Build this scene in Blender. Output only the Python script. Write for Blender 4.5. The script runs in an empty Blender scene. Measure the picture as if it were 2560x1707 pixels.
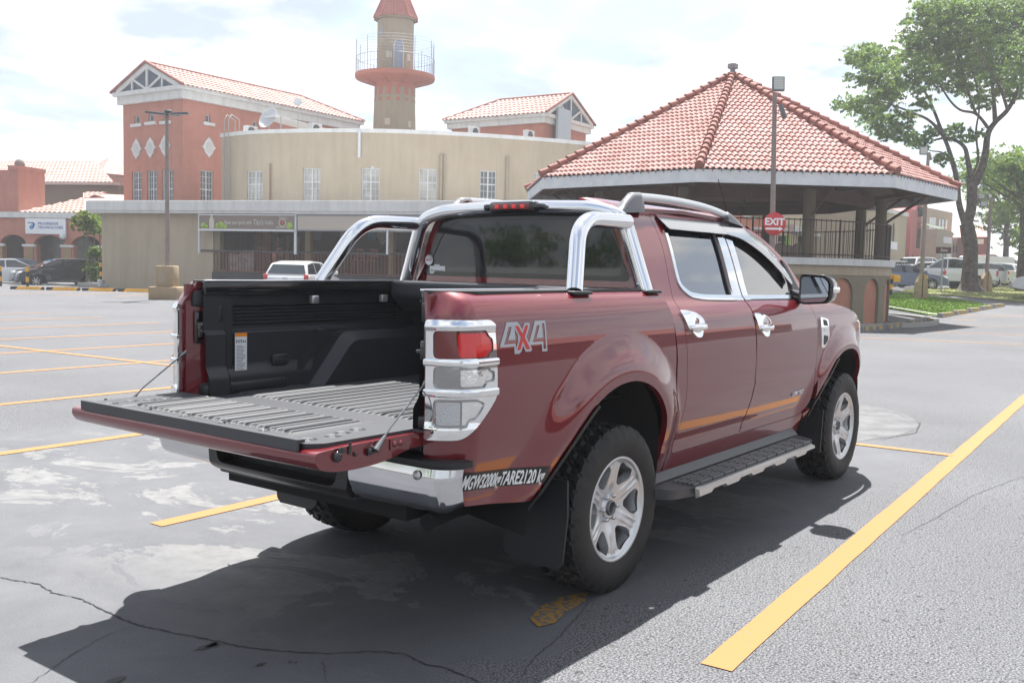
import bpy, bmesh, math, random
import numpy as np
from mathutils import Vector, Matrix
rad = math.radians
random.seed(7); rng = np.random.default_rng(7)
C = bpy.context.scene.collection
sc = bpy.context.scene

# ------------------------------------------------------------------ camera
CAM = np.array([-3.829, -3.09, 1.485]); YAW, PIT, ROL, FPX = rad(36.35), rad(-4.41), rad(1.31), 2430.0
W0, H0 = 2560, 1707
def cam_axes():
    f = np.array([math.cos(YAW)*math.cos(PIT), math.sin(YAW)*math.cos(PIT), math.sin(PIT)])
    r = np.cross(f, [0, 0, 1.0]); r /= np.linalg.norm(r); u = np.cross(r, f)
    c, s = math.cos(ROL), math.sin(ROL)
    return c*r+s*u, -s*r+c*u, f
AR, AU, AF = cam_axes()
cd = bpy.data.cameras.new("camera"); cam = bpy.data.objects.new("camera", cd); C.objects.link(cam)
cd.sensor_width = 36; cd.lens = FPX/W0*36; cd.clip_start = .05; cd.clip_end = 3000
cam.matrix_world = Matrix(((AR[0], AU[0], -AF[0], CAM[0]), (AR[1], AU[1], -AF[1], CAM[1]), (AR[2], AU[2], -AF[2], CAM[2]), (0, 0, 0, 1)))
sc.camera = cam
# ------------------------------------------------------------------ world and sun
SUN_EL, SUN_AZ = 65.0, 31.0          # azimuth as an angle from +X towards +Y
wd = bpy.data.worlds.new("World"); sc.world = wd; wd.use_nodes = True
nt = wd.node_tree; nt.nodes.clear(); N = nt.nodes.new; L = nt.links.new
out = N("ShaderNodeOutputWorld"); sky = N("ShaderNodeTexSky"); sky.sky_type = 'NISHITA'; sky.sun_disc = False
sky.sun_elevation = rad(SUN_EL); sky.sun_rotation = rad(90-SUN_AZ); sky.air_density = 1.0; sky.dust_density = 1.5
bg1 = N("ShaderNodeBackground"); bg1.inputs[1].default_value = .082
L(sky.outputs[0], bg1.inputs[0])
tc = N("ShaderNodeTexCoord"); sep = N("ShaderNodeSeparateXYZ"); L(tc.outputs["Generated"], sep.inputs[0])
mx = N("ShaderNodeMath"); mx.operation = 'MAXIMUM'; L(sep.outputs[2], mx.inputs[0]); mx.inputs[1].default_value = .02
ad = N("ShaderNodeMath"); ad.operation = 'ADD'; L(mx.outputs[0], ad.inputs[0]); ad.inputs[1].default_value = .16
dv = N("ShaderNodeVectorMath"); dv.operation = 'DIVIDE'; L(tc.outputs["Generated"], dv.inputs[0])
cmb = N("ShaderNodeCombineXYZ"); L(ad.outputs[0], cmb.inputs[0]); L(ad.outputs[0], cmb.inputs[1]); cmb.inputs[2].default_value = 1
L(cmb.outputs[0], dv.inputs[1])
n1 = N("ShaderNodeTexNoise"); n1.inputs["Scale"].default_value = 1.35; n1.inputs["Detail"].default_value = 9; n1.inputs["Roughness"].default_value = .58; n1.inputs["Distortion"].default_value = .25
L(dv.outputs[0], n1.inputs["Vector"])
cr = N("ShaderNodeValToRGB"); cr.color_ramp.elements[0].position = .33; cr.color_ramp.elements[1].position = .52
L(n1.outputs[0], cr.inputs[0])
n2 = N("ShaderNodeTexNoise"); n2.inputs["Scale"].default_value = 3.1; n2.inputs["Detail"].default_value = 6
L(dv.outputs[0], n2.inputs["Vector"])
cc = N("ShaderNodeValToRGB"); cc.color_ramp.elements[0].position = .40; cc.color_ramp.elements[0].color = (.58, .68, .82, 1)
cc.color_ramp.elements[1].position = .54; cc.color_ramp.elements[1].color = (1, 1, 1, 1); L(n2.outputs[0], cc.inputs[0])
bg2 = N("ShaderNodeBackground"); bg2.inputs[1].default_value = .44; L(cc.outputs[0], bg2.inputs[0])
mxs = N("ShaderNodeMixShader"); L(cr.outputs[0], mxs.inputs[0]); L(bg1.outputs[0], mxs.inputs[1]); L(bg2.outputs[0], mxs.inputs[2])
L(mxs.outputs[0], out.inputs[0])
sd_ = bpy.data.lights.new("sun", 'SUN'); sd_.energy = 5.0; sd_.angle = rad(.55); sd_.color = (1, .975, .945)
sun = bpy.data.objects.new("sun", sd_); C.objects.link(sun)
sv = Vector((math.cos(rad(SUN_EL))*math.cos(rad(SUN_AZ)), math.cos(rad(SUN_EL))*math.sin(rad(SUN_AZ)), math.sin(rad(SUN_EL))))
sun.rotation_euler = sv.to_track_quat('Z', 'Y').to_euler()
vs = sc.view_settings; vs.view_transform = 'Standard'; vs.look = 'None'; vs.exposure = 1.36; vs.gamma = 1
sc.render.engine = 'CYCLES'
sc.cycles.max_bounces = 8; sc.cycles.diffuse_bounces = 3; sc.cycles.glossy_bounces = 4; sc.cycles.transmission_bounces = 6
sc.cycles.transparent_max_bounces = 8; sc.cycles.caustics_reflective = False; sc.cycles.caustics_refractive = False
sc.cycles.use_denoising = True
sc.cycles.sample_clamp_indirect = 6

# ------------------------------------------------------------------ where things stand
def at(u, v, D):
    return CAM + AR*((u-W0/2)/FPX*D) + AU*(-(v-H0/2)/FPX*D) + AF*D
FH = np.array([math.cos(YAW), math.sin(YAW)]); RH = np.array([math.sin(YAW), -math.cos(YAW)])
def dl(x, y):
    dx, dy = x-CAM[0], y-CAM[1]
    return dx*FH[0]+dy*FH[1], dx*RH[0]+dy*RH[1]
def sst(t, a, b):
    t = np.clip((t-a)/(b-a), 0, 1); return t*t*(3-2*t)
def gz(x, y):
    D, la = dl(np.asarray(x, float), np.asarray(y, float))
    h = np.interp(D, [0, 33, 43, 50, 60, 400], [0, 0, .45, .74, .70, .70])
    return h*sst(la, 7, 12)
def gp(u, v):
    o = CAM; d = at(u, v, 1.0)-CAM; lo, hi = 1.0, 400.0
    for k in range(60):
        m = (lo+hi)/2; P = o+d*m
        if P[2] > gz(P[0], P[1]): lo = m
        else: hi = m
    return o+d*lo
def zat(u, v, D): return at(u, v, D)[2]

# ------------------------------------------------------------------ materials
MAT = {}
def mat(name, col, rough=.6, metal=0, coat=0, noise=None, bump=None, spec=.5, alpha=None, emit=None, trans=0, ior=1.45, coat_rough=.03, streak=0):
    if name in MAT: return MAT[name]
    m = bpy.data.materials.new(name); m.use_nodes = True; t = m.node_tree; b = t.nodes["Principled BSDF"]
    b.inputs["Base Color"].default_value = (*col, 1); b.inputs["Roughness"].default_value = rough; b.inputs["Metallic"].default_value = metal
    b.inputs["Coat Weight"].default_value = coat; b.inputs["Coat Roughness"].default_value = coat_rough; b.inputs["Specular IOR Level"].default_value = spec
    b.inputs["Transmission Weight"].default_value = trans; b.inputs["IOR"].default_value = ior
    if alpha is not None: b.inputs["Alpha"].default_value = alpha
    if emit: b.inputs["Emission Color"].default_value = (*emit[0], 1); b.inputs["Emission Strength"].default_value = emit[1]
    if noise:   # (scale, second colour, detail, lo, hi)
        tcn = t.nodes.new("ShaderNodeTexCoord"); n = t.nodes.new("ShaderNodeTexNoise"); n.inputs["Scale"].default_value = noise[0]; n.inputs["Detail"].default_value = noise[2]
        n.inputs["Roughness"].default_value = .62
        t.links.new(tcn.outputs["Object"], n.inputs["Vector"]); r = t.nodes.new("ShaderNodeValToRGB")
        r.color_ramp.elements[0].position = noise[3]; r.color_ramp.elements[1].position = noise[4]
        r.color_ramp.elements[0].color = (*col, 1); r.color_ramp.elements[1].color = (*noise[1], 1)
        t.links.new(n.outputs[0], r.inputs[0]); t.links.new(r.outputs[0], b.inputs["Base Color"])
    if bump:    # (scale, strength, distance)
        tcn = t.nodes.new("ShaderNodeTexCoord"); n = t.nodes.new("ShaderNodeTexNoise"); n.inputs["Scale"].default_value = bump[0]; n.inputs["Detail"].default_value = 4
        t.links.new(tcn.outputs["Object"], n.inputs["Vector"]); bp = t.nodes.new("ShaderNodeBump"); bp.inputs["Strength"].default_value = bump[1]; bp.inputs["Distance"].default_value = bump[2]
        t.links.new(n.outputs[0], bp.inputs["Height"]); t.links.new(bp.outputs[0], b.inputs["Normal"])
    if streak:
        src = b.inputs["Base Color"].links[0].from_socket if b.inputs["Base Color"].is_linked else None
        tcn = t.nodes.new("ShaderNodeTexCoord"); mp = t.nodes.new("ShaderNodeMapping"); mp.inputs["Scale"].default_value = (1, 1, .10); t.links.new(tcn.outputs["Object"], mp.inputs[0])
        n = t.nodes.new("ShaderNodeTexNoise"); n.inputs["Scale"].default_value = 2.6; n.inputs["Detail"].default_value = 8; n.inputs["Roughness"].default_value = .7; t.links.new(mp.outputs[0], n.inputs[0])
        r = t.nodes.new("ShaderNodeValToRGB"); r.color_ramp.elements[0].position = .36; r.color_ramp.elements[1].position = .56; k = 1-streak; r.color_ramp.elements[0].color = (k, k, k*.98, 1); t.links.new(n.outputs[0], r.inputs[0])
        mxn = t.nodes.new("ShaderNodeMix"); mxn.data_type = 'RGBA'; mxn.blend_type = 'MULTIPLY'; mxn.inputs[0].default_value = 1; t.links.new(r.outputs[0], mxn.inputs[7])
        if src: t.links.new(src, mxn.inputs[6])
        else: mxn.inputs[6].default_value = (*col, 1)
        t.links.new(mxn.outputs[2], b.inputs["Base Color"])
    MAT[name] = m; return m

paint = mat("maroon paint", (.145, .0018, .008), rough=.42, metal=.18, coat=1.0, coat_rough=.008, spec=.2); paint.node_tree.nodes["Principled BSDF"].inputs["Coat IOR"].default_value = 1.78
chrome = mat("chrome", (.86, .87, .88), rough=.045, metal=1)
steel = mat("polished steel", (.80, .81, .83), rough=.07, metal=1)
blackp = mat("black plastic", (.018, .019, .022), rough=.5, bump=(220, .12, .002))
blackg = mat("gloss black", (.012, .012, .014), rough=.12, coat=.6)
liner = mat("bed liner", (.024, .026, .032), rough=.40, bump=(260, .25, .002))
linert = mat("tailgate liner", (.033, .035, .040), rough=.58, bump=(260, .22, .002))
dark = mat("underbody", (.008, .008, .009), rough=.85)
rubber = mat("tyre rubber", (.011, .011, .012), rough=.62, bump=(90, .3, .003), noise=(14, (.020, .019, .018), 5, .35, .75))
alloy = mat("alloy", (.60, .61, .62), rough=.36, metal=.75, coat=.3)
alloyd = mat("alloy dark", (.16, .16, .17), rough=.45, metal=.9)
glassd = mat("tinted glass", (.007, .009, .011), rough=.05, spec=.5, coat=.7, coat_rough=.02); bchrome = mat("bumper chrome", (.64, .65, .67), rough=.07, metal=1)
glasss = mat("side glass", (.015, .018, .022), rough=.015, spec=.9, coat=1, coat_rough=.008); glasss.node_tree.nodes["Principled BSDF"].inputs["Coat IOR"].default_value = 2.5
redl = mat("red lens", (.42, .004, .008), rough=.12, coat=1, emit=((.9, .02, .02), .06))
redd = mat("dark red lens", (.14, .004, .006), rough=.1, coat=1)
clearl = mat("clear lens", (.86, .86, .86), rough=.10, metal=1, coat=1, bump=(22, .35, .008))
smoked = mat("smoked lens", (.34, .34, .345), rough=.12, metal=.95, coat=1, bump=(14, .3, .008)); ribbed = mat("ribbed lens", (.50, .51, .52), rough=.35, metal=.3, coat=1, bump=(120, .8, .006))
visorm = mat("visor plastic", (.30, .31, .33), rough=.10, metal=.75, coat=1, coat_rough=.01)
greyp = mat("grey plastic", (.17, .175, .185), rough=.42)
stepm = mat("step plastic", (.075, .077, .082), rough=.42)
stepd = mat("step grooves", (.02, .02, .022), rough=.6)
mirrorm = mat("mirror glass", (.30, .33, .37), rough=.02, metal=1)
white = mat("white print", (.78, .79, .80), rough=.5)
greys = mat("grey print", (.42, .44, .47), rough=.4)
redp = mat("red print", (.55, .03, .03), rough=.4)
orangep = mat("orange print", (.85, .26, .02), rough=.5)
seatm = mat("seat cloth", (.03, .03, .034), rough=.8)
blacks = mat("black sticker", (.012, .011, .010), rough=.35)

# ------------------------------------------------------------------ object helpers
def tag(o, label=None, cat=None, group=None, kind=None):
    if label: o["label"] = label
    if cat: o["category"] = cat
    if group: o["group"] = group
    if kind: o["kind"] = kind
    return o
def empty(name, loc, label, cat, group=None, rz=0):
    o = bpy.data.objects.new(name, None); C.objects.link(o); o.location = [float(a) for a in loc]; o.rotation_euler = (0, 0, rz); o.empty_display_size = .3
    return tag(o, label, cat, group)
def raw(name, verts, faces, mats, parent=None, fm=None, smooth=False, normals=None, link=True):
    """verts in the parent's own frame"""
    me = bpy.data.meshes.new(name); me.from_pydata([tuple(map(float, v)) for v in verts], [], [tuple(int(i) for i in f) for f in faces])
    for m in (mats if isinstance(mats, (list, tuple)) else [mats]): me.materials.append(m)
    if fm is not None: me.polygons.foreach_set("material_index", np.array(fm, dtype=np.int32))
    if isinstance(smooth, (list, np.ndarray)): me.polygons.foreach_set("use_smooth", np.array(smooth, dtype=bool))
    elif smooth: me.polygons.foreach_set("use_smooth", np.ones(len(faces), dtype=bool))
    me.update()
    if normals is not None: me.normals_split_custom_set([tuple(map(float, n)) for n in normals])
    o = bpy.data.objects.new(name, me)
    if link: C.objects.link(o)
    if parent: o.parent = parent
    return o
class MB:
    def __init__(s): s.v = []; s.f = []; s.m = []; s.sm = []
    def add(s, vs, fs, mi=0, smooth=False):
        b = len(s.v); s.v += [tuple(map(float, v)) for v in vs]; s.f += [tuple(b+i for i in f) for f in fs]; s.m += [mi]*len(fs); s.sm += [smooth]*len(fs); return s
    def box(s, a, b, mi=0, M=None, bev=0):
        x0, y0, z0 = a; x1, y1, z1 = b
        x0, x1 = min(x0, x1), max(x0, x1); y0, y1 = min(y0, y1), max(y0, y1); z0, z1 = min(z0, z1), max(z0, z1)
        if bev > 0:
            bm = bmesh.new(); bmesh.ops.create_cube(bm, size=1)
            for v in bm.verts: v.co = Vector(((v.co.x+.5)*(x1-x0)+x0, (v.co.y+.5)*(y1-y0)+y0, (v.co.z+.5)*(z1-z0)+z0))
            bmesh.ops.bevel(bm, geom=bm.edges[:], offset=bev, segments=2, affect='EDGES', profile=.5)
            bm.verts.index_update(); vs = [v.co.copy() for v in bm.verts]; fs = [[v.index for v in f.verts] for f in bm.faces]; bm.free()
        else:
            vs = [Vector(p) for p in ((x0, y0, z0), (x1, y0, z0), (x1, y1, z0), (x0, y1, z0), (x0, y0, z1), (x1, y0, z1), (x1, y1, z1), (x0, y1, z1))]
            fs = [(0, 3, 2, 1), (4, 5, 6, 7), (0, 1, 5, 4), (1, 2, 6, 5), (2, 3, 7, 6), (3, 0, 4, 7)]
        if M is not None: vs = [M @ v for v in vs]
        return s.add(vs, fs, mi, bev > 0)
    def quad(s, *p, mi=0): return s.add(p, [tuple(range(len(p)))], mi)
    def tube(s, pts, r, n=10, mi=0, cap=True, smooth=True):
        pts = [Vector(p) for p in pts]; rs = r if isinstance(r, (list, tuple)) else [r]*len(pts)
        vs = []; fs = []; prev = None
        for i, p in enumerate(pts):
            t = (pts[min(i+1, len(pts)-1)]-pts[max(i-1, 0)]).normalized()
            if prev is None:
                a = Vector((0, 0, 1)) if abs(t.z) < .9 else Vector((1, 0, 0)); x = t.cross(a).normalized()
            else:
                x = (prev - t*prev.dot(t)); x = x.normalized() if x.length > 1e-6 else t.orthogonal().normalized()
            prev = x; y = t.cross(x)
            for k in range(n):
                a = 2*math.pi*k/n; vs.append(p+(x*math.cos(a)+y*math.sin(a))*rs[i])
        for i in range(len(pts)-1):
            for k in range(n): fs.append((i*n+k, i*n+(k+1) % n, (i+1)*n+(k+1) % n, (i+1)*n+k))
        s.add(vs, fs, mi, smooth)
        if cap: s.add(vs[:n], [tuple(range(n))[::-1]], mi); s.add(vs[-n:], [tuple(range(n))], mi)
        return s
    def cyl(s, c, r, z0, z1, n=24, mi=0, r2=None, smooth=True):
        r2 = r if r2 is None else r2
        vs = [(c[0]+r*math.cos(2*math.pi*k/n), c[1]+r*math.sin(2*math.pi*k/n), z0) for k in range(n)]+[(c[0]+r2*math.cos(2*math.pi*k/n), c[1]+r2*math.sin(2*math.pi*k/n), z1) for k in range(n)]
        s.add(vs, [(k, (k+1) % n, n+(k+1) % n, n+k) for k in range(n)], mi, smooth)
        s.add(vs, [tuple(range(n))[::-1], tuple(range(n, 2*n))], mi); return s
    def lathe(s, prof, n=32, M=None, mi=0, smooth=True, close=False):
        """prof: (r, z) about z; M places it"""
        vs = []
        for r, z in prof:
            for k in range(n): a = 2*math.pi*k/n; vs.append(Vector((r*math.cos(a), r*math.sin(a), z)))
        if M is not None: vs = [M @ v for v in vs]
        m = len(prof); fs = []
        for i in range(m-1 if not close else m):
            j = (i+1) % m
            for k in range(n): fs.append((i*n+k, i*n+(k+1) % n, j*n+(k+1) % n, j*n+k))
        return s.add(vs, fs, mi, smooth)
    def prism(s, poly, d0, d1, axis='y', mi=0, M=None):
        """polygon in the plane across the axis, extruded from d0 to d1; axis y: poly=(x,z); x: (y,z); z: (x,y)"""
        def P(a, b, d): return {'y': (a, d, b), 'x': (d, a, b), 'z': (a, b, d)}[axis]
        n = len(poly); vs = [Vector(P(a, b, d0)) for a, b in poly]+[Vector(P(a, b, d1)) for a, b in poly]
        if M is not None: vs = [M @ v for v in vs]
        return s.add(vs, [(k, (k+1) % n, n+(k+1) % n, n+k) for k in range(n)]+[tuple(range(n))[::-1], tuple(range(n, 2*n))], mi)
    def build(s, name, mats, parent=None, fix=True):
        o = raw(name, s.v, s.f, mats, parent, fm=s.m, smooth=s.sm)
        if fix:
            bm = bmesh.new(); bm.from_mesh(o.data); bmesh.ops.remove_doubles(bm, verts=bm.verts[:], dist=1e-5) if False else None
            bmesh.ops.recalc_face_normals(bm, faces=bm.faces[:]); bm.to_mesh(o.data); bm.free()
        return o
def cr_curve(pts, n=8, closed=False):
    """Catmull-Rom through 2D/3D points"""
    P = [np.array(p, float) for p in pts]; m = len(P); out_ = []
    rngi = range(m if closed else m-1)
    for i in rngi:
        p0, p1, p2, p3 = (P[(i-1) % m], P[i], P[(i+1) % m], P[(i+2) % m]) if closed else (P[max(i-1, 0)], P[i], P[i+1], P[min(i+2, m-1)])
        for k in range(n):
            t = k/n; out_.append(.5*((2*p1)+(-p0+p2)*t+(2*p0-5*p1+4*p2-p3)*t*t+(-p0+3*p1-3*p2+p3)*t**3))
    if not closed: out_.append(P[-1])
    return np.array(out_)
def rpoly(pts, r=.03, n=4):
    """round the corners of a polygon; r is a number or one per corner"""
    P = [np.array(p, float) for p in pts]; m = len(P); o = []
    for i in range(m):
        ri = r[i] if isinstance(r, (list, tuple)) else r
        a, b, c = P[i-1], P[i], P[(i+1) % m]; la = np.linalg.norm(a-b); lc = np.linalg.norm(c-b)
        d = min(ri, la*.45, lc*.45); p = b+(a-b)/la*d; q = b+(c-b)/lc*d
        for k in range(n+1):
            t = k/n; o.append((1-t)**2*p+2*t*(1-t)*b+t*t*q)
    return np.array(o)
def sdp(poly):
    """signed distance to a polygon, negative inside"""
    V = np.array(poly, float)
    def f(X, Y):
        X = np.asarray(X, float); Y = np.asarray(Y, float); d = np.full(X.shape, 1e9); ins = np.zeros(X.shape, bool)
        n = len(V)
        for i in range(n):
            a = V[i]; b = V[(i+1) % n]; e = b-a; ee = e@e+1e-12
            t = np.clip(((X-a[0])*e[0]+(Y-a[1])*e[1])/ee, 0, 1); dx = X-a[0]-t*e[0]; dy = Y-a[1]-t*e[1]
            d = np.minimum(d, dx*dx+dy*dy)
            c = ((a[1] > Y) != (b[1] > Y)) & (X < (b[0]-a[0])*(Y-a[1])/((b[1]-a[1]) if b[1] != a[1] else 1e-12)+a[0])
            ins ^= c
        return np.sqrt(d)*np.where(ins, -1, 1)
    return f
def patch(name, F, u, v, step, mats, parent=None, sd=None, flange=0, off=0., mirror=False, flip=False, fmi=0, offf=None, vlist=None, flat=False):
    """a clipped piece of the surface F(u,v), with exact normals and an optional rim turned inwards"""
    nu = max(2, int(math.ceil(abs(u[1]-u[0])/step[0]))+1); nv = max(2, int(math.ceil(abs(v[1]-v[0])/step[1]))+1)
    U, V = np.meshgrid(np.linspace(u[0], u[1], nu), np.linspace(v[0], v[1], nv) if vlist is None else np.array(vlist), indexing='ij')
    Sg = sd(U, V) if sd else np.full(U.shape, -1.0)
    ins = Sg < 0; uv = []; gid = -np.ones(U.shape, int); faces = []
    idx = np.argwhere(ins)
    for (i, j) in idx: gid[i, j] = len(uv); uv.append((U[i, j], V[i, j]))
    ec = {}
    def cross(a, b):
        k = (a, b) if a < b else (b, a)
        if k not in ec:
            s0, s1 = Sg[k[0]], Sg[k[1]]; t = s0/(s0-s1); t = min(max(t, .001), .999)
            ec[k] = len(uv); uv.append((U[k[0]]+(U[k[1]]-U[k[0]])*t, V[k[0]]+(V[k[1]]-V[k[0]])*t))
        return ec[k]
    c4 = ins[:-1, :-1].astype(int)+ins[1:, :-1]+ins[1:, 1:]+ins[:-1, 1:]
    for (i, j) in np.argwhere(c4 > 0):
        cs = [(i, j), (i+1, j), (i+1, j+1), (i, j+1)]
        if c4[i, j] == 4: faces.append([gid[c] for c in cs]); continue
        poly = []
        for k in range(4):
            a, b = tuple(map(int, cs[k])), tuple(map(int, cs[(k+1) % 4]))
            if ins[a]: poly.append(gid[a])
            if ins[a] != ins[b]: poly.append(cross(a, b))
        if len(poly) >= 3: faces.append(poly)
    uv = np.array(uv); e = 1e-4
    P = F(uv[:, 0], uv[:, 1]); du = F(uv[:, 0]+e, uv[:, 1])-F(uv[:, 0]-e, uv[:, 1]); dvv = F(uv[:, 0], uv[:, 1]+e)-F(uv[:, 0], uv[:, 1]-e)
    n = np.cross(du, dvv); n /= (np.linalg.norm(n, axis=1, keepdims=True)+1e-12)
    if flip: n = -n; faces = [f[::-1] for f in faces]
    o_ = off if offf is None else offf(uv[:, 0], uv[:, 1])[:, None]
    if offf is not None:
        def G(a, b):
            A = F(a+e, b)-F(a-e, b); B = F(a, b+e)-F(a, b-e); q = np.cross(A, B); q /= (np.linalg.norm(q, axis=1, keepdims=True)+1e-12)
            return F(a, b)+q*(-1 if flip else 1)*offf(a, b)[:, None]
        h = 8e-4; uu, vv = uv[:, 0], uv[:, 1]; P = G(uu, vv); n = np.cross(G(uu+h, vv)-G(uu-h, vv), G(uu, vv+h)-G(uu, vv-h)); n /= (np.linalg.norm(n, axis=1, keepdims=True)+1e-12)
        if flip: n = -n
    else: P = P+n*o_
    if mirror: P = P*[1, -1, 1]; n = n*[1, -1, 1]; faces = [f[::-1] for f in faces]
    vs = list(P); fs = list(faces); fm = [0]*len(fs); sm = [True]*len(fs); ln = []
    for f in faces: ln += [n[i] for i in f]
    if flange:
        cnt = {}
        for f in faces:
            for k in range(len(f)): a, b = f[k], f[(k+1) % len(f)]; cnt[(a, b)] = cnt.get((a, b), 0)+1
        for (a, b) in [k for k in cnt if (k[1], k[0]) not in cnt]:
            A, B = P[a], P[b]; A2, B2 = A-n[a]*flange, B-n[b]*flange; k = len(vs); vs += [A, B, B2, A2]
            fs.append((k+1, k, k+3, k+2)); fm.append(fmi); sm.append(False)
            fn = np.cross(A-B, A2-A); fn = fn/(np.linalg.norm(fn)+1e-12); fn = np.cross(B-A, A-A2)*-1; fn = fn/(np.linalg.norm(fn)+1e-12)
            nn = np.cross(vs[k]-vs[k+1], vs[k+3]-vs[k]); nn = nn/(np.linalg.norm(nn)+1e-12); ln += [nn]*4
    if flat: return raw(name, vs, fs, mats, parent, fm=fm)
    return raw(name, vs, fs, mats, parent, fm=fm, smooth=sm, normals=ln)
def dup(root, loc, rz=0, label=None, cat=None, group=None):
    r = root.copy(); C.objects.link(r); r.location = [float(a) for a in loc]; r.rotation_euler = (0, 0, rz)
    if label: r["label"] = label
    if group: r["group"] = group
    for ch in list(root.children):
        c = ch.copy(); C.objects.link(c); c.parent = r
        for g in ch.children:
            d = g.copy(); C.objects.link(d); d.parent = c
    return r
def text_mesh(name, s, size, mat_, parent=None, M=None, extrude=.002, shear=0, xs=1.0, align='LEFT', sp=1.0, offset=0, fit=None):
    cu = bpy.data.curves.new(name, 'FONT'); cu.body = s; cu.size = size; cu.extrude = extrude; cu.shear = shear; cu.align_x = align; cu.align_y = 'CENTER'; cu.space_character = sp; cu.offset = offset
    cu.resolution_u = 3
    o = bpy.data.objects.new(name, cu); C.objects.link(o)
    dg = bpy.context.evaluated_depsgraph_get(); me = bpy.data.meshes.new_from_object(o.evaluated_get(dg)); bpy.data.objects.remove(o); bpy.data.curves.remove(cu)
    if fit: xv = [v.co.x for v in me.vertices]; xs = fit/(max(xv)-min(xv))
    if xs != 1: me.transform(Matrix.Diagonal((xs, 1, 1, 1)))
    if M is not None: me.transform(M)
    me.materials.clear(); me.materials.append(mat_)
    o = bpy.data.objects.new(name, me); C.objects.link(o)
    if parent: o.parent = parent
    return o
def frame(ex, ez, loc):
    """matrix whose local x runs along ex, local y up along ez, local z towards the reader"""
    ex = Vector(ex).normalized(); ez = Vector(ez).normalized(); n = ex.cross(ez).normalized(); ez = n.cross(ex)
    return Matrix(((ex.x, ez.x, n.x, loc[0]), (ex.y, ez.y, n.y, loc[1]), (ex.z, ez.z, n.z, loc[2]), (0, 0, 0, 1)))
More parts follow.
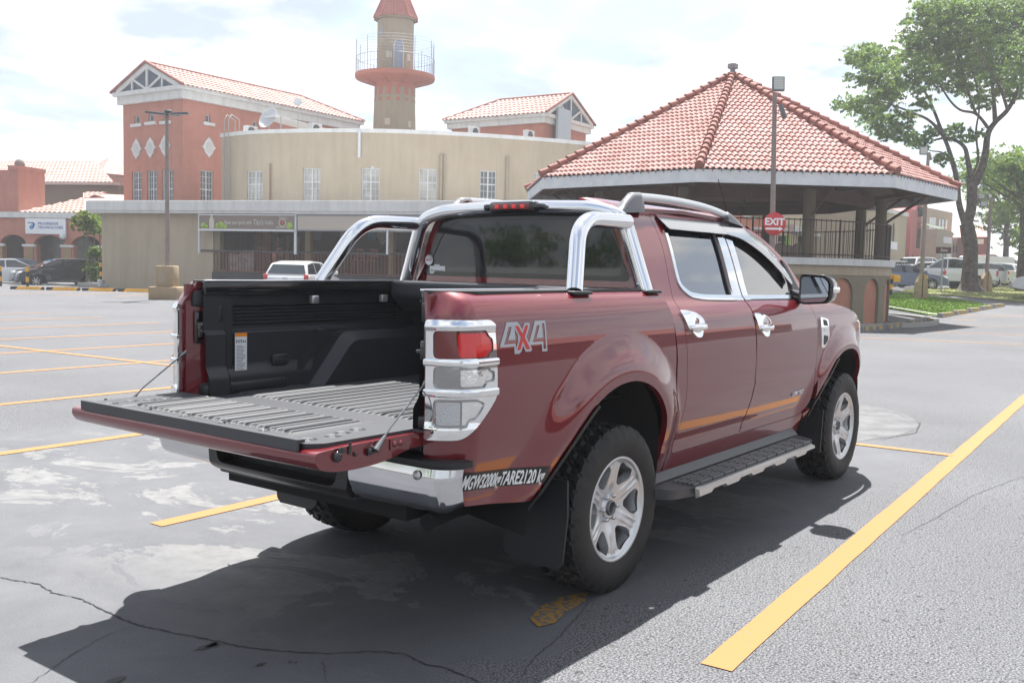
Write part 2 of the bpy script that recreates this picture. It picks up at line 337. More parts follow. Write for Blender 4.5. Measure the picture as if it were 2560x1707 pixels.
# =================================================================== THE PLACE
# ---- ground material
def ground_mat():
    m = bpy.data.materials.new("asphalt"); m.use_nodes = True; t = m.node_tree; b = t.nodes["Principled BSDF"]; Nn = t.nodes.new; Lk = t.links.new
    tc = Nn("ShaderNodeTexCoord"); se = Nn("ShaderNodeSeparateXYZ"); Lk(tc.outputs["Object"], se.inputs[0])
    def noise(s, d=5, r=.6, dist=0, warp=None):
        n = Nn("ShaderNodeTexNoise"); n.inputs["Scale"].default_value = s; n.inputs["Detail"].default_value = d; n.inputs["Roughness"].default_value = r; n.inputs["Distortion"].default_value = dist
        Lk(tc.outputs["Object"], n.inputs["Vector"]); return n.outputs[0]
    def ramp(x, p0, p1, c0=(0, 0, 0), c1=(1, 1, 1)):
        r = Nn("ShaderNodeValToRGB"); r.color_ramp.elements[0].position = p0; r.color_ramp.elements[1].position = p1
        r.color_ramp.elements[0].color = (*c0, 1); r.color_ramp.elements[1].color = (*c1, 1); Lk(x, r.inputs[0]); return r.outputs[0]
    def mth(op, a, b_, c=None):
        n = Nn("ShaderNodeMath"); n.operation = op
        for i, x in enumerate((a, b_) if c is None else (a, b_, c)):
            if isinstance(x, (int, float)): n.inputs[i].default_value = x
            else: Lk(x, n.inputs[i])
        return n.outputs[0]
    def mapr(x, a, b_, smooth=True):
        n = Nn("ShaderNodeMapRange"); n.interpolation_type = 'SMOOTHSTEP'; Lk(x, n.inputs[0]); n.inputs[1].default_value = a; n.inputs[2].default_value = b_; return n.outputs[0]
    def mix(f, a, c):
        n = Nn("ShaderNodeMix"); n.data_type = 'RGBA'
        if isinstance(f, (int, float)): n.inputs[0].default_value = f
        else: Lk(f, n.inputs[0])
        for k, x in ((6, a), (7, c)):
            if isinstance(x, tuple): n.inputs[k].default_value = (*x, 1)
            else: Lk(x, n.inputs[k])
        return n.outputs[2]
    X, Y = se.outputs[0], se.outputs[1]
    wob = mth('MULTIPLY', mth('SUBTRACT', noise(.8, 6, .65), .5), 1.8)
    # right-hand coarse asphalt (y below the long yellow line, and far ahead of the pickup)
    yy = mth('ADD', mth('ADD', Y, wob), mth('MULTIPLY', X, .04))
    coarse = mth('SUBTRACT', 1.0, mapr(yy, -1.15, -.85))
    xx = mth('ADD', X, wob); ahead = mapr(xx, 4.6, 5.0); left = mapr(mth('ADD', Y, mth('MULTIPLY', wob, .3)), 4.9, 5.15)
    coarse = mth('MAXIMUM', coarse, mth('MAXIMUM', ahead, left))
    def mulc(a, c):
        n = Nn('ShaderNodeMix'); n.data_type = 'RGBA'; n.blend_type = 'MULTIPLY'; n.inputs[0].default_value = 1; Lk(a, n.inputs[6]); Lk(c, n.inputs[7]); return n.outputs[2]
    speck = mulc(ramp(noise(105, 2, .85), .40, .62, (.030, .031, .034), (.190, .192, .200)), ramp(noise(26, 4, .75), .36, .43, (.42, .42, .42), (1.05, 1.05, 1.05)))
    big = ramp(noise(.35, 6, .62), .3, .75, (.80, .80, .80), (1.12, 1.12, 1.12))
    def mulc_(a, c):
        n = Nn("ShaderNodeMix"); n.data_type = 'RGBA'; n.blend_type = 'MULTIPLY'; n.inputs[0].default_value = 1; Lk(a, n.inputs[6]); Lk(c, n.inputs[7]); return n.outputs[2]
    rough_c = mulc(speck, big)
    fine = ramp(noise(120, 2, .6), .25, .8, (.086, .089, .097), (.132, .135, .143))
    smooth_c = mulc(fine, ramp(noise(1.3, 8, .68, .4), .32, .70, (.82, .82, .83), (1.16, 1.15, 1.13)))
    stain = ramp(noise(.9, 5, .6, .8), .56, .70); smooth_c = mix(mth('MULTIPLY', stain, .35), smooth_c, (.075, .075, .08))
    # flaking pale patches
    vm = Nn("ShaderNodeMapping"); vm.inputs["Scale"].default_value = (1, .62, 1); Lk(tc.outputs["Object"], vm.inputs[0])
    pn = Nn("ShaderNodeTexNoise"); pn.inputs["Scale"].default_value = 1.5; pn.inputs["Detail"].default_value = 14; pn.inputs["Roughness"].default_value = .70; pn.inputs["Distortion"].default_value = .55; Lk(vm.outputs[0], pn.inputs["Vector"])
    pm = ramp(pn.outputs[0], .522, .538)
    env = mth('MULTIPLY', mth('SUBTRACT', 1.0, mapr(X, 2.2, 4.2)), mth('MULTIPLY', mapr(Y, -1.0, -.55), mth('SUBTRACT', 1.0, mapr(Y, 3.6, 5.2))))
    env = mth('MULTIPLY', env, mapr(X, -1.7, -.6))
    pale = ramp(noise(9, 8, .7), .30, .75, (.12, .12, .12), (.215, .215, .212))
    smooth_c = mix(mth('MULTIPLY', pm, env), smooth_c, pale)
    wear = ramp(noise(2.1, 9, .7, 1.0), .52, .80); smooth_c = mix(mth('MULTIPLY', wear, .22), smooth_c, (.175, .175, .172))
    col = mix(coarse, smooth_c, rough_c)
    Lk(col, b.inputs["Base Color"]); b.inputs["Roughness"].default_value = .86; b.inputs["Specular IOR Level"].default_value = .35
    bp = Nn("ShaderNodeBump"); bp.inputs["Distance"].default_value = .004; bp.inputs["Strength"].default_value = .5
    hh = mth('ADD', mth('MULTIPLY', noise(110, 3, .8), mth('ADD', mth('MULTIPLY', coarse, 1.0), .12)), mth('MULTIPLY', mth('MULTIPLY', pm, env), .35)); Lk(hh, bp.inputs["Height"]); Lk(bp.outputs[0], b.inputs["Normal"])
    return m
gm = ground_mat()
xs = np.concatenate([np.linspace(-900, -70, 8), np.arange(-60, 150, 2.0), np.linspace(155, 1500, 10)])
ys = np.concatenate([np.linspace(-900, -70, 8), np.arange(-60, 110, 2.0), np.linspace(115, 1500, 10)])
GX, GY = np.meshgrid(xs, ys, indexing='ij'); GZ = gz(GX, GY)
vs_ = np.stack([GX, GY, GZ], -1).reshape(-1, 3); ny = len(ys)
fs_ = [(i*ny+j, (i+1)*ny+j, (i+1)*ny+j+1, i*ny+j+1) for i in range(len(xs)-1) for j in range(ny-1)]
tag(raw("ground", vs_, fs_, [gm], smooth=True), kind="structure")
def painted(name, col, col2, thr):
    m = bpy.data.materials.new(name); m.use_nodes = True; t = m.node_tree; b = t.nodes["Principled BSDF"]
    tc = t.nodes.new("ShaderNodeTexCoord"); n = t.nodes.new("ShaderNodeTexNoise"); n.inputs["Scale"].default_value = 14; n.inputs["Detail"].default_value = 9; n.inputs["Roughness"].default_value = .75
    t.links.new(tc.outputs["Object"], n.inputs[0]); r = t.nodes.new("ShaderNodeValToRGB"); r.color_ramp.elements[0].position = thr; r.color_ramp.elements[1].position = thr+.05
    r.color_ramp.elements[0].color = (*col2, 1); r.color_ramp.elements[1].color = (*col, 1); t.links.new(n.outputs[0], r.inputs[0]); t.links.new(r.outputs[0], b.inputs["Base Color"]); b.inputs["Roughness"].default_value = .75
    return m
ylw = painted("yellow paint", (.320, .145, .036), (.18, .13, .07), .38); ylw2 = painted("worn yellow", (.62, .36, .06), (.15, .15, .15), .52)
def strip(mb, P, Q, w, zo=.004, n=1, mi=0, rag=.0):
    P = np.array(P, float)[:2]; Q = np.array(Q, float)[:2]; d = Q-P; L_ = np.linalg.norm(d); d /= L_; q = np.array([-d[1], d[0]])
    n = max(n, int(L_/(.25 if rag else 2.0))); vs = []
    for k in range(n+1):
        c = P+d*L_*k/n
        for s in (-1, 1): p = c+q*s*(w/2+(random.uniform(-rag, rag) if rag else 0)); vs.append((p[0], p[1], float(gz(p[0], p[1]))+zo))
    mb.add(vs, [(2*k, 2*k+1, 2*k+3, 2*k+2) for k in range(n)], mi)
m = MB()
for y0, xa, xb in ((1.655, -.70, 4.70), (4.20, -4, 9.2), (6.62, -4, 9.2), (9.22, -4, 9.2), (11.66, -4, 9.2), (14.12, -4, 9.2), (16.7, -2, 9.4), (19.2, 0, 9.5), (21.7, 2, 9.5)):
    strip(m, (xa, y0-.012*0), (xb, y0+.01*(xb-xa)), .115, rag=.003)
strip(m, (3.55, 19.4), (4.74, .0), .115, zo=.006); strip(m, (4.74, 0), (4.80, -1.32), .10, zo=.006)
strip(m, (-.50, -1.625), (9.6, -1.12), .125, rag=.003); strip(m, (9.6, -1.12), (30, -.2), .12)
for a, b_ in (((2100, 842), (2560, 862)), ((2150, 822), (2560, 838)), ((2140, 806), (2560, 817)), ((2230, 796), (2560, 803)), ((2330, 786), (2560, 791))): strip(m, gp(*a), gp(*b_), .12)
for a, b_ in (((0, 736), (190, 728)), ((140, 740), (360, 727)), ((290, 742), (400, 733))): strip(m, gp(*a), gp(*b_), .12)
tag(m.build("road_markings", [ylw]), kind="structure")
m = MB(); m.add([(gp(u, v)[0], gp(u, v)[1], .0045) for u, v in ((1325, 1548), (1350, 1518), (1400, 1494), (1470, 1482), (1462, 1506), (1415, 1530), (1385, 1560), (1345, 1568))], [tuple(range(8))])
wm = mat("worn mark", (.10, .10, .102), rough=.85, noise=(34, (.30, .165, .035), 12, .46, .50)); tag(m.build("worn_road_marking", [wm]), kind="structure")
m = MB()
def crack(pts, w):
    P = [gp(*p)[:2] for p in pts]; Q = [P[0]]
    for a, b_ in zip(P[:-1], P[1:]):
        n = max(2, int(np.linalg.norm(b_-a)/.02))
        for k in range(1, n+1): Q.append(a+(b_-a)*k/n+rng.normal(0, .0035, 2))
    vs = []
    for i, p in enumerate(Q):
        d = Q[min(i+1, len(Q)-1)]-Q[max(i-1, 0)]; d /= np.linalg.norm(d)+1e-9; q = np.array([-d[1], d[0]]); ww = w*(.35+random.random()*.9)*(.4+.6*min(1, min(i, len(Q)-1-i)/8))
        for s in (-1, 1): vs.append((p[0]+q[0]*s*ww/2, p[1]+q[1]*s*ww/2, .003))
    m.add(vs, [(2*k, 2*k+1, 2*k+3, 2*k+2) for k in range(len(Q)-1)])
crack([(-60, 1436), (0, 1443.7), (95, 1458.6), (131, 1482), (202, 1497), (268, 1530), (345, 1563), (428, 1580), (619, 1619), (744, 1631), (821, 1634), (952, 1628), (1012, 1634), (1065, 1661), (1101, 1667), (1167, 1691), (1230, 1720)], .0085)
crack([(333, 1566), (262, 1590), (202, 1622), (119, 1679), (60, 1720)], .0035)
crack([(830, 1636), (808, 1655), (812, 1680), (818, 1705)], .0035); crack([(1101, 1667), (1160, 1650), (1240, 1630)], .002)
crack([(2140, 1022), (2230, 1030), (2300, 1058), (2290, 1082), (2200, 1100)], .012); crack([(2560, 1190), (2440, 1235), (2330, 1300), (2250, 1340)], .004)
crack([(700, 1262), (640, 1270), (560, 1262)], .003); crack([(1480, 1500), (1400, 1590), (1340, 1640), (1290, 1707)], .004)
tag(m.build("pavement_cracks", [mat("crack", (.035, .035, .037), rough=.95)]), kind="structure")
m = MB(); pc = [gp(u, v) for u, v in ((2085, 1018), (2160, 1012), (2235, 1026), (2292, 1050), (2296, 1072), (2240, 1090), (2165, 1100), (2110, 1112), (2085, 1080))]; pc = rpoly([(p[0], p[1]) for p in pc], .25, 4); m.add([(p[0], p[1], .0026) for p in pc], [tuple(range(len(pc)))]); tag(m.build('pavement_patch', [mat('pale patch', (.095, .097, .10), rough=.9, noise=(3.5, (.145, .145, .144), 12, .4, .6))]), kind='structure')
m = MB()
for u, v, a in ((515, 1615), (655, 1660), (288, 1700), (725, 1655), (740, 1656), (805, 1703), (912, 1652), (520, 1622)) and [(515, 1617, .05), (535, 1612, .035), (653, 1661, .022), (288, 1702, .045), (725, 1655, .008), (740, 1656, .008), (912, 1652, .007)]:
    P = gp(u, v); m.add([(P[0]+a*math.cos(t)*random.uniform(.5, 1.3), P[1]+a*.5*math.sin(t)*random.uniform(.5, 1.3), .0034) for t in np.linspace(0, 6.0, 14)], [tuple(range(14))])
tag(m.build("oil_spots", [mat("oil", (.03, .03, .032), rough=.6)]), kind="structure")

# ---- facades: a local frame with x along the wall, y into the building
def rayh(u, v=650): d = at(u, v, 1.0)-CAM; return d
class Fac:
    def __init__(s, P, rz): s.o = np.array(P, float)[:2]; s.rz = rz; s.ex = np.array([math.cos(rz), math.sin(rz)]); s.ey = np.array([-math.sin(rz), math.cos(rz)])
    @staticmethod
    def two(u0, D0, u1, D1):
        A = at(u0, 650, D0)[:2]; B = at(u1, 650, D1)[:2]; return Fac(A, math.atan2(B[1]-A[1], B[0]-A[0]))
    def s(f, u, y=0, v=650, along='x'):
        d = rayh(u, v)[:2]; o = f.o+f.ey*y-CAM[:2] if along == 'x' else f.o+f.ex*y-CAM[:2]; e = f.ex if along == 'x' else f.ey
        A = np.array([[e[0], -d[0]], [e[1], -d[1]]]); return float(np.linalg.solve(A, -o)[0])
    def z(f, u, v, y=0, along='x'):
        d = rayh(u, v); o = f.o+f.ey*y-CAM[:2] if along == 'x' else f.o+f.ex*y-CAM[:2]; e = f.ex if along == 'x' else f.ey
        A = np.array([[e[0], -d[0]], [e[1], -d[1]]]); k = float(np.linalg.solve(A, -o)[1]); return float(CAM[2]+d[2]*k)
    def root(s, name, label, cat, z=0, group=None): return empty(name, (s.o[0], s.o[1], z), label, cat, group, rz=s.rz)
def wallh(mb, s0, s1, z0, z1, y0, y1, holes=(), mi=0):
    xs_ = sorted({s0, s1, *[h[0] for h in holes], *[h[1] for h in holes]})
    for a, b_ in zip(xs_[:-1], xs_[1:]):
        hs = sorted([(h[2], h[3]) for h in holes if h[0] < (a+b_)/2 < h[1]]); z = z0
        for ha, hb in hs:
            if ha > z: mb.box((a, y0, z), (b_, y1, ha), mi)
            z = hb
        if z1 > z: mb.box((a, y0, z), (b_, y1, z1), mi)
terra = mat("terracotta wall", (.41, .165, .12), rough=.85, streak=.10, noise=(1.6, (.48, .20, .145), 6, .3, .75))
terral = mat("salmon wall", (.58, .24, .15), rough=.85)
beige = mat("beige wall", (.39, .325, .24), rough=.88, streak=.10, noise=(.7, (.435, .37, .28), 7, .3, .75))
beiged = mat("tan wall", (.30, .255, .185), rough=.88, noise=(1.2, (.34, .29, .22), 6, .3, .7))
cream = mat("cream wall", (.64, .54, .41), rough=.88)
olive = mat("olive wall", (.20, .175, .12), rough=.88, noise=(2, (.24, .21, .15), 5, .3, .7))
pinkw = mat("pink wall", (.48, .16, .16), rough=.85)
whitep = mat("white plaster", (.60, .61, .61), rough=.8, streak=.14, noise=(1.8, (.67, .67, .66), 6, .3, .7))
whitem = mat("white metal", (.60, .62, .64), rough=.5)
greym = mat("grey metal", (.36, .38, .40), rough=.5)
brownw = mat("brown wood", (.16, .060, .028), rough=.6, noise=(3, (.24, .09, .035), 5, .3, .7))
darkin = mat("dark interior", (.020, .018, .018), rough=.8)
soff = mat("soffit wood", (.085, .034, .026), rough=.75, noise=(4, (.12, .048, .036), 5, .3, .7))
winm = mat("window glass", (.10, .115, .12), rough=.08, coat=1)
winc = mat("curtained window", (.30, .30, .26), rough=.3, coat=1, noise=(1.3, (.48, .47, .43), 3, .4, .62))
rbar = mat("red brown metal", (.17, .065, .05), rough=.6)
ironm = mat("black iron", (.03, .028, .026), rough=.6)
def tilemat(name, a, b_, sc_=2.0): return mat(name, a, rough=.78, noise=(sc_, b_, 8, .32, .72), bump=(30, .2, .01))
tiler = tilemat("roof tile", (.37, .175, .15), (.52, .35, .315)); tilep = tilemat("pale roof tile", (.40, .22, .18), (.52, .36, .32)); tiledk = tilemat("old roof tile", (.20, .065, .05), (.34, .15, .12))
def tiled(name, A, B, Tp, mats, parent, poly=None, w=.21, l=.36, h=.036, us=7, vstep=4, flip=False):
    """tiles on the plane through eave A->B (local) and the top point Tp; poly in (along, up) metres"""
    A, B, Tp = [np.array(p, float) for p in (A, B, Tp)]; ex = (B-A)/np.linalg.norm(B-A); up = (Tp-A)-ex*((Tp-A)@ex); Ls = np.linalg.norm(up); up /= Ls; n = np.cross(ex, up); n = n if n[2] > 0 else -n
    def F(u, v):
        u = np.asarray(u, float); v = np.asarray(v, float); ph = u/w*2*math.pi
        k = np.floor(v/l); fr = v/l-k
        hh = h*(np.sin(ph)+.28*np.cos(2*ph))+.048*(1-fr)+.004*np.sin(k*12.9+np.floor(u/w)*7.7)
        return A+ex*u[..., None]+up*v[..., None]+n*hh[..., None]
    P = np.array(poly, float); s_ = sdp(P)
    vl = []; k = 0
    while k*l < P[:, 1].max()+l: vl += [k*l+.001, k*l+l*.5, (k+1)*l-.001]; k += 1
    return patch(name, F, (P[:, 0].min(), P[:, 0].max()), (0, 1), (w/us, l/vstep), mats, parent, sd=s_, flip=(np.cross(ex, up)@n < 0), flange=.03, vlist=vl, flat=True)
def window(parent, s0, s1, z0, z1, y, fm, pm, nx=4, nz=5, name="window", bar=.035, cross=True):
    m = MB(); y0 = y-.02; y1 = y+.04
    m.box((s0, y0, z0), (s0+.05, y1, z1)); m.box((s1-.05, y0, z0), (s1, y1, z1)); m.box((s0+.05, y0, z0), (s1-.05, y1, z0+.05)); m.box((s0+.05, y0, z1-.05), (s1-.05, y1, z1))
    for k in range(1, nx):
        x = s0+(s1-s0)*k/nx; b = bar*(2.0 if cross and k == nx//2 else .6); m.box((x-b/2, y0+.005, z0+.05), (x+b/2, y1-.005, z1-.05))
    for k in range(1, nz):
        z = z0+(z1-z0)*k/nz; b = bar*(1.8 if cross and k == (nz+1)//2 else .6); m.box((s0+.05, y0+.008, z-b/2), (s1-.05, y1-.008, z+b/2))
    w_ = m.build(name, [fm], parent); m = MB(); m.box((s0+.02, y+.045, z0+.02), (s1-.02, y+.06, z1-.02)); m.build("pane", [pm], w_); return w_

# ---- low restaurant block
F1 = Fac.two(223, 46.9, 1090, 41.2); r1 = F1.root("restaurant_building", "long single storey beige building with white fascia and open railed veranda", "building")
S1 = lambda u, y=0: F1.s(u, y); Z1 = lambda u, v, y=0: F1.z(u, v, y)
zt = Z1(600, 504); zb = Z1(600, 534); LEN = S1(1560)
m = MB(); m.box((-.05, 0, zb), (LEN, 16, zt)); m.box((-.12, -.06, zt-.42), (LEN+.1, -.0, zt+.02)); m.box((-.1, .0, zt), (LEN, .25, zt+.05)); m.build("roof_slab", [whitep], r1)
yw_ = .45; sA = F1.s(255, yw_); sB = F1.s(533, yw_); m = MB(); m.box((sA, yw_, -.3), (sB, yw_+.25, zb-.003)); m.box((sA, yw_+.25, -.3), (sA+.25, 15, zb-.003)); m.box((LEN-.3, yw_, -.3), (LEN-.05, 15, zb-.003)); m.build("wall", [beige], r1)
zf = Z1(700, 684, yw_)
m = MB(); m.box((sB, yw_-.1, -.3), (LEN-.3, yw_+.2, zf)); m.build("plinth", [mat("dark plinth", (.05, .05, .055), rough=.8)], r1)
m = MB(); m.box((sB, yw_+.2, zf-.3), (LEN-.3, 8.0, zf-.02)); m.build("veranda_floor", [mat("dark tiles", (.06, .045, .04), rough=.5)], r1)
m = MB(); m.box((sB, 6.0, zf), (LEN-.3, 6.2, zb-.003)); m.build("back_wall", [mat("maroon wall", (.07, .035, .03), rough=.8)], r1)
m = MB()
for k in range(8):      # arched spandrels on the back wall
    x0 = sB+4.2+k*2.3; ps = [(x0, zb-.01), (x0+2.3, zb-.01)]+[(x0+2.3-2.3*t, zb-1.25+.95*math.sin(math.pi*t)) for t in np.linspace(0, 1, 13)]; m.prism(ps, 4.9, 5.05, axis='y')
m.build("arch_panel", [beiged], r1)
# left doors and panels inside
m = MB(); m.box((sB+.4, 3.2, zf), (sB+.75, 3.4, zb-.4)); 
for x in (1.0, 1.75, 2.3, 2.9): m.box((sB+x, 3.0, zf), (sB+x+(.45 if x == 1.0 else .12), 3.15, zb-(.1 if x == 1.0 else .9)))
m.build("folding_door", [brownw], r1)
m = MB(); m.box((F1.s(571, .9), .9, Z1(600, 676, .9)), (F1.s(634, .9), .95, Z1(600, 634, .9))); m.build("patterned_screen", [mat("screen", (.20, .17, .17), rough=.8, noise=(6, (.36, .31, .32), 6, .4, .6))], r1)
m = MB(); m.box((sB+.02, .5, zf), (sB+.32, .8, zb-.01)); m.build("pier", [olive], r1)
zr = Z1(700, 632, yw_)
m = MB(); m.box((F1.s(500, yw_), yw_-.06, zr), (LEN-.3, yw_+.0, zr+.07)); m.build("handrail", [mat("dark rail", (.06, .05, .055), rough=.5)], r1)
m = MB(); x = sB+.05; k = 0
while x < LEN-.4: m.box((x, yw_-.045, zf), (x+.035, yw_-.015, zr)); x += .165
m.box((sB, yw_-.05, zf+.04), (LEN-.4, yw_-.01, zf+.08)); tag(m.build("baluster", [rbar], r1), kind="stuff")
for uL, uR in ((736, 742), (966, 971)):
    m = MB(); m.box((F1.s(uL, .1), .05, Z1(uL, 636, .1)), (F1.s(uR, .1), .12, zb-.003)); m.build("awning_post", [whitem], r1)
m = MB(); m.box((F1.s(497, .1), .05, Z1(497, 634, .1)), (F1.s(500.5, .1), .12, zb-.003)); m.build("awning_post", [whitem], r1)
for uL, uR in ((762, 775), (970, 983), (1180, 1193)):
    m = MB(); m.box((F1.s(uL, 1.2), 1.2, zf), (F1.s(uR, 1.2), 1.5, zb-.003)); m.build("column", [mat("ochre column", (.24, .17, .085), rough=.8)], r1)
# the banner and the rolled blinds (hang from the building: their own things)
zbb = Z1(600, 573, .05); zbt = Z1(600, 539, .05); xa, xb = F1.s(500, .05), F1.s(735, .05)
bnr = F1.root("advertising_banner", "long grey brown advertising banner with bottle picture above the veranda", "banner")
m = MB(); m.box((xa, .0, zbb), (xb, .03, zbt)); m.build("sheet", [mat("banner cloth", (.20, .165, .14), rough=.7, noise=(.9, (.24, .19, .165), 4, .3, .7))], bnr)
m = MB(); m.box((xa-.05, -.03, zbb-.09), (xb+.05, .04, zbb-.002)); m.box((xa-.05, -.03, zbt+.002), (xb+.05, .04, zbt+.05)); m.build("frame", [whitem], bnr)
hB = zbt-zbb; Mb = lambda x, z: Matrix(((1, 0, 0, x), (0, 0, -1, -.006), (0, 1, 0, z), (0, 0, 0, 1)))
pw = mat("banner print", (.55, .53, .50), rough=.7)
text_mesh("lettering", "Raise your spirits with", .27, pw, bnr, Mb(xa+(xb-xa)*.275, zbb+hB*.48), .004, fit=(xb-xa)*.285)
text_mesh("lettering", "Tito's", .36, pw, bnr, Mb(xa+(xb-xa)*.575, zbb+hB*.50), .002, fit=(xb-xa)*.105, shear=.3)
text_mesh("lettering", "Vodka", .26, pw, bnr, Mb(xa+(xb-xa)*.70, zbb+hB*.48), .002, fit=(xb-xa)*.09)
text_mesh("lettering", "Tito's", .19, pw, bnr, Mb(xa+(xb-xa)*.885, zbb+hB*.84), .002, align='CENTER', shear=.2)
m = MB(); m.lathe([(.19, 0), (.19, .004), (.155, .004), (.155, 0)], 24, Matrix.Translation((xa+(xb-xa)*.885, -.001, zbb+hB*.50)) @ Matrix.Rotation(rad(90), 4, 'X')); m.build("ring_mark", [pw], bnr)
m = MB(); m.lathe([(.0005, .004), (.11, .004), (.11, 0)], 16, Matrix.Translation((xa+(xb-xa)*.885, -.002, zbb+hB*.50)) @ Matrix.Rotation(rad(90), 4, 'X')); m.build("red_mark", [mat("banner red", (.40, .12, .07), rough=.7)], bnr)
text_mesh("lettering", "Handmade", .14, pw, bnr, Mb(xa+(xb-xa)*.885, zbb+hB*.17), .002, align='CENTER')
m = MB(); m.prism([(xa+.55, zbb+.02), (xa+.80, zbb+.02), (xa+.80, zbb+.40), (xa+.72, zbb+.55), (xa+.70, zbb+.92), (xa+.64, zbb+.92), (xa+.62, zbb+.55), (xa+.55, zbb+.40)], -.012, -.002, axis='y'); m.build("bottle_print", [mat("bottle print", (.52, .50, .42), rough=.6)], bnr)
m = MB()
for x, r in ((.22, .14), (.36, .10), (1.0, .13), (1.18, .16), (1.40, .10), (xb-xa-.2, .16)): m.lathe([(.0005, .004), (r, .004), (r, 0)], 14, Matrix.Translation((xa+x, -.003, zbb+r+.01)) @ Matrix.Rotation(rad(90), 4, 'X'))
m.build("lime_print", [mat("lime print", (.32, .45, .08), rough=.6)], bnr)
zc2 = Z1(900, 576, .05); zt2 = Z1(900, 541, .05)
for k, (ua, ub) in enumerate(((744, 965), (973, 1200))):
    bl2 = F1.root("roller_blind", ["plain beige blind hanging beside the banner", "plain beige blind behind the pickup sport bar"][k], "blind", group="blinds over the veranda")
    m = MB(); m.box((F1.s(ua, .05), .02, zc2), (F1.s(ub, .05), .05, zt2)); m.build("sheet", [mat("blind cloth", (.44, .39, .34), rough=.8)], bl2)
    m = MB(); m.box((F1.s(ua, .05), .0, zt2), (F1.s(ub, .05), .08, zb-.002)); m.box((F1.s(ua, .05), .0, zc2-.06), (F1.s(ub, .05), .07, zc2)); m.build("roller", [mat("blind rail", (.20, .20, .22), rough=.5)], bl2)
# bar chairs and picture frames inside
chm = mat("red chair wood", (.22, .07, .05), rough=.5)
def barchair(x, y, i, lab):
    P = F1.o+F1.ex*x+F1.ey*y; e = empty("bar_chair", (P[0], P[1], zf), lab, "chair", "chairs on the veranda", rz=F1.rz+random.uniform(-.4, .4))
    m = MB(); m.box((-.2, -.2, .68), (.2, .2, .73)); m.build("seat", [chm], e)
    m = MB(); m.box((-.2, .17, .73), (-.16, .2, 1.2)); m.box((.16, .17, .73), (.2, .2, 1.2)); m.box((-.2, .17, 1.1), (.2, .2, 1.2)); m.box((-.16, .175, .85), (.16, .19, .92)); m.build("backrest", [chm], e)
    for sx, sy in ((-1, -1), (1, -1), (-1, 1), (1, 1)): mm_ = MB(); mm_.tube([(sx*.17, sy*.17, .68), (sx*.2, sy*.2, 0)], .018, 6); mm_.build("leg", [chm], e)
for i, (u, lab) in enumerate(((648, "red wooden bar chair right of the patterned screen"), (690, "red wooden bar chair above the white hatchback"), (850, "red wooden bar chair seen through the left sport bar opening"), (895, "red wooden bar chair behind the slanting chrome bar"), (930, "red wooden bar chair beside the ochre column"))): barchair(F1.s(u, 1.6), 1.6, i, lab)
for u, v0, v1, lab in ((790, 580, 600, "grey poster on the column line inside the veranda"), (930, 575, 600, "blue poster hanging inside the veranda")):
    pr_ = F1.root("poster", lab, "poster"); m = MB(); m.box((F1.s(u-10, 4.8), 4.78, Z1(u, v1, 4.8)), (F1.s(u+10, 4.8), 4.82, Z1(u, v0, 4.8))); m.build("sheet", [mat("poster "+str(u), (.16, .18, .20) if u < 800 else (.08, .20, .26), rough=.6)], pr_)
# ---- curved upper storey
cu = [(553, 58.8), (640, 56.9), (780, 55.7), (925, 55.2), (1070, 55.4), (1220, 56.2), (1345, 57.3), (1460, 58.6), (1600, 60.4)]
cp = cr_curve([at(u, 600, D)[:2] for u, D in cu], 30)
def cu_at(u):
    bestk = min(range(len(cp)-1), key=lambda k: abs(projx(cp[k])-u)); return bestk
def projx(p):
    q = np.array([p[0], p[1], 6.0])-CAM; return W0/2+FPX*(q@AR)/(q@AF)
ub = np.array([projx(p) for p in cp])
def cpt(u): k = np.searchsorted(ub, u); k = min(max(k, 1), len(ub)-1); t = (u-ub[k-1])/(ub[k]-ub[k-1]); return cp[k-1]*(1-t)+cp[k]*t
ztop = 8.80
r2 = empty("curved_building", (*cpt(925), 0), "curved two storey beige building with five white windows behind the low building", "building")
def loc2(p): return (p[0]-r2.location.x, p[1]-r2.location.y)
wins = [(617, 657, 427), (757, 801, 420), (904, 949, 420), (1047, 1092, 422), (1200, 1241, 427), (1332, 1372, 433)]
us = sorted({553, 1600, *[w[0] for w in wins], *[w[1] for w in wins], 590, 700, 830, 870, 980, 1015, 1130, 1165, 1275, 1305, 1420, 1480, 1540})
m = MB(); mw = []
for a, b_ in zip(us[:-1], us[1:]):
    A, B = cpt(a), cpt(b_); w_ = [w for w in wins if w[0] == a]
    f = Fac(A, math.atan2(B[1]-A[1], B[0]-A[0])); L_ = float(np.linalg.norm(B-A)); Mx = Matrix.Translation((*loc2(A), 0)) @ Matrix.Rotation(f.rz, 4, 'Z')
    def bx(p, q, mi=0): m.box(p, q, mi, M=Mx)
    if w_:
        wz1 = f.z((a+b_)/2, w_[0][2]); wz0 = wz1-1.95; bx((0, 0, 2), (L_, .3, wz0)); bx((0, 0, wz1), (L_, .3, ztop)); mw.append((Mx, L_, wz0, wz1))
    else: bx((0, 0, 2), (L_, .3, ztop))
    bx((-.0, -.07, ztop), (L_+.005, .4, ztop+.22), 1)
m.build("wall", [beige, whitep], r2)
for i, (Mx, L_, z0, z1) in enumerate(mw):
    w_ = window(r2, 0, L_, z0, z1, .12, whitem, winc if i != 4 else winm); 
    for o in (w_, *w_.children): o.data.transform(Mx)
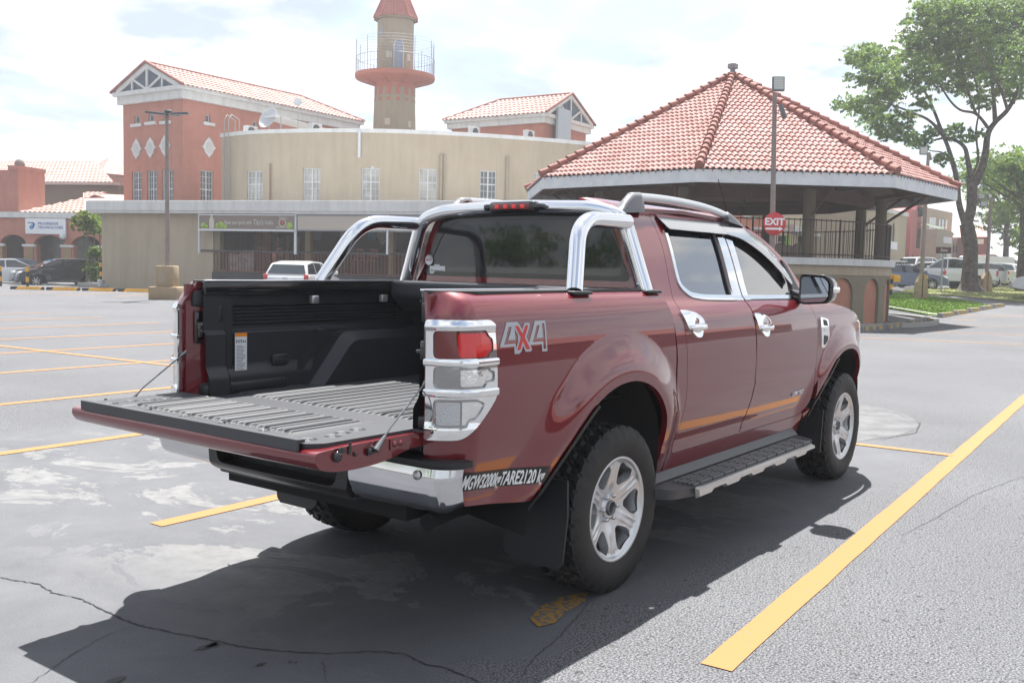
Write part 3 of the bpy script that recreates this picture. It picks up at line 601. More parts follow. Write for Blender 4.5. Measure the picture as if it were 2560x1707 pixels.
for u, v0, v1, mt, r in ((898, 326, 395, whitem, .09), (1102, 388, 505, beiged, .09), (1109, 388, 505, beiged, .05), (1266, 392, 505, beiged, .09), (677, 410, 505, mat("rusty pipe", (.26, .17, .12), rough=.7), .045)):
    A = cpt(u); f = Fac(A, 0); B = cpt(u+4); f = Fac(A, math.atan2(B[1]-A[1], B[0]-A[0])); z0, z1 = f.z(u, v1), min(f.z(u, v0), ztop+.1)
    q = f.o-f.ey*.09; m = MB(); m.cyl(loc2(q), r, z0, z1, 8); m.build("drainpipe", [mt], r2)
A = cpt(575); B = cpt(580); f = Fac(A, math.atan2(B[1]-A[1], B[0]-A[0])); Mx = Matrix.Translation((*loc2(A), 0)) @ Matrix.Rotation(f.rz, 4, 'Z')
m = MB()
for x in (-.22, .22): m.tube([Mx @ Vector(p) for p in ((x, -.25, 4.0), (x, -.25, ztop+.9), (x+.0, -.05, ztop+1.25), (x, .5, ztop+1.0), (x, .5, ztop))], .035, 6)
for k in range(16): m.tube([Mx @ Vector((-.22, -.25, 4.2+k*.3)), Mx @ Vector((.22, -.25, 4.2+k*.3))], .018, 6)
m.build("ladder", [mat("ladder grey", (.27, .26, .24), rough=.6)], r2)
m = MB(); q = cpt(935); m.box((*loc2(q-f.ey*.15), 6.75), (loc2(q)[0]+.3, loc2(q)[1]+.1, 6.95)); m.build("wall_lamp", [whitem], r2)

# ---- tall terracotta building on the left
F3 = Fac(at(457, 300, 58)[:2], rad(3.6)); Zc = lambda u, v, y=0, al='x': F3.z(u, v, y, al)
r3 = F3.root("gabled_building", "tall terracotta building with glazed truss gable and white diamond plaques", "building")
WY = F3.s(308, 0, along='y', v=300); LX = F3.s(893, 0, v=310)-.2; ze = F3.z(457, 247, 0); zk = F3.z(457, 222, 0)
hx = [(F3.s(a, 0), F3.s(b_, 0), F3.z(a, v1, 0), F3.z(a, v0, 0)) for a, b_, v0, v1 in ((502, 534, 425, 520), (514, 526, 286, 305), (631, 643, 303, 322))]
hy = [(F3.s(b_, 0, along='y'), F3.s(a, 0, along='y'), F3.z(a, v1, 0, 'y'), F3.z(a, v0, 0, 'y')) for a, b_, v0, v1 in ((331, 356, 430, 520), (369, 394, 427, 520), (406, 434, 425, 520), (338, 351, 290, 310), (373, 386, 287, 305), (410, 423, 283, 303))]
m = MB(); wallh(m, 0, LX, 0, ze, 0, .3, hx); m.build("side_wall", [terra], r3)
m = MB(); tmp = MB(); wallh(tmp, .3, WY, 0, ze, 0, .3, hy)
m.add([(v[1], v[0], v[2]) for v in tmp.v], tmp.f); m.box((LX-.3, .3, 0), (LX, WY, ze)); m.box((.3, WY-.3, 0), (LX-.3, WY, ze)); m.build("wall", [terra], r3)
for i, h in enumerate(hx): window(r3, h[0], h[1], h[2], h[3], .12, whitem, winm, nx=4 if i == 0 else 1, nz=6 if i == 0 else 1)
for i, h in enumerate(hy):
    w_ = window(r3, h[0], h[1], h[2], h[3], .12, whitem, winm, nx=4 if i < 3 else 1, nz=6 if i < 3 else 1); Msw = Matrix(((0, 1, 0, 0), (1, 0, 0, 0), (0, 0, 1, 0), (0, 0, 0, 1)))
    for o in (w_, *w_.children): o.data.transform(Msw)
for h in hx[1:]: m = MB(); m.box((h[0]-.22, -.12, h[2]-.2), (h[1]+.28, .0, h[2]-.02)); m.build("sill", [whitep], r3)
for h in hy[3:]: m = MB(); m.box((-.12, h[0]-.25, h[2]-.2), (0, h[1]+.25, h[2]-.02)); m.build("sill", [whitep], r3)
def plaque(c, ax):
    o_ = []
    for k in range(48):
        t = 2*math.pi*k/48; r = 1+.0*t; o_.append((.30*math.cos(t)*r, .42*math.sin(t)*r))
    pts = []
    for k in range(32):
        t = 2*math.pi*k/32; rr = 1.0+.45*max(0, math.cos(4*t)-.55)/.45*(.6 if k % 16 else 1); pts.append((c[0]+.36*rr*math.cos(t), c[1]+.50*rr*math.sin(t)))
    m = MB(); m.prism(pts, -.09, -.002, axis='y' if ax == 'x' else 'x'); p_ = m.build("diamond_plaque", [whitep], r3)
    pts2 = [(c[0]+.24*math.cos(2*math.pi*k/24), c[1]+.34*math.sin(2*math.pi*k/24)) for k in range(24)]; m = MB(); m.prism(pts2, -.11, -.088, axis='y' if ax == 'x' else 'x'); m.build("plaque_centre", [mat("plaque", (.52, .52, .51), rough=.8)], p_)
plaque((F3.s(521, 0), F3.z(521, 369, 0)), 'x')
for u, v in ((344.5, 373), (379, 370), (415, 365)): plaque((F3.s(u, 0, along='y'), F3.z(u, v, 0, 'y')), 'y')
m = MB(); m.box((-.25, -.25, ze), (LX+.25, -.0, zk-.1)); m.box((-.25, 0, ze), (0, WY+.25, zk-.1)); m.box((-.45, -.45, zk-.1), (LX+.45, -.0, zk+.15)); m.box((-.45, 0, zk-.1), (0, WY+.45, zk+.15)); m.build("cornice", [whitep], r3)
zrd = F3.z(375.5, 160, WY/2 if False else 0, 'y') ; zrd = F3.z(375.5, 161, 0, 'y')
sl = math.hypot(WY/2+.5, zrd-zk)
tiled("roof", (-.5, -.55, zk+.12), (LX+.5, -.55, zk+.12), (-.5, WY/2, zrd), [tilep], r3, [(0, 0), (LX+1.0, 0), (LX+1.0-3.2, sl+.1), (0, sl+.1)], w=.34, l=.55, h=.05, us=5, vstep=3)
m = MB(); m.quad((-.5, WY+.55, zk+.12), (LX+.5, WY+.55, zk+.12), (LX-2.5, WY/2, zrd), (-.5, WY/2, zrd)); m.quad((LX+.5, -.5, zk+.1), (LX+.5, WY+.5, zk+.1), (LX-2.6, WY/2, zrd)); m.build("roof_back", [tilep], r3)
m = MB()    # gable truss, mullions
g0, g1, g2 = (-.1, zk+.15), (WY+.1, zk+.15), (WY/2, zrd-.15)
def bar(a, b_, w, x0=-.42, x1=-.30):
    a = np.array(a); b_ = np.array(b_); d = (b_-a)/np.linalg.norm(b_-a); q = np.array([-d[1], d[0]])*w/2; m.prism([tuple(a-q), tuple(b_-q), tuple(b_+q), tuple(a+q)], x0, x1, axis='x')
bar(g0, g2, .32); bar(g1, g2, .32, -.421, -.299); bar((WY/2, zk), (WY/2, zrd-.2), .14, -.41, -.31); bar((WY/2, zk+.1), (WY*.25, (zk+zrd)/2), .14, -.405, -.312); bar((WY/2, zk+.1), (WY*.75, (zk+zrd)/2), .14, -.405, -.312)
bar((WY*.25, zk), (WY*.25, (zk+zrd)/2), .12, -.40, -.314); bar((WY*.75, zk), (WY*.75, (zk+zrd)/2), .12, -.40, -.314); m.build("gable_truss", [whitep], r3)
m = MB(); m.prism([(0, zk), (WY, zk), (WY/2, zrd-.1)], -.29, -.2, axis='x'); m.build("gable_glass", [mat("gable glass", (.055, .085, .125), rough=.5)], r3)
m = MB(); m.tube([(-.46, -.6, zk+.15), (-.46, WY/2, zrd+.08), (-.46, WY+.6, zk+.15)], .10, 6); m.tube([(-.5, WY/2, zrd+.05), (LX-2.7, WY/2, zrd+.05), (LX+.45, -.5, zk+.18)], .09, 6); m.build("ridge_tile", [tiledk], r3)
def aircon(f, s, y, z, lab, nm_w=.85):
    P = f.o+f.ex*s+f.ey*y; e = empty("air_conditioner", (P[0], P[1], z), lab, "air conditioner", "air conditioners on the roofs", rz=f.rz); m = MB(); m.box((0, 0, 0), (nm_w, .32, .62), bev=.02); c = m.build("case", [whitem], e)
    m = MB(); m.lathe([(.0005, .012), (.24, .012), (.26, .02), (.26, 0)], 20, Matrix.Translation((nm_w*.42, -.001, .31)) @ Matrix.Rotation(rad(90), 4, 'X')); m.build("fan_grille", [mat("fan dark", (.09, .09, .095), rough=.6)], e); return e
fa = F3
e = aircon(F3, F3.s(472, -2.5), -2.5, zt+.06, "white air conditioner on the low roof before the terracotta wall", 1.1)
zz = ztop+.22
def on_roof(u, v_bot, D): P = at(u, v_bot, D); return P
for u, vb, D, lab in ((617, 336, 57.5, "white air conditioner beside the satellite dish"), (780, 330, 57, "white air conditioner under the sloping cover on the roof"), (1180, 338, 58.5, "white air conditioner near the far grey cabinet"), (1318, 346, 59.5, "white air conditioner before the right gable")):
    P = at(u, vb, D); f = Fac(P[:2], rad(3.6)); aircon(f, 0, 0, P[2]-.1, lab)
P = at(673, 330, 57.2); e = empty("satellite_dish", (P[0], P[1], ztop+.2), "pale round satellite dish on the curved roof", "satellite dish")
m = MB(); dz = P[2]-ztop+.55; Md = Matrix.Translation((0, 0, dz)) @ Matrix.Rotation(YAW+rad(150), 4, 'Z') @ Matrix.Rotation(rad(62), 4, 'Y') @ Matrix.Diagonal((1.1, 1, 1, 1))
m.lathe([(.001, 0), (.25, .02), (.5, .08), (.62, .13), (.64, .14), (.62, .10), (.001, -.03)], 24, Md); m.build("dish", [mat("dish grey", (.50, .50, .52), rough=.6)], e); m = MB(); m.tube([(0, 0, -.3), (0, 0, dz)], .04, 6); m.build("mast", [greym], e)
P = at(745, 325, 57); e = empty("aerial_mast", (P[0], P[1], ztop+.2), "thin aerial mast with small round dish before the tiled roof", "aerial"); m = MB(); m.tube([(0, 0, -.2), (0, 0, 1.7)], .025, 6); m.build("mast", [greym], e)
m = MB(); m.lathe([(.001, .03), (.2, .06), (.24, .09), (.22, .05)], 16, Matrix.Translation((0, 0, 1.75)) @ Matrix.Rotation(YAW, 4, 'Z') @ Matrix.Rotation(rad(-80), 4, 'Y')); m.build("dish", [whitem], e)
P = at(735, 322, 57.3); f = Fac(P[:2], rad(-2)); e = empty("roof_cover", (P[0], P[1], ztop+.2), "white sloping sheet cover standing on the curved roof", "cover", rz=rad(-8))
m = MB(); m.prism([(-1.2, .95), (4.5, .28), (4.5, .20), (-1.2, .87)], 0, 1.6, axis='y'); m.build("sheet", [whitem], e); m = MB(); [m.box((x, 0.0, -.2), (x+.06, .06, .8-.12*x)) for x in (-.9, 1.2, 3.6)]; m.build("support", [greym], e)

# ---- round tower
P = at(986, 327, 76); tw = empty("round_tower", (P[0], P[1], 0), "round beige lookout tower with red cone roof and caged terracotta balcony", "tower")
pxm = 76/FPX
def tz(v): return float(at(986, v, 76)[2])
towm = mat("tower plaster", (.32, .28, .20), rough=.88, streak=.12)
m = MB(); m.lathe([(53*pxm, 0), (53*pxm, tz(330)), (50*pxm, tz(225))], 40); m.build("shaft", [towm], tw)
m = MB(); m.lathe([(45*pxm, tz(186)), (45*pxm, tz(60))], 40); m.lathe([(49*pxm, tz(60)), (52*pxm, tz(50)), (46*pxm, tz(48))], 40); m.build("upper_shaft", [towm], tw)
m = MB(); m.lathe([(50.3*pxm, tz(226)), (50.5*pxm, tz(216)), (52*pxm, tz(214)), (97*pxm, tz(203)), (99*pxm, tz(200)), (99*pxm, tz(192)), (45*pxm, tz(191))], 48, smooth=False)
for k in range(14):
    a0 = 2*math.pi*k/14; 
    vs = [(50.9*pxm*math.cos(a0+t), 50.9*pxm*math.sin(a0+t), z) for z in (tz(245), tz(225)) for t in (-.12, 0, .12)]; m.add(vs, [(0, 1, 4, 3), (1, 2, 5, 4)])
    m.add([(51.6*pxm*math.cos(a0+.10*math.cos(t)), 51.6*pxm*math.sin(a0+.10*math.cos(t)), tz(256)+.14*math.sin(t)) for t in np.linspace(0, 5.5, 8)], [tuple(range(8))])
for k in range(8):
    a0 = 2*math.pi*k/8+.35; c_, s_ = math.cos(a0), math.sin(a0); q = .12
    P_ = [(52*pxm, tz(218)), (52*pxm, tz(206)), (92*pxm, tz(202.5)), (92*pxm, tz(205))]; vs = [(r*c_-q*w*s_, r*s_+q*w*c_, z) for w in (-1, 1) for r, z in P_]; m.add(vs, [(0, 1, 2, 3), (4, 5, 6, 7), (0, 1, 5, 4), (1, 2, 6, 5), (2, 3, 7, 6), (3, 0, 4, 7)])
m.build("balcony", [mat("tower terracotta", (.42, .15, .10), rough=.85)], tw)
m = MB(); RB = 97*pxm
for k in range(60):
    a0 = 2*math.pi*k/60; p = (RB*math.cos(a0), RB*math.sin(a0)); m.tube([(*p, tz(192)), (*p, tz(152) if k % 6 else tz(112))], .018 if k % 6 else .03, 4)
for v in (152, 172, 110, 117, 124, 131, 138, 145): m.tube([(RB*math.cos(t), RB*math.sin(t), tz(v)) for t in np.linspace(0, 2*math.pi, 49)], .012 if v != 152 else .025, 4, cap=False)
m.build("balcony_cage", [mat("cage grey", (.26, .27, .29), rough=.5)], tw)
m = MB(); K = 10; prof = [(56, 56), (48, 38), (40, 20), (32, 0), (22, -25), (10, -55), (0.5, -85)]
for k in range(K):
    for (r0, v0), (r1, v1_) in zip(prof[:-1], prof[1:]):
        a0, a1 = 2*math.pi*k/K+.1, 2*math.pi*(k+1)/K+.1; m.add([(r0*pxm*math.cos(a0), r0*pxm*math.sin(a0), tz(v0)), (r0*pxm*math.cos(a1), r0*pxm*math.sin(a1), tz(v0)), (r1*pxm*math.cos(a1), r1*pxm*math.sin(a1), tz(v1_)), (r1*pxm*math.cos(a0), r1*pxm*math.sin(a0), tz(v1_))], [(0, 1, 2, 3)])
    m.tube([(r*pxm*1.01*math.cos(2*math.pi*k/K+.1), r*pxm*1.01*math.sin(2*math.pi*k/K+.1), tz(v)) for r, v in prof], .07, 5)
    for j in range(1, 5):
        a = 2*math.pi*(k+j/5)/K+.1; cf = math.cos(math.pi/K)/math.cos(abs((j/5-.5))*2*math.pi/K); m.tube([(r*pxm*cf*math.cos(a), r*pxm*cf*math.sin(a), tz(v)) for r, v in prof[:5]], .05, 4)
m.build("cone_roof", [tilemat("tower tile", (.40, .12, .10), (.48, .18, .15), 1.0)], tw)
fdir = math.atan2(CAM[1]-tw.location.y, CAM[0]-tw.location.x)
def towwin(du, v0, v1, wpx, mt, r, arch=True, nm="tower_window"):
    a0 = fdir+math.asin(np.clip(du*pxm/r, -1, 1)); hw = wpx*pxm/2/r; zs = [tz(v1)+(tz(v0)-tz(v1))*t for t in (0, .8, .93, 1)]; ws = [1, 1, .7, .2] if arch else [1, 1, 1, 1]
    for rr, kk, mtt, n2 in ((r+.05, 1.25, whitep if arch else mt, nm), (r+.07, 1.0, mt, "pane")):
        m = MB(); vs = []
        for z, w_ in zip(zs, ws):
            for t in (-1, 0, 1): vs.append((rr*math.cos(a0+hw*kk*w_*t), rr*math.sin(a0+hw*kk*w_*t), z))
        m.add(vs, [(i*3+k, i*3+k+1, (i+1)*3+k+1, (i+1)*3+k) for i in range(3) for k in range(2)]); o = m.build(n2, [mtt], tw if rr < r+.06 else prev); prev = o
sk = mat("sky window", (.16, .22, .30), rough=.1, coat=1); plb = mat("pale box", (.50, .46, .38), rough=.7)
towwin(8, 112, 180, 20, sk, 45*pxm); towwin(-33, 78, 105, 6, sk, 45*pxm)
for du, v0, v1, w_ in ((-15, 140, 157, 12), (31, 144, 160, 10), (-17, 304, 320, 11), (36, 307, 323, 8)): towwin(du, v0, v1, w_, plb, (45 if v0 < 200 else 51)*pxm, False, "wall_box")

# ---- terracotta building on the right with gable facing right
F4 = Fac(at(1359, 300, 62)[:2], rad(3.6)); r4 = F4.root("gabled_building", "smaller terracotta building with pale tiled roof between tower and pavilion", "building")
LY = F4.s(1124, 0, along='y'); WX = F4.s(1456, 0); zk4 = F4.z(1359, 289, 0); ze4 = F4.z(1359, 308, 0); zr4 = F4.z(1413, 236, 0)
m = MB(); m.box((0, 0, 0), (WX, LY, ze4)); m.build("wall", [terra], r4)
m = MB(); m.box((-.25, -.25, ze4), (WX+.25, LY+.25, zk4-.1)); m.box((-.4, -.4, zk4-.1), (WX+.4, LY+.4, zk4+.12)); m.build("cornice", [whitep], r4)
sl = math.hypot(WX/2+.5, zr4-zk4)
tiled("roof", (-.5, LY+.5, zk4+.1), (-.5, -.5, zk4+.1), (WX/2, LY+.5, zr4), [tilep], r4, [(0, 0), (LY+1, 0), (LY+1, sl+.1), (2.6, sl+.1)], w=.34, l=.55, h=.05, us=5, vstep=3)
m = MB(); m.quad((WX+.5, LY+.5, zk4+.1), (WX+.5, -.5, zk4+.1), (WX/2, -.5, zr4), (WX/2, LY-2, zr4)); m.quad((-.5, LY+.5, zk4+.1), (WX+.5, LY+.5, zk4+.1), (WX/2, LY-2.1, zr4)); m.build("roof_back", [tilep], r4)
m = MB()
def bar2(a, b_, w, y0=-.42, y1=-.30):
    a = np.array(a); b_ = np.array(b_); d = (b_-a)/np.linalg.norm(b_-a); q = np.array([-d[1], d[0]])*w/2; m.prism([tuple(a-q), tuple(b_-q), tuple(b_+q), tuple(a+q)], y0, y1, axis='y')
bar2((-.2, zk4+.1), (WX/2, zr4-.1), .28); bar2((WX+.2, zk4+.1), (WX/2, zr4-.1), .28, -.421, -.299); bar2((WX/2, zk4), (WX/2, zr4-.2), .12, -.41, -.31)
for k in (.25, .75): bar2((WX/2, zk4+.1), (WX*k, (zk4+zr4)/2), .12, -.405, -.312); bar2((WX*k, zk4), (WX*k, (zk4+zr4)/2), .10, -.40, -.314)
m.build("gable_truss", [whitep], r4)
m = MB(); m.prism([(0, zk4), (WX, zk4), (WX/2, zr4-.1)], -.29, -.2, axis='y'); m.build("gable_glass", [mat("gable glass", (.07, .085, .105))], r4)
m = MB(); m.tube([(-.5, -.46, zk4+.15), (WX/2, -.46, zr4+.06), (WX+.5, -.46, zk4+.15)], .09, 6); m.tube([(WX/2, -.5, zr4+.05), (WX/2, LY-2, zr4+.05), (-.4, LY+.5, zk4+.15)], .09, 6); m.build("ridge_tile", [tiledk], r4)
m = MB(); m.box((F4.s(1380, -.4), -.6, ze4-1.6), (F4.s(1412, -.4), -.42, zk4+.6)); m.build("glass_box", [mat("grey pane", (.30, .34, .38), rough=.2, coat=1)], r4)

# ---- far left shop block
F5 = Fac.two(-40, 60, 300, 58); r5 = F5.root("arcade_building", "terracotta arcade with white sign board and tiled roofs at the far left", "building")
S5 = lambda u, y=0: F5.s(u, y); Z5 = lambda u, v, y=0: F5.z(u, v, y)
zf5 = Z5(100, 536); zc5 = Z5(100, 545)
arcs = [(-58, -3), (1, 66), (84, 161), (178, 253), (270, 340)]
W5 = S5(330)
def holes5(U, V):
    r = None
    for a, b_ in arcs:
        x0, x1 = S5(a), S5(b_); zs = Z5(100, 613); rx = (x1-x0)/2; rz_ = Z5(100, 588)-zs; cx = (x0+x1)/2
        d = np.where(V > zs, (np.sqrt(((U-cx)/rx)**2+((V-zs)/rz_)**2)-1)*min(rx, rz_), np.maximum(np.abs(U-cx)-rx*.80, -9)); r = d if r is None else np.minimum(r, d)
    return r
def F5w(u, z): u = np.asarray(u, float); z = np.asarray(z, float); return np.stack([u, 0*u, z], -1)
patch("arcade_wall", F5w, (-5, W5), (-.3, zc5), (.12, .10), [terra], r5, sd=lambda U, V: -holes5(U, V), flange=.35)
m = MB(); m.box((-6, -.15, zc5), (S5(196), 5, zf5+.12)); m.build("cornice", [whitep], r5)
for u in (-1, 75, 170, 262):
    x = S5(u); m = MB(); m.box((x-.27, -.08, -.2), (x+.27, -.003, Z5(100, 610))); m.build("pillar", [mat("ochre pillar", (.30, .20, .10), rough=.8)], r5)
    m = MB(); m.box((x-.45, -.14, Z5(100, 617)), (x+.45, -.002, Z5(100, 611))); m.build("capital", [whitep], r5)
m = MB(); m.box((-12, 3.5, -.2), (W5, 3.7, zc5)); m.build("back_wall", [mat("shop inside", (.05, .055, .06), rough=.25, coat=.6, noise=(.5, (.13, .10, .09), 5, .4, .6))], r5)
m = MB(); m.prism([(-.5, zf5+.1), (5, zf5+.1)][:0] or [(-1, zf5+.1), (S5(185), zf5+.1), (S5(172), Z5(170, 520, 2)), (-1, Z5(170, 520, 2))], 2, 2.02) if False else None
x1_ = S5(208); xa_ = S5(185, 4)
tiled("lower_roof", (S5(50), .0, zf5+.12), (x1_, .0, zf5+.12), (S5(50), 5.0, Z5(150, 482, 5)), [tilep], r5, [(0, 0), (x1_-S5(50), 0), (xa_-S5(50), 5.4), (2.6, 5.4)], w=.34, l=.55, h=.05, us=4, vstep=2)
m = MB(); m.quad((x1_, 0, zf5+.12), (x1_+4, 7, zf5+.5), (xa_+4, 9, Z5(185, 482, 5)), (xa_, 5, Z5(185, 482, 5))); m.build("side_roof", [tilep], r5)
m = MB(); m.box((-.5, .6, zf5), (S5(49, .6), 3.0, Z5(20, 425, .6))); m.box((S5(26, .6), .5, Z5(20, 425, .6)), (S5(49, .6)+.05, 3.05, Z5(40, 414, .6))); p_ = m.build("parapet_tower", [terra], r5)
m = MB(); m.lathe([(.0005, -.32), (.22, -.25), (.32, 0), (.22, .25), (.0005, .32)], 16, Matrix.Translation((S5(36, 1), 1.6, Z5(36, 408, 1)))); m.build("ball_finial", [mat("grey stone", (.20, .18, .16), rough=.9)], p_)
yb = 12; m = MB(); m.box((-16, yb, 0), (S5(300, yb), yb+10, Z5(200, 463, yb))); m.build("upper_wall", [mat("umber wall", (.18, .12, .085), rough=.9)], r5)
m = MB(); m.box((-16, yb-.5, Z5(200, 463, yb)), (S5(296, yb), yb+.2, Z5(200, 456, yb))); m.build("upper_fascia", [mat("fascia pink", (.55, .40, .36), rough=.8)], r5)
ze5 = Z5(200, 457, yb); tiled("upper_roof", (-18, yb-.5, ze5), (S5(296, yb), yb-.5, ze5), (-18, yb+6, Z5(150, 408, yb+6)), [tilep], r5, [(0, 0), (S5(296, yb)+18, 0), (S5(227, yb+6)+18, 7.6), (0, 7.6)], w=.34, l=.55, h=.05, us=4, vstep=2)
P = F5.o+F5.ex*S5(283, 30)+F5.ey*30; e = empty("hipped_roof_house", (P[0], P[1], 0), "distant hipped red roof peeping over the far left block", "building"); hz_ = Z5(283, 425, 30); m = MB(); m.box((-1.6, -1, 0), (1.6, 2.2, hz_-.5)); m.build("wall", [terra], e)
m = MB(); tp = Z5(283, 392, 30); m.add([(-1.9, -1.3, hz_-.5), (1.9, -1.3, hz_-.5), (1.9, 2.5, hz_-.5), (-1.9, 2.5, hz_-.5), (0, .6, tp)], [(0, 1, 4), (1, 2, 4), (2, 3, 4), (3, 0, 4)]); m.build("roof", [tiler], e)
# sign board
sg = F5.root("shop_sign", "white sign board with blue logo above the arcade arches", "sign"); xa, xb = S5(69), S5(169); z0, z1 = Z5(100, 585), Z5(100, 546.5)
m = MB(); m.box((xa, -.16, z0), (xb, -.06, z1)); m.build("board", [mat("sign white", (.74, .75, .77), rough=.5)], sg)
blu = mat("sign blue", (.03, .035, .28), rough=.5); cyn = mat("sign cyan", (.05, .38, .62), rough=.5); hS = z1-z0; wS = xb-xa
Ms = lambda x, z, o=-.163: Matrix(((1, 0, 0, xa+wS*x), (0, 0, -1, o), (0, 1, 0, z0+hS*z), (0, 0, 0, 1)))
text_mesh("lettering", "PROGRESSIVE", .215, blu, sg, Ms(.32, .66), .002, fit=wS*.50, offset=.004); text_mesh("lettering", "TECHNOLOGIES", .215, blu, sg, Ms(.32, .42), .002, fit=wS*.62, offset=.004)
def lx(x, z): return (xa+wS*x, z0+hS*z)
m = MB(); m.prism([lx(.05, .74), lx(.20, .74), lx(.245, .66), lx(.235, .52), lx(.20, .34), lx(.155, .28), (xa+wS*.115, z0+hS*.34), lx(.11, .50), lx(.14, .52), lx(.15, .40), lx(.185, .46), lx(.20, .62), lx(.17, .68), lx(.07, .69)], -.172, -.162, axis='y'); m.build("logo", [blu], sg)
m = MB(); m.prism([lx(.15, .60), lx(.185, .62), lx(.19, .45), lx(.165, .33), lx(.13, .36), lx(.14, .48)], -.176, -.170, axis='y'); m.build("logo", [cyn], sg)
m = MB(); m.box((xa+wS*.292, -.165, z0+hS*.26), (xa+wS*.296, -.16, z0+hS*.74)); m.build("divider", [greym], sg)
P = F5.o+F5.ex*S5(168)-F5.ey*.35; e = empty("globe_lamp", (P[0], P[1], Z5(168, 600)), "white globe lamp on the arcade wall under the sign", "lamp"); m = MB(); m.lathe([(.0005, 0), (.12, .03), (.19, .12), (.205, .22), (.17, .34), (.08, .41), (.0005, .42)], 20); m.build("globe", [whitem], e); m = MB(); m.cyl((0, 0), .09, -.15, .0, 12); m.box((-.03, 0, -.12), (.03, .36, -.05)); m.build("bracket", [ironm], e)

# ---- the octagonal pavilion
GC = at(1812, 679, 33); gx, gy = GC[0], GC[1]; pav = empty("pavilion", (gx, gy, 0), "eight sided open pavilion with red clay tile roof on a round arched base", "pavilion")
def gpos(R, phi, z=0): a = rad(phi); q = -FH*math.cos(a)*R+RH*math.sin(a)*R; return np.array([q[0], q[1], z])
RG = 7.13; zE = 4.22; zA = 7.98; phis = [-18.5+45*k for k in range(8)]
for k in range(8):
    A = gpos(RG, phis[k], zE); B = gpos(RG, phis[k]+45, zE); Lw = float(np.linalg.norm(B-A)); Sl = math.hypot(RG*math.cos(rad(22.5)), zA-zE); vis = k in (0, 1, 6, 7, 2)
    tiled("roof_face", A, B, [0, 0, zA], [tiler], pav, [(0, 0), (Lw, 0), (Lw/2, Sl)], w=.172, l=.30, h=.030, us=8 if vis else 4, vstep=4 if vis else 2)
for k in range(8):
    A = gpos(RG+.05, phis[k], zE+.06); n = 23; m = MB(); ax_ = np.array([0, 0, zA+.08])
    for i in range(n):
        p = A+(ax_-A)*(i/n); q = A+(ax_-A)*((i+1.12)/n); m.tube([p+[0, 0, .035], q+[0, 0, -.005]], [.120, .092], 9)
    m.build("hip_tiles", [tiledk], pav)
m = MB(); m.cyl((0, 0), .09, zA, zA+.42, 8); m.box((-.13, -.13, zA+.25), (.13, .13, zA+.40)); m.build("finial", [mat("grey finial", (.24, .24, .25), rough=.7)], pav)
m = MB()
for k in range(8):
    A = gpos(RG-.03, phis[k]); B = gpos(RG-.03, phis[k]+45); A2 = gpos(RG-.09, phis[k]); B2 = gpos(RG-.09, phis[k]+45); z0, z1 = zE-.36, zE-.015
    vs = [(*p[:2], z) for z in (z0, z1) for p in (A, B, B2, A2)]; m.add(vs, [(0, 1, 5, 4), (1, 2, 6, 5), (2, 3, 7, 6), (3, 0, 4, 7), (0, 3, 2, 1), (4, 5, 6, 7)])
m.build("fascia", [mat("flaking white board", (.60, .62, .64), rough=.7, noise=(3.5, (.70, .71, .72), 8, .35, .6))], pav)
m = MB()
bulbs = [mat("bulb green", (.03, .25, .10), rough=.3), mat("bulb red", (.45, .05, .04), rough=.3), mat("bulb blue", (.05, .10, .35), rough=.3)]
for k in range(8):
    for i in range(22):
        p = gpos(RG+.0, phis[k])+(gpos(RG, phis[k]+45)-gpos(RG, phis[k]))*((i+.5)/22); m.lathe([(.0005, -.055), (.016, -.035), (.010, 0), (.0005, 0)], 5, Matrix.Translation((p[0], p[1], zE-.02)), mi=(i*7+k) % 3)
tag(m.build("string_lights", bulbs, pav), kind="stuff")
m = MB()     # boarded soffit, rafters and ring beams
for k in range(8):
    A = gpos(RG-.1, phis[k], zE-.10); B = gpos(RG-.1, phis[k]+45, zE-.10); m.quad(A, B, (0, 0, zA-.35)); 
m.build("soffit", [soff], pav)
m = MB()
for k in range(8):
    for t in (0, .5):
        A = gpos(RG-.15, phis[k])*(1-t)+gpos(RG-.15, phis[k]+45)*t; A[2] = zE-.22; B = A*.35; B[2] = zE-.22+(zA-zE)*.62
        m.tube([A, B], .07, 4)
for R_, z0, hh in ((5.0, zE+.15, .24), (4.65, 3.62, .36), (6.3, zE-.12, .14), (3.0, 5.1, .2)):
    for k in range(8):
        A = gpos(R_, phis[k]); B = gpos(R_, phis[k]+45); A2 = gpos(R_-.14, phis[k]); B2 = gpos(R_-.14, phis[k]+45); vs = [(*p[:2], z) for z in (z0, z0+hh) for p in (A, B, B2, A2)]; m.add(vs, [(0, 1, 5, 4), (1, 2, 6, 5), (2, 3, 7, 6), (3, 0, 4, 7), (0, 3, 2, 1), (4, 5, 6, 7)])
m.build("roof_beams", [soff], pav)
for ph in (-66, -27, 16, 75, 100, 150, -150, -115):
    p = gpos(4.9, ph); m = MB(); m.cyl(p, .175, 1.9, 3.9, 20); m.build("column", [mat("olive column", (.155, .125, .085), rough=.85)], pav)
    m = MB(); q = gpos(6.4, ph); m.tube([(p[0], p[1], 3.05), (q[0], q[1], zE-.08)], .045, 4); m.build("strut", [soff], pav)
zS = 1.93
m = MB(); m.cyl((0, 0), 5.37, zS-.20, zS, 96, smooth=True); m.build("base_slab", [whitep], pav)
m = MB(); m.cyl((0, 0), 5.27, zS-.48, zS-.20, 96); m.build("base_band", [beige], pav)
def fcyl(a, z): a = np.asarray(a, float); z = np.asarray(z, float); return np.stack([5.25*np.cos(a), 5.25*np.sin(a), z], -1)
base_a = math.atan2(-FH[1], -FH[0])
NB = 22; dA = 2*math.pi/NB; ph0 = None
def ang(phi): q = gpos(1, phi); return math.atan2(q[1], q[0])
aref = ang(44)
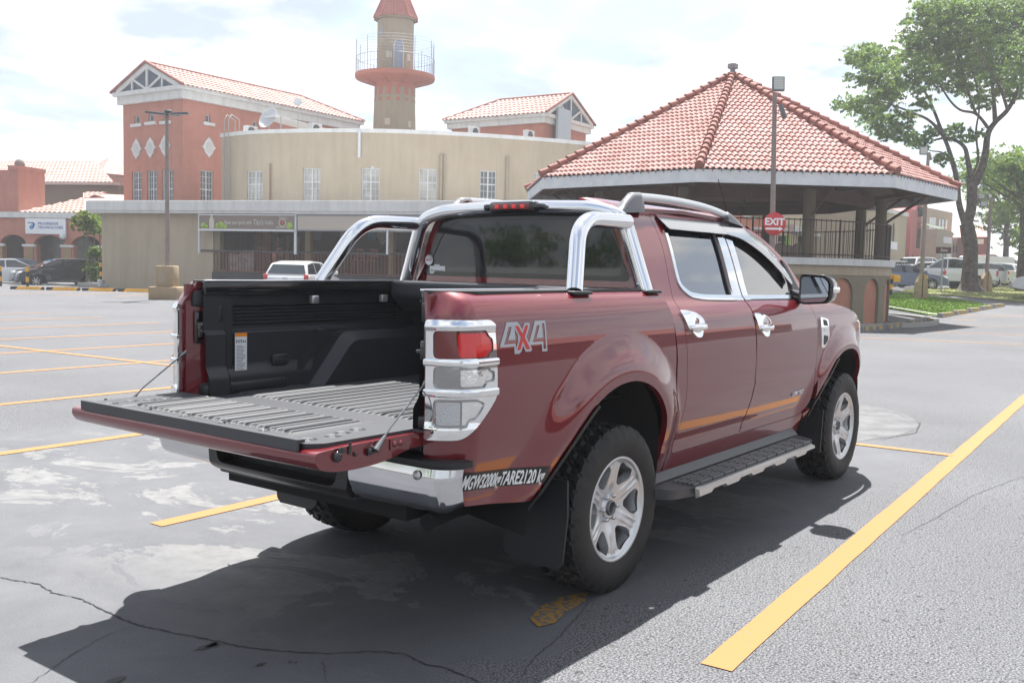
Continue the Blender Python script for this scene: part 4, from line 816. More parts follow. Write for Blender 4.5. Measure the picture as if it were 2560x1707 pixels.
def archsd(A, Z):
    k = np.round((A-aref)/dA); u = (A-aref-k*dA)*5.25; zs = .88; hw = .47
    return np.where(Z > zs, np.sqrt(u**2+((Z-zs)*.96)**2)-hw, np.abs(u)-hw)
patch("base_wall", fcyl, (0, 2*math.pi), (0, zS-.48), (.012, .05), [olive], pav, sd=lambda U, V: -archsd(U, V), flange=.10)
def fcyl2(a, z): a = np.asarray(a, float); z = np.asarray(z, float); return np.stack([5.17*np.cos(a), 5.17*np.sin(a), z], -1)
patch("arch_infill", fcyl2, (0, 2*math.pi), (0, zS-.48), (.03, .2), [mat("salmon infill", (.42, .185, .125), rough=.88, noise=(2, (.46, .22, .15), 5, .3, .7))], pav)
m = MB()
for k in range(190):
    a = 2*math.pi*k/190; p = (5.2*math.cos(a), 5.2*math.sin(a)); m.tube([(*p, zS), (*p, zS+1.12)], .011 if k % 16 else .03, 5)
for zz_ in (1.08, .10): m.tube([(5.2*math.cos(t), 5.2*math.sin(t), zS+zz_) for t in np.linspace(0, 2*math.pi, 97)], .018, 5, cap=False)
m.build("railing", [mat("railing brown", (.045, .030, .025), rough=.6)], pav)
# paved apron round the pavilion
m = MB(); q = [gpos(6.6, t) for t in range(0, 360, 8)]; m.add([(p[0]+gx, p[1]+gy, .006) for p in q], [tuple(range(len(q)))]); tag(m.build("pavement", [mat("old paving", (.11, .11, .112), rough=.9, noise=(1.5, (.15, .15, .15), 6, .3, .7))]), kind="structure")
m = MB(); 
for ra, rb in ((6.6, 6.75),):
    n = 60
    for i in range(n):
        p0, p1 = gpos(ra, 360*i/n), gpos(ra, 360*(i+1)/n); q0, q1 = gpos(rb, 360*i/n), gpos(rb, 360*(i+1)/n)
        vs = [(p[0]+gx, p[1]+gy, z) for z in (-.05, .12) for p in (p0, p1, q1, q0)]; m.add(vs, [(0, 1, 5, 4), (1, 2, 6, 5), (2, 3, 7, 6), (3, 0, 4, 7), (4, 5, 6, 7)])
tag(m.build("kerb", [mat("kerb concrete", (.34, .33, .31), rough=.9)]), kind="structure")

# ---- lamp posts and signs
galv = mat("brown post", (.20, .15, .135), rough=.55, noise=(3, (.26, .21, .19), 5, .3, .7)); conc = mat("tan concrete", (.30, .22, .13), rough=.9, noise=(5, (.36, .27, .17), 6, .3, .7))
def flood(parent_name, P, rz, tilt, w, h, label, group="floodlights"):
    e = empty(parent_name, P, label, "floodlight", group, rz=rz); M_ = Matrix.Rotation(tilt, 4, 'X')
    m = MB(); m.box((-w/2, 0, -h/2), (w/2, .09, h/2), bev=.01, M=M_); m.build("housing", [mat("flood housing", (.13, .14, .16), rough=.5)], e)
    m = MB(); m.box((-w/2+.03, -.006, -h/2+.03), (w/2-.03, .004, h/2-.03), M=M_); g = m.build("lens", [mat("flood lens", (.46, .47, .42), rough=.3)], e)
    m = MB(); [m.box((-w/2+.03, -.010, -h/2+h*k/6), (w/2-.03, -.004, -h/2+h*k/6+.012), M=M_) for k in range(1, 6)]; m.build("led_rows", [mat("led rows", (.62, .63, .62), rough=.3)], g); return e
P = at(1931, 730, 24.0); pp = P.copy(); top = at(1937, 234, 24.0)
e = empty("lamp_post", (P[0], P[1], 0), "brown steel lamp post carrying the red exit disc", "lamp post")
m = MB(); dx, dy = top[0]-P[0], top[1]-P[1]; m.tube([(0, 0, 0), (dx, dy, top[2])], [.075, .055], 12); m.build("pole", [galv], e); m = MB(); m.box((-.25, -.25, 0), (.25, .25, .5), bev=.02); m.build("foot", [conc], e)
fr = math.atan2(RH[1], RH[0])
q = at(1947, 209, 24); flood("floodlight", q-np.array([0, 0, .0]), fr, rad(-8), .30, .36, "square pale floodlight on top of the exit post", None)
q = at(1961, 279, 24); flood("floodlight", q, fr+rad(80), rad(-20), .24, .34, "dark floodlight seen edge on beside the exit post", None)
q = at(1936, 560, 23.88); e = empty("exit_sign", q, "round red exit sign on the brown post", "sign", rz=fr); Rr_ = 28.3*23.88/FPX
m = MB(); m.lathe([(.0005, .012), (Rr_, .012), (Rr_, 0), (.0005, 0)], 48, Matrix.Rotation(rad(90), 4, 'X')); m.build("disc", [mat("sign red", (.55, .035, .04), rough=.45, noise=(8, (.60, .06, .065), 4, .3, .7))], e)
Me = lambda x, z: Matrix(((1, 0, 0, x), (0, 0, -1, -.014), (0, 1, 0, z), (0, 0, 0, 1)))
text_mesh("lettering", "EXIT", .235, white, e, Me(0, .045), .001, align='CENTER', xs=1.0, offset=.0085)
m = MB(); m.prism([(-.22, -.095), (.12, -.095), (.12, -.065), (.215, -.118), (.12, -.175), (.12, -.142), (-.22, -.142)], -.0165, -.0125, axis='y'); m.build("arrow", [white], e)
# left lamp post with four flat heads
P = gp(419, 748); e = empty("lamp_post", (P[0], P[1], 0), "tall post with four flat dark lamp heads by the beige wall", "lamp post"); hT = zat(420, 289, 35.4); D_ = 35.4
m = MB(); m.tube([(0, 0, .9), (0, 0, hT)], [.085, .06], 12); m.build("pole", [galv], e)
m = MB(); m.box((-.52, -.52, 0), (.52, .52, .46), bev=.03, M=Matrix.Rotation(fr, 4, 'Z')); m.box((-.32, -.32, .46), (.32, .32, 1.22), bev=.03, M=Matrix.Rotation(fr, 4, 'Z')); ft_ = m.build("foot", [conc], e)
m = MB(); m.box((-.20, -.335, .62), (.02, -.31, 1.0), M=Matrix.Rotation(fr, 4, 'Z')); m.build("hatch", [beiged], ft_)
for a, L_ in ((0, .78), (180, .75), (70, .55), (-65, .6)):
    Mr_ = Matrix.Translation((0, 0, hT)) @ Matrix.Rotation(fr+rad(a), 4, 'Z') @ Matrix.Rotation(rad(-4), 4, 'Y'); m = MB(); m.box((.06, -.13, -.035), (L_, .13, .035), bev=.02, M=Mr_); m.tube([Mr_ @ Vector((0, 0, 0)), Mr_ @ Vector((.2, 0, 0))], .03, 6); m.build("lamp_head", [mat("dark lamp head", (.06, .07, .085), rough=.4)], e)
# right-hand posts
def wedge_post(u, vb, vt, D, lab, heads):
    z0 = zat(u, vb, D); P = at(u, vb, D); e = empty("lamp_post", (P[0], P[1], z0-.05), lab, "lamp post"); h = zat(u, vt, D)-z0
    m = MB(); m.tube([(0, 0, .3), (0, 0, h)], [.10, .07], 10); m.build("pole", [galv], e)
    m = MB(); Mf = Matrix.Rotation(fr, 4, 'Z'); 
    for s in (-1, 1): m.prism([(s*.03, 0), (s*.26, 0), (s*.23, .75), (s*.05, 1.15), (s*.03, 1.15)], -.16, .16, axis='y', M=Mf)
    m.build("foot", [conc], e); return e, z0, h
e, z0, h = wedge_post(2301, 745, 383, 43, "brown lamp post with forked concrete foot on the green lawn", 0)
q = at(2310, 377, 43); flood("floodlight", q, fr, rad(-10), .36, .34, "small floodlight above the pavilion roof on the lawn post", None); q = at(2328, 390, 43); flood("floodlight", q, fr+rad(60), rad(-15), .30, .34, "dark tilted floodlight beside the lawn post", None)
e, z0, h = wedge_post(2464, 731, 492, 50, "brown lamp post right of the big tree trunk", 0)
for du, dv in ((-10, 491), (12, 492), (-4, 510)): q = at(2464+du, dv, 50); flood("floodlight", q, fr+rad(du*3), rad(-15), .34, .30, {-10: "left floodlight on the post behind the tree", 12: "right floodlight on the post behind the tree", -4: "lower floodlight on the post behind the tree"}[du], None)
# brown notice on its post
P = at(2353, 726, 47); z0 = P[2]; e = empty("notice_board", (P[0], P[1], z0), "brown notice board on a thin post before the white pickup", "sign", rz=fr)
m = MB(); m.box((-.035, 0, -.1), (.035, .05, zat(2353, 633, 47)-z0)); m.build("post", [greym], e); zA_, zB_ = zat(2353, 634, 47)-z0, zat(2353, 618, 47)-z0
m = MB(); m.box((-.36, -.04, zA_), (.36, .02, zB_)); m.build("board", [mat("brown board", (.11, .045, .035), rough=.6)], e)
text_mesh("lettering", "Zone", .16, white, e, Matrix(((1, 0, 0, 0), (0, 0, -1, -.046), (0, 1, 0, (zA_+zB_)/2), (0, 0, 0, 1))), .002, align='CENTER', shear=.2)
# striped bollards
yp = mat("bollard yellow", (.72, .36, .03), rough=.5); bp_ = mat("bollard black", (.02, .02, .02), rough=.5)
def bollard(u, vb, vt, D, lab, box=None):
    P = at(u, vb, D); h = zat(u, vt, D)-P[2]; e = empty("striped_bollard", (P[0], P[1], P[2]-.03), lab, "bollard", "striped bollards", rz=fr); m = MB(); n = 4
    for k in range(n): m.cyl((0, 0), .07, h*k/n, h*(k+1)/n-.001, 12, mi=(k+1) % 2 if box is None else k % 2 ^ 1)
    m.build("post", [yp, bp_], e)
    if box: m = MB(); m.box((.05, -.12, h*.62), (.32, .05, h*.93), bev=.01); m.build("cable_box", [yp], e)
bollard(68.6, 716, 665, 45.5, "yellow and black bollard in front of the dark hatchback"); bollard(1, 714, 664, 45.5, "yellow and black bollard at the left picture edge"); bollard(252, 700, 655, 48, "yellow and black bollard at the corner of the beige wall")
bollard(2226, 735, 682, 38, "yellow and black bollard with a yellow box beside the lawn", True); bollard(2314, 726, 686, 44, "short striped bollard in front of the blue sedan")
# wheel stops along the left kerb
stopm = mat("rubber stop", (.035, .035, .036), rough=.8)
m0 = None; pts = [gp(u, v) for u, v in ((-20, 721), (30, 722), (137, 725), (264, 728), (388, 730))]
A = gp(28, 723); B = gp(386, 731); Lk_ = float(np.linalg.norm((B-A)[:2])); az = math.atan2(B[1]-A[1], B[0]-A[0]); ns_ = 4
labs = ["black wheel stop with yellow flashes under the dark hatchback", "black wheel stop with yellow flashes beside the wall corner", "black wheel stop with yellow flashes below the beige wall", "black wheel stop with yellow flashes next to the lamp post foot"]
for i in range(ns_):
    L1_ = Lk_/ns_-.15; P = A+(B-A)*(i/ns_)
    e = empty("wheel_stop", (P[0], P[1], 0), labs[i], "wheel stop", "rubber wheel stops", rz=az); m = MB(); m.prism([(-.12, 0), (.12, 0), (.06, .13), (-.06, .13)], 0, L1_, axis='x'); m.build("block", [stopm], e)
    m = MB()
    for k in range(5): x = .25+k*(L1_-.6)/4; m.add([(x, -.122, .01), (x+.25, -.122, .01), (x+.32, -.063, .134), (x+.07, -.063, .134)], [(0, 1, 2, 3)]); m.add([(x+.07, -.063, .1345), (x+.32, -.063, .1345), (x+.36, .05, .1345), (x+.11, .05, .1345)], [(0, 1, 2, 3)])
    m.build("yellow_flash", [yp], e)
# planter kerb and white pot at the wall corner
P = at(218, 715, 47.5); e = empty("planter_kerb", (P[0], P[1], 0), "low concrete planter edge at the corner of the beige wall", "planter", rz=F1.rz); m = MB(); m.box((-.6, 0, 0), (1.2, 1.2, .22), bev=.02); m.build("edging", [mat("kerb concrete", (.3, .3, .3))], e)
P = at(251, 708, 47.2); e = empty("white_pot", (P[0], P[1], 0), "small white pot at the corner of the beige wall", "pot"); m = MB(); m.lathe([(.10, .06), (.15, .36), (.16, .38), (.13, .38), (.12, .1)], 16); m.build("pot", [whitem], e)

# ---- lawns, kerbs and road on the right
def gpoly(name, uv, zo, mt, kind, wob=0):
    P = [gp(*p) for p in uv]; Q = rpoly([(p[0], p[1]) for p in P], .6, 3); s_ = sdp(Q)
    def F(x, y): x = np.asarray(x, float); y = np.asarray(y, float); return np.stack([x, y, gz(x, y)+zo], -1)
    return tag(patch(name, F, (Q[:, 0].min(), Q[:, 0].max()), (Q[:, 1].min(), Q[:, 1].max()), (.5, .5), [mt], sd=s_), kind=kind)
def grassm(n, a, b_): return mat(n, a, rough=.95, noise=(6, b_, 9, .3, .7), bump=(40, .9, .05))
g1 = grassm("lawn green", (.13, .25, .025), (.24, .33, .06)); g2 = grassm("dry verge", (.20, .19, .06), (.16, .20, .055)); g3 = grassm("dry verge brown", (.23, .19, .10), (.20, .21, .07))
gpoly("lawn_ground", [(2195, 728), (2290, 738), (2390, 748), (2480, 766), (2420, 777), (2350, 792), (2290, 784), (2195, 768)], .03, g1, "structure")
gpoly("verge_ground", [(2243, 731), (2330, 722), (2420, 716), (2600, 708), (2700, 712), (2700, 762), (2560, 757), (2480, 750), (2400, 742), (2300, 737)], .03, g2, "structure")
def tufts(name, uv, n, mt, hmin, hmax):
    Q = np.array([gp(*p)[:2] for p in uv]); s_ = sdp(Q); lo, hi = Q.min(0), Q.max(0); P = rng.uniform(lo, hi, (n*3, 2)); P = P[s_(P[:, 0], P[:, 1]) < 0][:n]; z = gz(P[:, 0], P[:, 1])+.02; a = rng.uniform(0, 6.28, len(P)); h = rng.uniform(hmin, hmax, len(P)); w = .012+.02*rng.random(len(P))
    v = np.stack([np.stack([P[:, 0]-np.cos(a)*w, P[:, 1]-np.sin(a)*w, z], -1), np.stack([P[:, 0]+np.cos(a)*w, P[:, 1]+np.sin(a)*w, z], -1), np.stack([P[:, 0]+rng.normal(0, .03, len(P)), P[:, 1]+rng.normal(0, .03, len(P)), z+h], -1)], 1).reshape(-1, 3)
    f = np.arange(len(v)).reshape(-1, 3); return tag(raw(name, v, f, [mt]), kind="stuff")
tufts("lawn_grass", [(2200, 730), (2290, 740), (2390, 749), (2475, 766), (2420, 776), (2350, 790), (2290, 783), (2200, 768)], 14000, g1, .03, .08)
tufts("verge_grass", [(2250, 731), (2330, 723), (2420, 717), (2600, 710), (2600, 757), (2480, 749), (2400, 741), (2300, 736)], 9000, g2, .03, .08)
ker = mat("kerb concrete", (.34, .33, .31)); yfade = mat("faded yellow", (.34, .27, .14), rough=.8, noise=(9, (.50, .34, .10), 6, .45, .6)); 
A = gp(2349, 794); B = gp(2510, 765); d = (B-A)/np.linalg.norm((B-A)[:2]); Lk_ = float(np.linalg.norm((B-A)[:2])); nk = 5; az = math.atan2(d[1], d[0])
kl = ["pale striped kerb block nearest the pavilion", "second striped kerb block from the pavilion along the lawn", "middle striped kerb block along the lawn edge", "fourth striped kerb block along the lawn edge", "last striped kerb block where the lawn ends"]
for i in range(nk):
    P = A+(B-A)*(i/nk); e = empty("kerb_block", (P[0], P[1], float(gz(P[0], P[1]))-.02), kl[i], "kerb block", "striped kerb blocks by the lawn", rz=az); L1_ = Lk_/nk-.25
    m = MB(); m.prism([(-.11, 0), (.11, 0), (.08, .18), (-.08, .18)], 0, L1_, axis='x'); m.build("block", [ker], e); m = MB()
    for k in range(4): x = .2+k*(L1_-.5)/3.2; m.add([(x, .113 if False else -.1105, .02), (x+.28, -.1105, .02), (x+.28, -.081, .175), (x, -.081, .175)], [(0, 1, 2, 3)]); m.box((x, -.081, .178), (x+.28, .02, .184))
    m.build("yellow_flash", [yfade], e)
for i, (u0, v0, u1, v1) in enumerate(((2148, 832, 2205, 826), (2212, 825, 2262, 816), (2270, 815, 2330, 800))):
    A, B = gp(u0, v0), gp(u1, v1); d = B-A; L1_ = float(np.linalg.norm(d[:2])); e = empty("kerb_block", (A[0], A[1], -.01), ["grey striped kerb block right beside the pickup nose", "grey striped kerb block between pickup and lawn", "grey striped kerb block in front of the pavilion arch"][i], "kerb block", "striped kerb blocks by the lawn", rz=math.atan2(d[1], d[0]))
    m = MB(); m.prism([(-.11, 0), (.11, 0), (.08, .16), (-.08, .16)], 0, L1_*.96, axis='x'); m.build("block", [mat("grey kerb", (.17, .17, .18), rough=.9)], e); m = MB()
    for k in range(3): x = .15+k*L1_*.3; m.box((x, -.115, .06), (x+.22, .03, .165))
    m.build("yellow_flash", [yfade], e)
m = MB(); strip(m, gp(2209, 770), gp(2348, 793), .16, zo=.10); tag(m.build("kerb_line", [ker]), kind="structure")

# ---- buildings seen through and beyond the pavilion
def blk(name, lab, u0, D0, u1, D1, vt0, vt1, mt, depth=8, cat="building", capm=None):
    f = Fac.two(u0, D0, u1, D1); L_ = f.s(u1); r = f.root(name, lab, cat); z0, z1 = f.z(u0, vt0), f.z(u1, vt1)
    m = MB(); m.prism([(0, 0), (L_, 0), (L_, z1), (0, z0)], 0, depth, axis='y'); m.build("wall", [mt], r)
    if capm: m = MB(); m.prism([(-.05, z0), (L_+.05, z1), (L_+.05, z1+.28), (-.05, z0+.28)], -.12, depth+.1, axis='y'); m.build("coping", [capm], r)
    return f, r, L_
f, r, L_ = blk("orange_building", "bright orange wall with white curved arch band behind the pavilion", 1690, 56, 1935, 56, 420, 420, terral)
def fxy(f): 
    return lambda u, v, y=0: (f.s(u, y), f.z(u, v, y))
g = fxy(f); m = MB(); arc = [g(u, v) for u, v in ((1828, 516), (1838, 530), (1852, 541), (1868, 547), (1882, 550))]; arc2 = [g(u, v) for u, v in ((1884, 546), (1869, 543), (1855, 537), (1843, 527), (1834, 515))]; m.prism(arc+arc2, -.15, -.01, axis='y'); m.build("white_arch", [whitep], r)
m = MB(); m.prism([g(1836, 515), g(1912, 515), g(1912, 549), g(1880, 546), g(1862, 540), g(1848, 530)], -.06, -.002, axis='y'); m.build("recess", [cream], r)
m = MB(); m.prism([g(1864, 522), g(1910, 524), g(1909, 544), g(1880, 542), g(1866, 536)], -.3, -.07, axis='y'); m.build("balcony_front", [mat("balcony tan", (.26, .19, .11), rough=.8)], r)
m = MB(); m.prism([g(1872, 569), g(1960, 572), g(1960, 576), g(1872, 574)], -.8, -.1, axis='y'); m.build("canopy", [whitep], r)
f, r, L_ = blk("cream_building", "long cream building with shop signs behind the pavilion railing", 1915, 60, 2150, 63, 430, 430, cream); g = fxy(f)
m = MB(); m.prism([g(1963, 562), g(2003, 582), g(2003, 590), g(1963, 580)], -.8, -.01, axis='y'); m.prism([g(2026, 585), g(2150, 592), g(2150, 598), g(2026, 591)], -.4, -.01, axis='y'); m.build("canopy", [whitep], r)
m = MB(); m.prism([g(2103, 515), g(2115, 515), g(2115, 590), g(2103, 590)], -.2, -.01, axis='y'); m.build("pilaster", [terra], r)
for u0, u1, v0, v1, mt in ((1943, 1958, 590, 604, darkin), (1960, 1970, 590, 612, mat("green ad", (.25, .5, .05), rough=.6)), (2048, 2078, 596, 624, whitem), (2056, 2070, 602, 612, mat("ad blue", (.05, .10, .25), rough=.6)), (2105, 2122, 600, 616, darkin), (2106, 2120, 618, 630, whitem), (1992, 2003, 592, 606, darkin)):
    m = MB(); a, b_ = g(u0, v1), g(u1, v0); m.box((a[0], -.12 if mt != whitem else -.06, a[1]), (b_[0], -.01, b_[1])); m.build("shop_board", [mt], r)
for u in (1956, 2000, 2061, 2108):
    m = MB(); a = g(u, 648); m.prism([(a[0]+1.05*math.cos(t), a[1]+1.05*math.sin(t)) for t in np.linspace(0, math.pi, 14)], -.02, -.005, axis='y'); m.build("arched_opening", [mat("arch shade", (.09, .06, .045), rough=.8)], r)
f, r, L_ = blk("niche_building", "cream building with sloping white coping and round window", 2148, 60, 2262, 75, 516, 540, beige, capm=whitep); g = fxy(f)
for u, v0, v1 in ((2168, 546, 600), (2208, 546, 600), (2229, 556, 604)): a, b_ = g(u-5, v1), g(u+5, v0); m = MB(); m.prism([(a[0], a[1]), (b_[0], a[1]), (b_[0], b_[1]-.5), ((a[0]+b_[0])/2, b_[1]), (a[0], b_[1]-.5)], -.05, -.005, axis='y'); m.build("niche", [beiged], r)
a = g(2228, 583); m = MB(); m.prism([(a[0]+.30*math.cos(t), a[1]+.75*math.sin(t)) for t in np.linspace(0, 6, 14)], -.07, -.045, axis='y'); m.build("oval_window", [darkin], r)
a, b_ = g(2221, 622), g(2238, 606); m = MB(); m.box((a[0], -.1, a[1]), (b_[0], -.01, b_[1])); m.build("wall_sign", [whitem], r)
f, r, L_ = blk("slate_roof_building", "building with dark slate roof above the sloping coping", 2208, 92, 2268, 92, 520, 528, beiged); g = fxy(f); m = MB(); m.prism([g(2212, 532), g(2270, 540), g(2264, 508), g(2212, 500)], -.5, 6); m.build("roof", [mat("slate", (.075, .08, .09), rough=.7)], r)
f, r, L_ = blk("pink_building", "dusty pink stepped wall with green awning beyond the pavilion", 2234, 76, 2280, 82, 570, 518, pinkw); g = fxy(f)
m = MB(); a, b_ = g(2254, 0), g(2281, 0); m.prism([g(2252, 640), g(2280, 640), g(2279, 512), g(2266, 512), g(2265, 522), g(2254, 522)], -.6, -.01, axis='y'); m.build("stepped_wall", [pinkw], r)
m = MB(); m.prism([g(2268, 515), g(2275, 518), g(2276, 538), g(2270, 540)], -.9, -.61, axis='y'); m.prism([g(2270, 572), g(2277, 572), g(2277, 620), g(2269, 620)], -.66, -.61, axis='y'); m.build("dark_window", [darkin], r)
m = MB(); a, b_, c = g(2269, 553), g(2293, 570), g(2269, 571); m.add([(a[0], -.6, a[1]), (b_[0], -2.2, b_[1]), (c[0], -2.2, c[1]), (a[0]+1.2, -.6, a[1])], [(0, 1, 2), (0, 3, 1)]); m.build("awning", [mat("awning green", (.10, .14, .10), rough=.8)], r)
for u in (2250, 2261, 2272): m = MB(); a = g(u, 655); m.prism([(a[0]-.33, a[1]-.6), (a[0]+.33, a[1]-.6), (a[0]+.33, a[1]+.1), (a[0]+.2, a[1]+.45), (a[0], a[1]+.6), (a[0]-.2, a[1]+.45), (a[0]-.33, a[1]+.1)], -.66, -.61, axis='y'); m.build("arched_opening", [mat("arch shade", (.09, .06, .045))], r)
f, r, L_ = blk("office_block", "beige three storey office block with tall white glazing", 2279, 88, 2375, 97, 511, 531, beige, 12); g = fxy(f)
m = MB(); m.prism([g(2279, 522), g(2330, 520), g(2300, 500), g(2279, 500)], .5, 5, axis='y'); m.build("side_roof", [terra], r)
m = MB(); [m.prism([g(u, 582), g(u+4.2, 582), g(u+4.2, 543), g(u, 543)], -.06, -.005, axis='y') for u in (2317, 2322.5, 2328)]; m.build("tall_window", [mat("glazing white", (.62, .66, .70), rough=.3)], r)
m = MB(); m.prism([g(2324, 620), g(2331, 620), g(2331, 583), g(2324, 583)], -.06, -.005, axis='y'); m.build("stair_window", [winc], r)
for u in (2341, 2349, 2358):
    for v0, v1 in ((549, 572), (600, 614)): m = MB(); a, b_ = g(u-1, v1), g(u+4, v0); m.box((a[0], -.05, a[1]), (b_[0], -.005, b_[1])); m.build("window", [winm], r)
m = MB(); a, b_ = g(2281, 605), g(2323, 583); m.prism([g(2281, 660), g(2323, 660), g(2323, 580), g(2281, 572)], -2.0, -.05, axis='y'); m.build("lower_wing", [beiged], r)
for u0, u1, v0, v1 in ((2296, 2318, 594, 607), (2292, 2300, 618, 643), (2307, 2317, 618, 643)): m = MB(); a, b_ = g(u0, v1), g(u1, v0); m.box((a[0], -2.1, a[1]), (b_[0], -2.01, b_[1])); m.build("wall_sign", [whitem], r)
m = MB(); m.prism([g(2325, 646), g(2380, 650), g(2380, 653), g(2325, 650)], -2, -.1, axis='y'); m.build("canopy", [greym], r)
f, r, L_ = blk("tiled_house", "low beige house with pale red tiled roof left of the tree trunk", 2370, 95, 2462, 95, 592, 592, beige, 8); g = fxy(f)
m = MB(); a, b_, c, d = g(2366, 594, -.5), g(2464, 592, -.5), g(2456, 563, 5), g(2374, 567, 5); m.add([(a[0], -.5, a[1]), (b_[0], -.5, b_[1]), (c[0], 5, c[1]), (d[0], 5, d[1])], [(0, 1, 2, 3)]); m.add([(a[0], -.55, a[1]), (b_[0], -.55, b_[1]), (b_[0], -.55, b_[1]-.3), (a[0], -.55, a[1]-.3)], [(0, 1, 2, 3)]); m.build("roof", [tilep], r)
for u in (2382, 2390, 2398): m = MB(); m.prism([g(u-2, 632), g(u+2, 632), g(u+2, 616), g(u, 609), g(u-2, 616)], -.05, -.004, axis='y'); m.build("window", [darkin], r)
m = MB(); m.prism([g(2384, 650), g(2412, 648), g(2412, 644), g(2395, 643), g(2384, 648)], -1.5, -.1, axis='y'); m.build("awning", [yp], r)
f, r, L_ = blk("red_column_porch", "dark red porch with signs between the tree trunk and post", 2440, 90, 2466, 90, 592, 592, mat("dark red", (.22, .05, .04), rough=.8), 4); g = fxy(f); m = MB(); m.prism([g(2436, 610), g(2450, 610), g(2450, 598), g(2436, 598)], -.5, -.05, axis='y'); m.build("sign_board", [cream], r)
f, r, L_ = blk("low_shops", "low white and orange roofed shops at the far right", 2462, 84, 2640, 84, 655, 655, mat("grey wall", (.35, .34, .33), rough=.8), 8); g = fxy(f); m = MB(); m.prism([g(2462, 655), g(2512, 655), g(2500, 648), g(2478, 636), g(2466, 636)], -.6, 3, axis='y'); m.build("roof", [tiler], r); m = MB(); m.prism([g(2512, 660), g(2640, 664), g(2640, 658), g(2512, 650)], -.8, 3, axis='y'); m.build("roof", [greym], r)  # shop walls are one even grey
# boundary railing behind the cars
f = Fac.two(2225, 66, 2285, 70); r = f.root("boundary_railing", "low white railed wall behind the blue sedan", "railing"); m = MB(); a = f.z(2250, 655); m.box((0, 0, a), (f.s(2285), .08, a+.1)); m.build("rail", [whitem], r); m = MB(); [m.box((k*.5, .02, 0), (k*.5+.06, .06, a)) for k in range(int(f.s(2285)/.5))]; tag(m.build("bar", [ironm], r), kind="stuff")

# ---- cars
cwhite = mat("car white", (.70, .71, .72), rough=.25, coat=1); cblack = mat("car black blue", (.018, .022, .030), rough=.18, coat=1); cblue = mat("car steel blue", (.085, .12, .19), rough=.28, metal=.5, coat=1); csilver = mat("car silver", (.50, .51, .53), rough=.28, metal=.7, coat=1)
cgl = mat("car glass", (.02, .025, .03), rough=.04, coat=1, spec=.8); ctyre = mat("car tyre", (.02, .02, .02), rough=.8); crim = mat("car rim", (.55, .56, .58), rough=.3, metal=.8); ctail = mat("tail lamp", (.50, .02, .02), rough=.2, coat=1); chead = mat("head lamp", (.75, .75, .74), rough=.1, coat=1, metal=.2)
KIND = dict(
 sedan=dict(L=4.5, W=1.74, low=[(-2.25, .35), (-2.25, .85), (-2.15, .98), (-1.55, 1.02), (1.05, .98), (1.9, .84), (2.2, .68), (2.25, .35)], g=[(-1.85, .98), (-1.0, 1.42), (.15, 1.45), (1.15, .95)], pil=[-.35], wb=1.32),
 hatch=dict(L=4.4, W=1.72, low=[(-2.05, .30), (-2.1, .90), (-2.0, 1.0), (1.05, .98), (1.85, .86), (2.15, .66), (2.2, .32)], g=[(-2.02, .98), (-1.72, 1.40), (-.9, 1.50), (.15, 1.47), (1.25, .96)], pil=[-.9, -.05], wb=1.30),
 suv=dict(L=4.5, W=1.80, low=[(-2.2, .38), (-2.22, .95), (-2.12, 1.08), (1.0, 1.05), (1.9, .95), (2.2, .75), (2.22, .40)], g=[(-2.12, 1.05), (-1.72, 1.56), (-1.0, 1.62), (.2, 1.60), (1.15, 1.03)], pil=[-1.05, -.15], wb=1.33),
 pickup=dict(L=5.2, W=1.82, low=[(-2.6, .50), (-2.62, 1.08), (-2.55, 1.12), (-.9, 1.12), (-.9, 1.10), (1.3, 1.08), (2.2, 1.0), (2.55, .8), (2.6, .45)], g=[(-.95, 1.08), (-.80, 1.68), (-.2, 1.75), (.45, 1.72), (1.35, 1.06)], pil=[.1], wb=1.55),
 van=dict(L=5.0, W=1.85, low=[(-2.5, .35), (-2.5, 1.95), (-2.4, 2.02), (1.1, 2.0), (1.3, 1.15), (2.0, 1.02), (2.45, .8), (2.5, .35)], g=[(1.02, 1.1), (1.0, 1.95), (1.08, 1.96), (1.95, 1.05)], pil=[], wb=1.55))
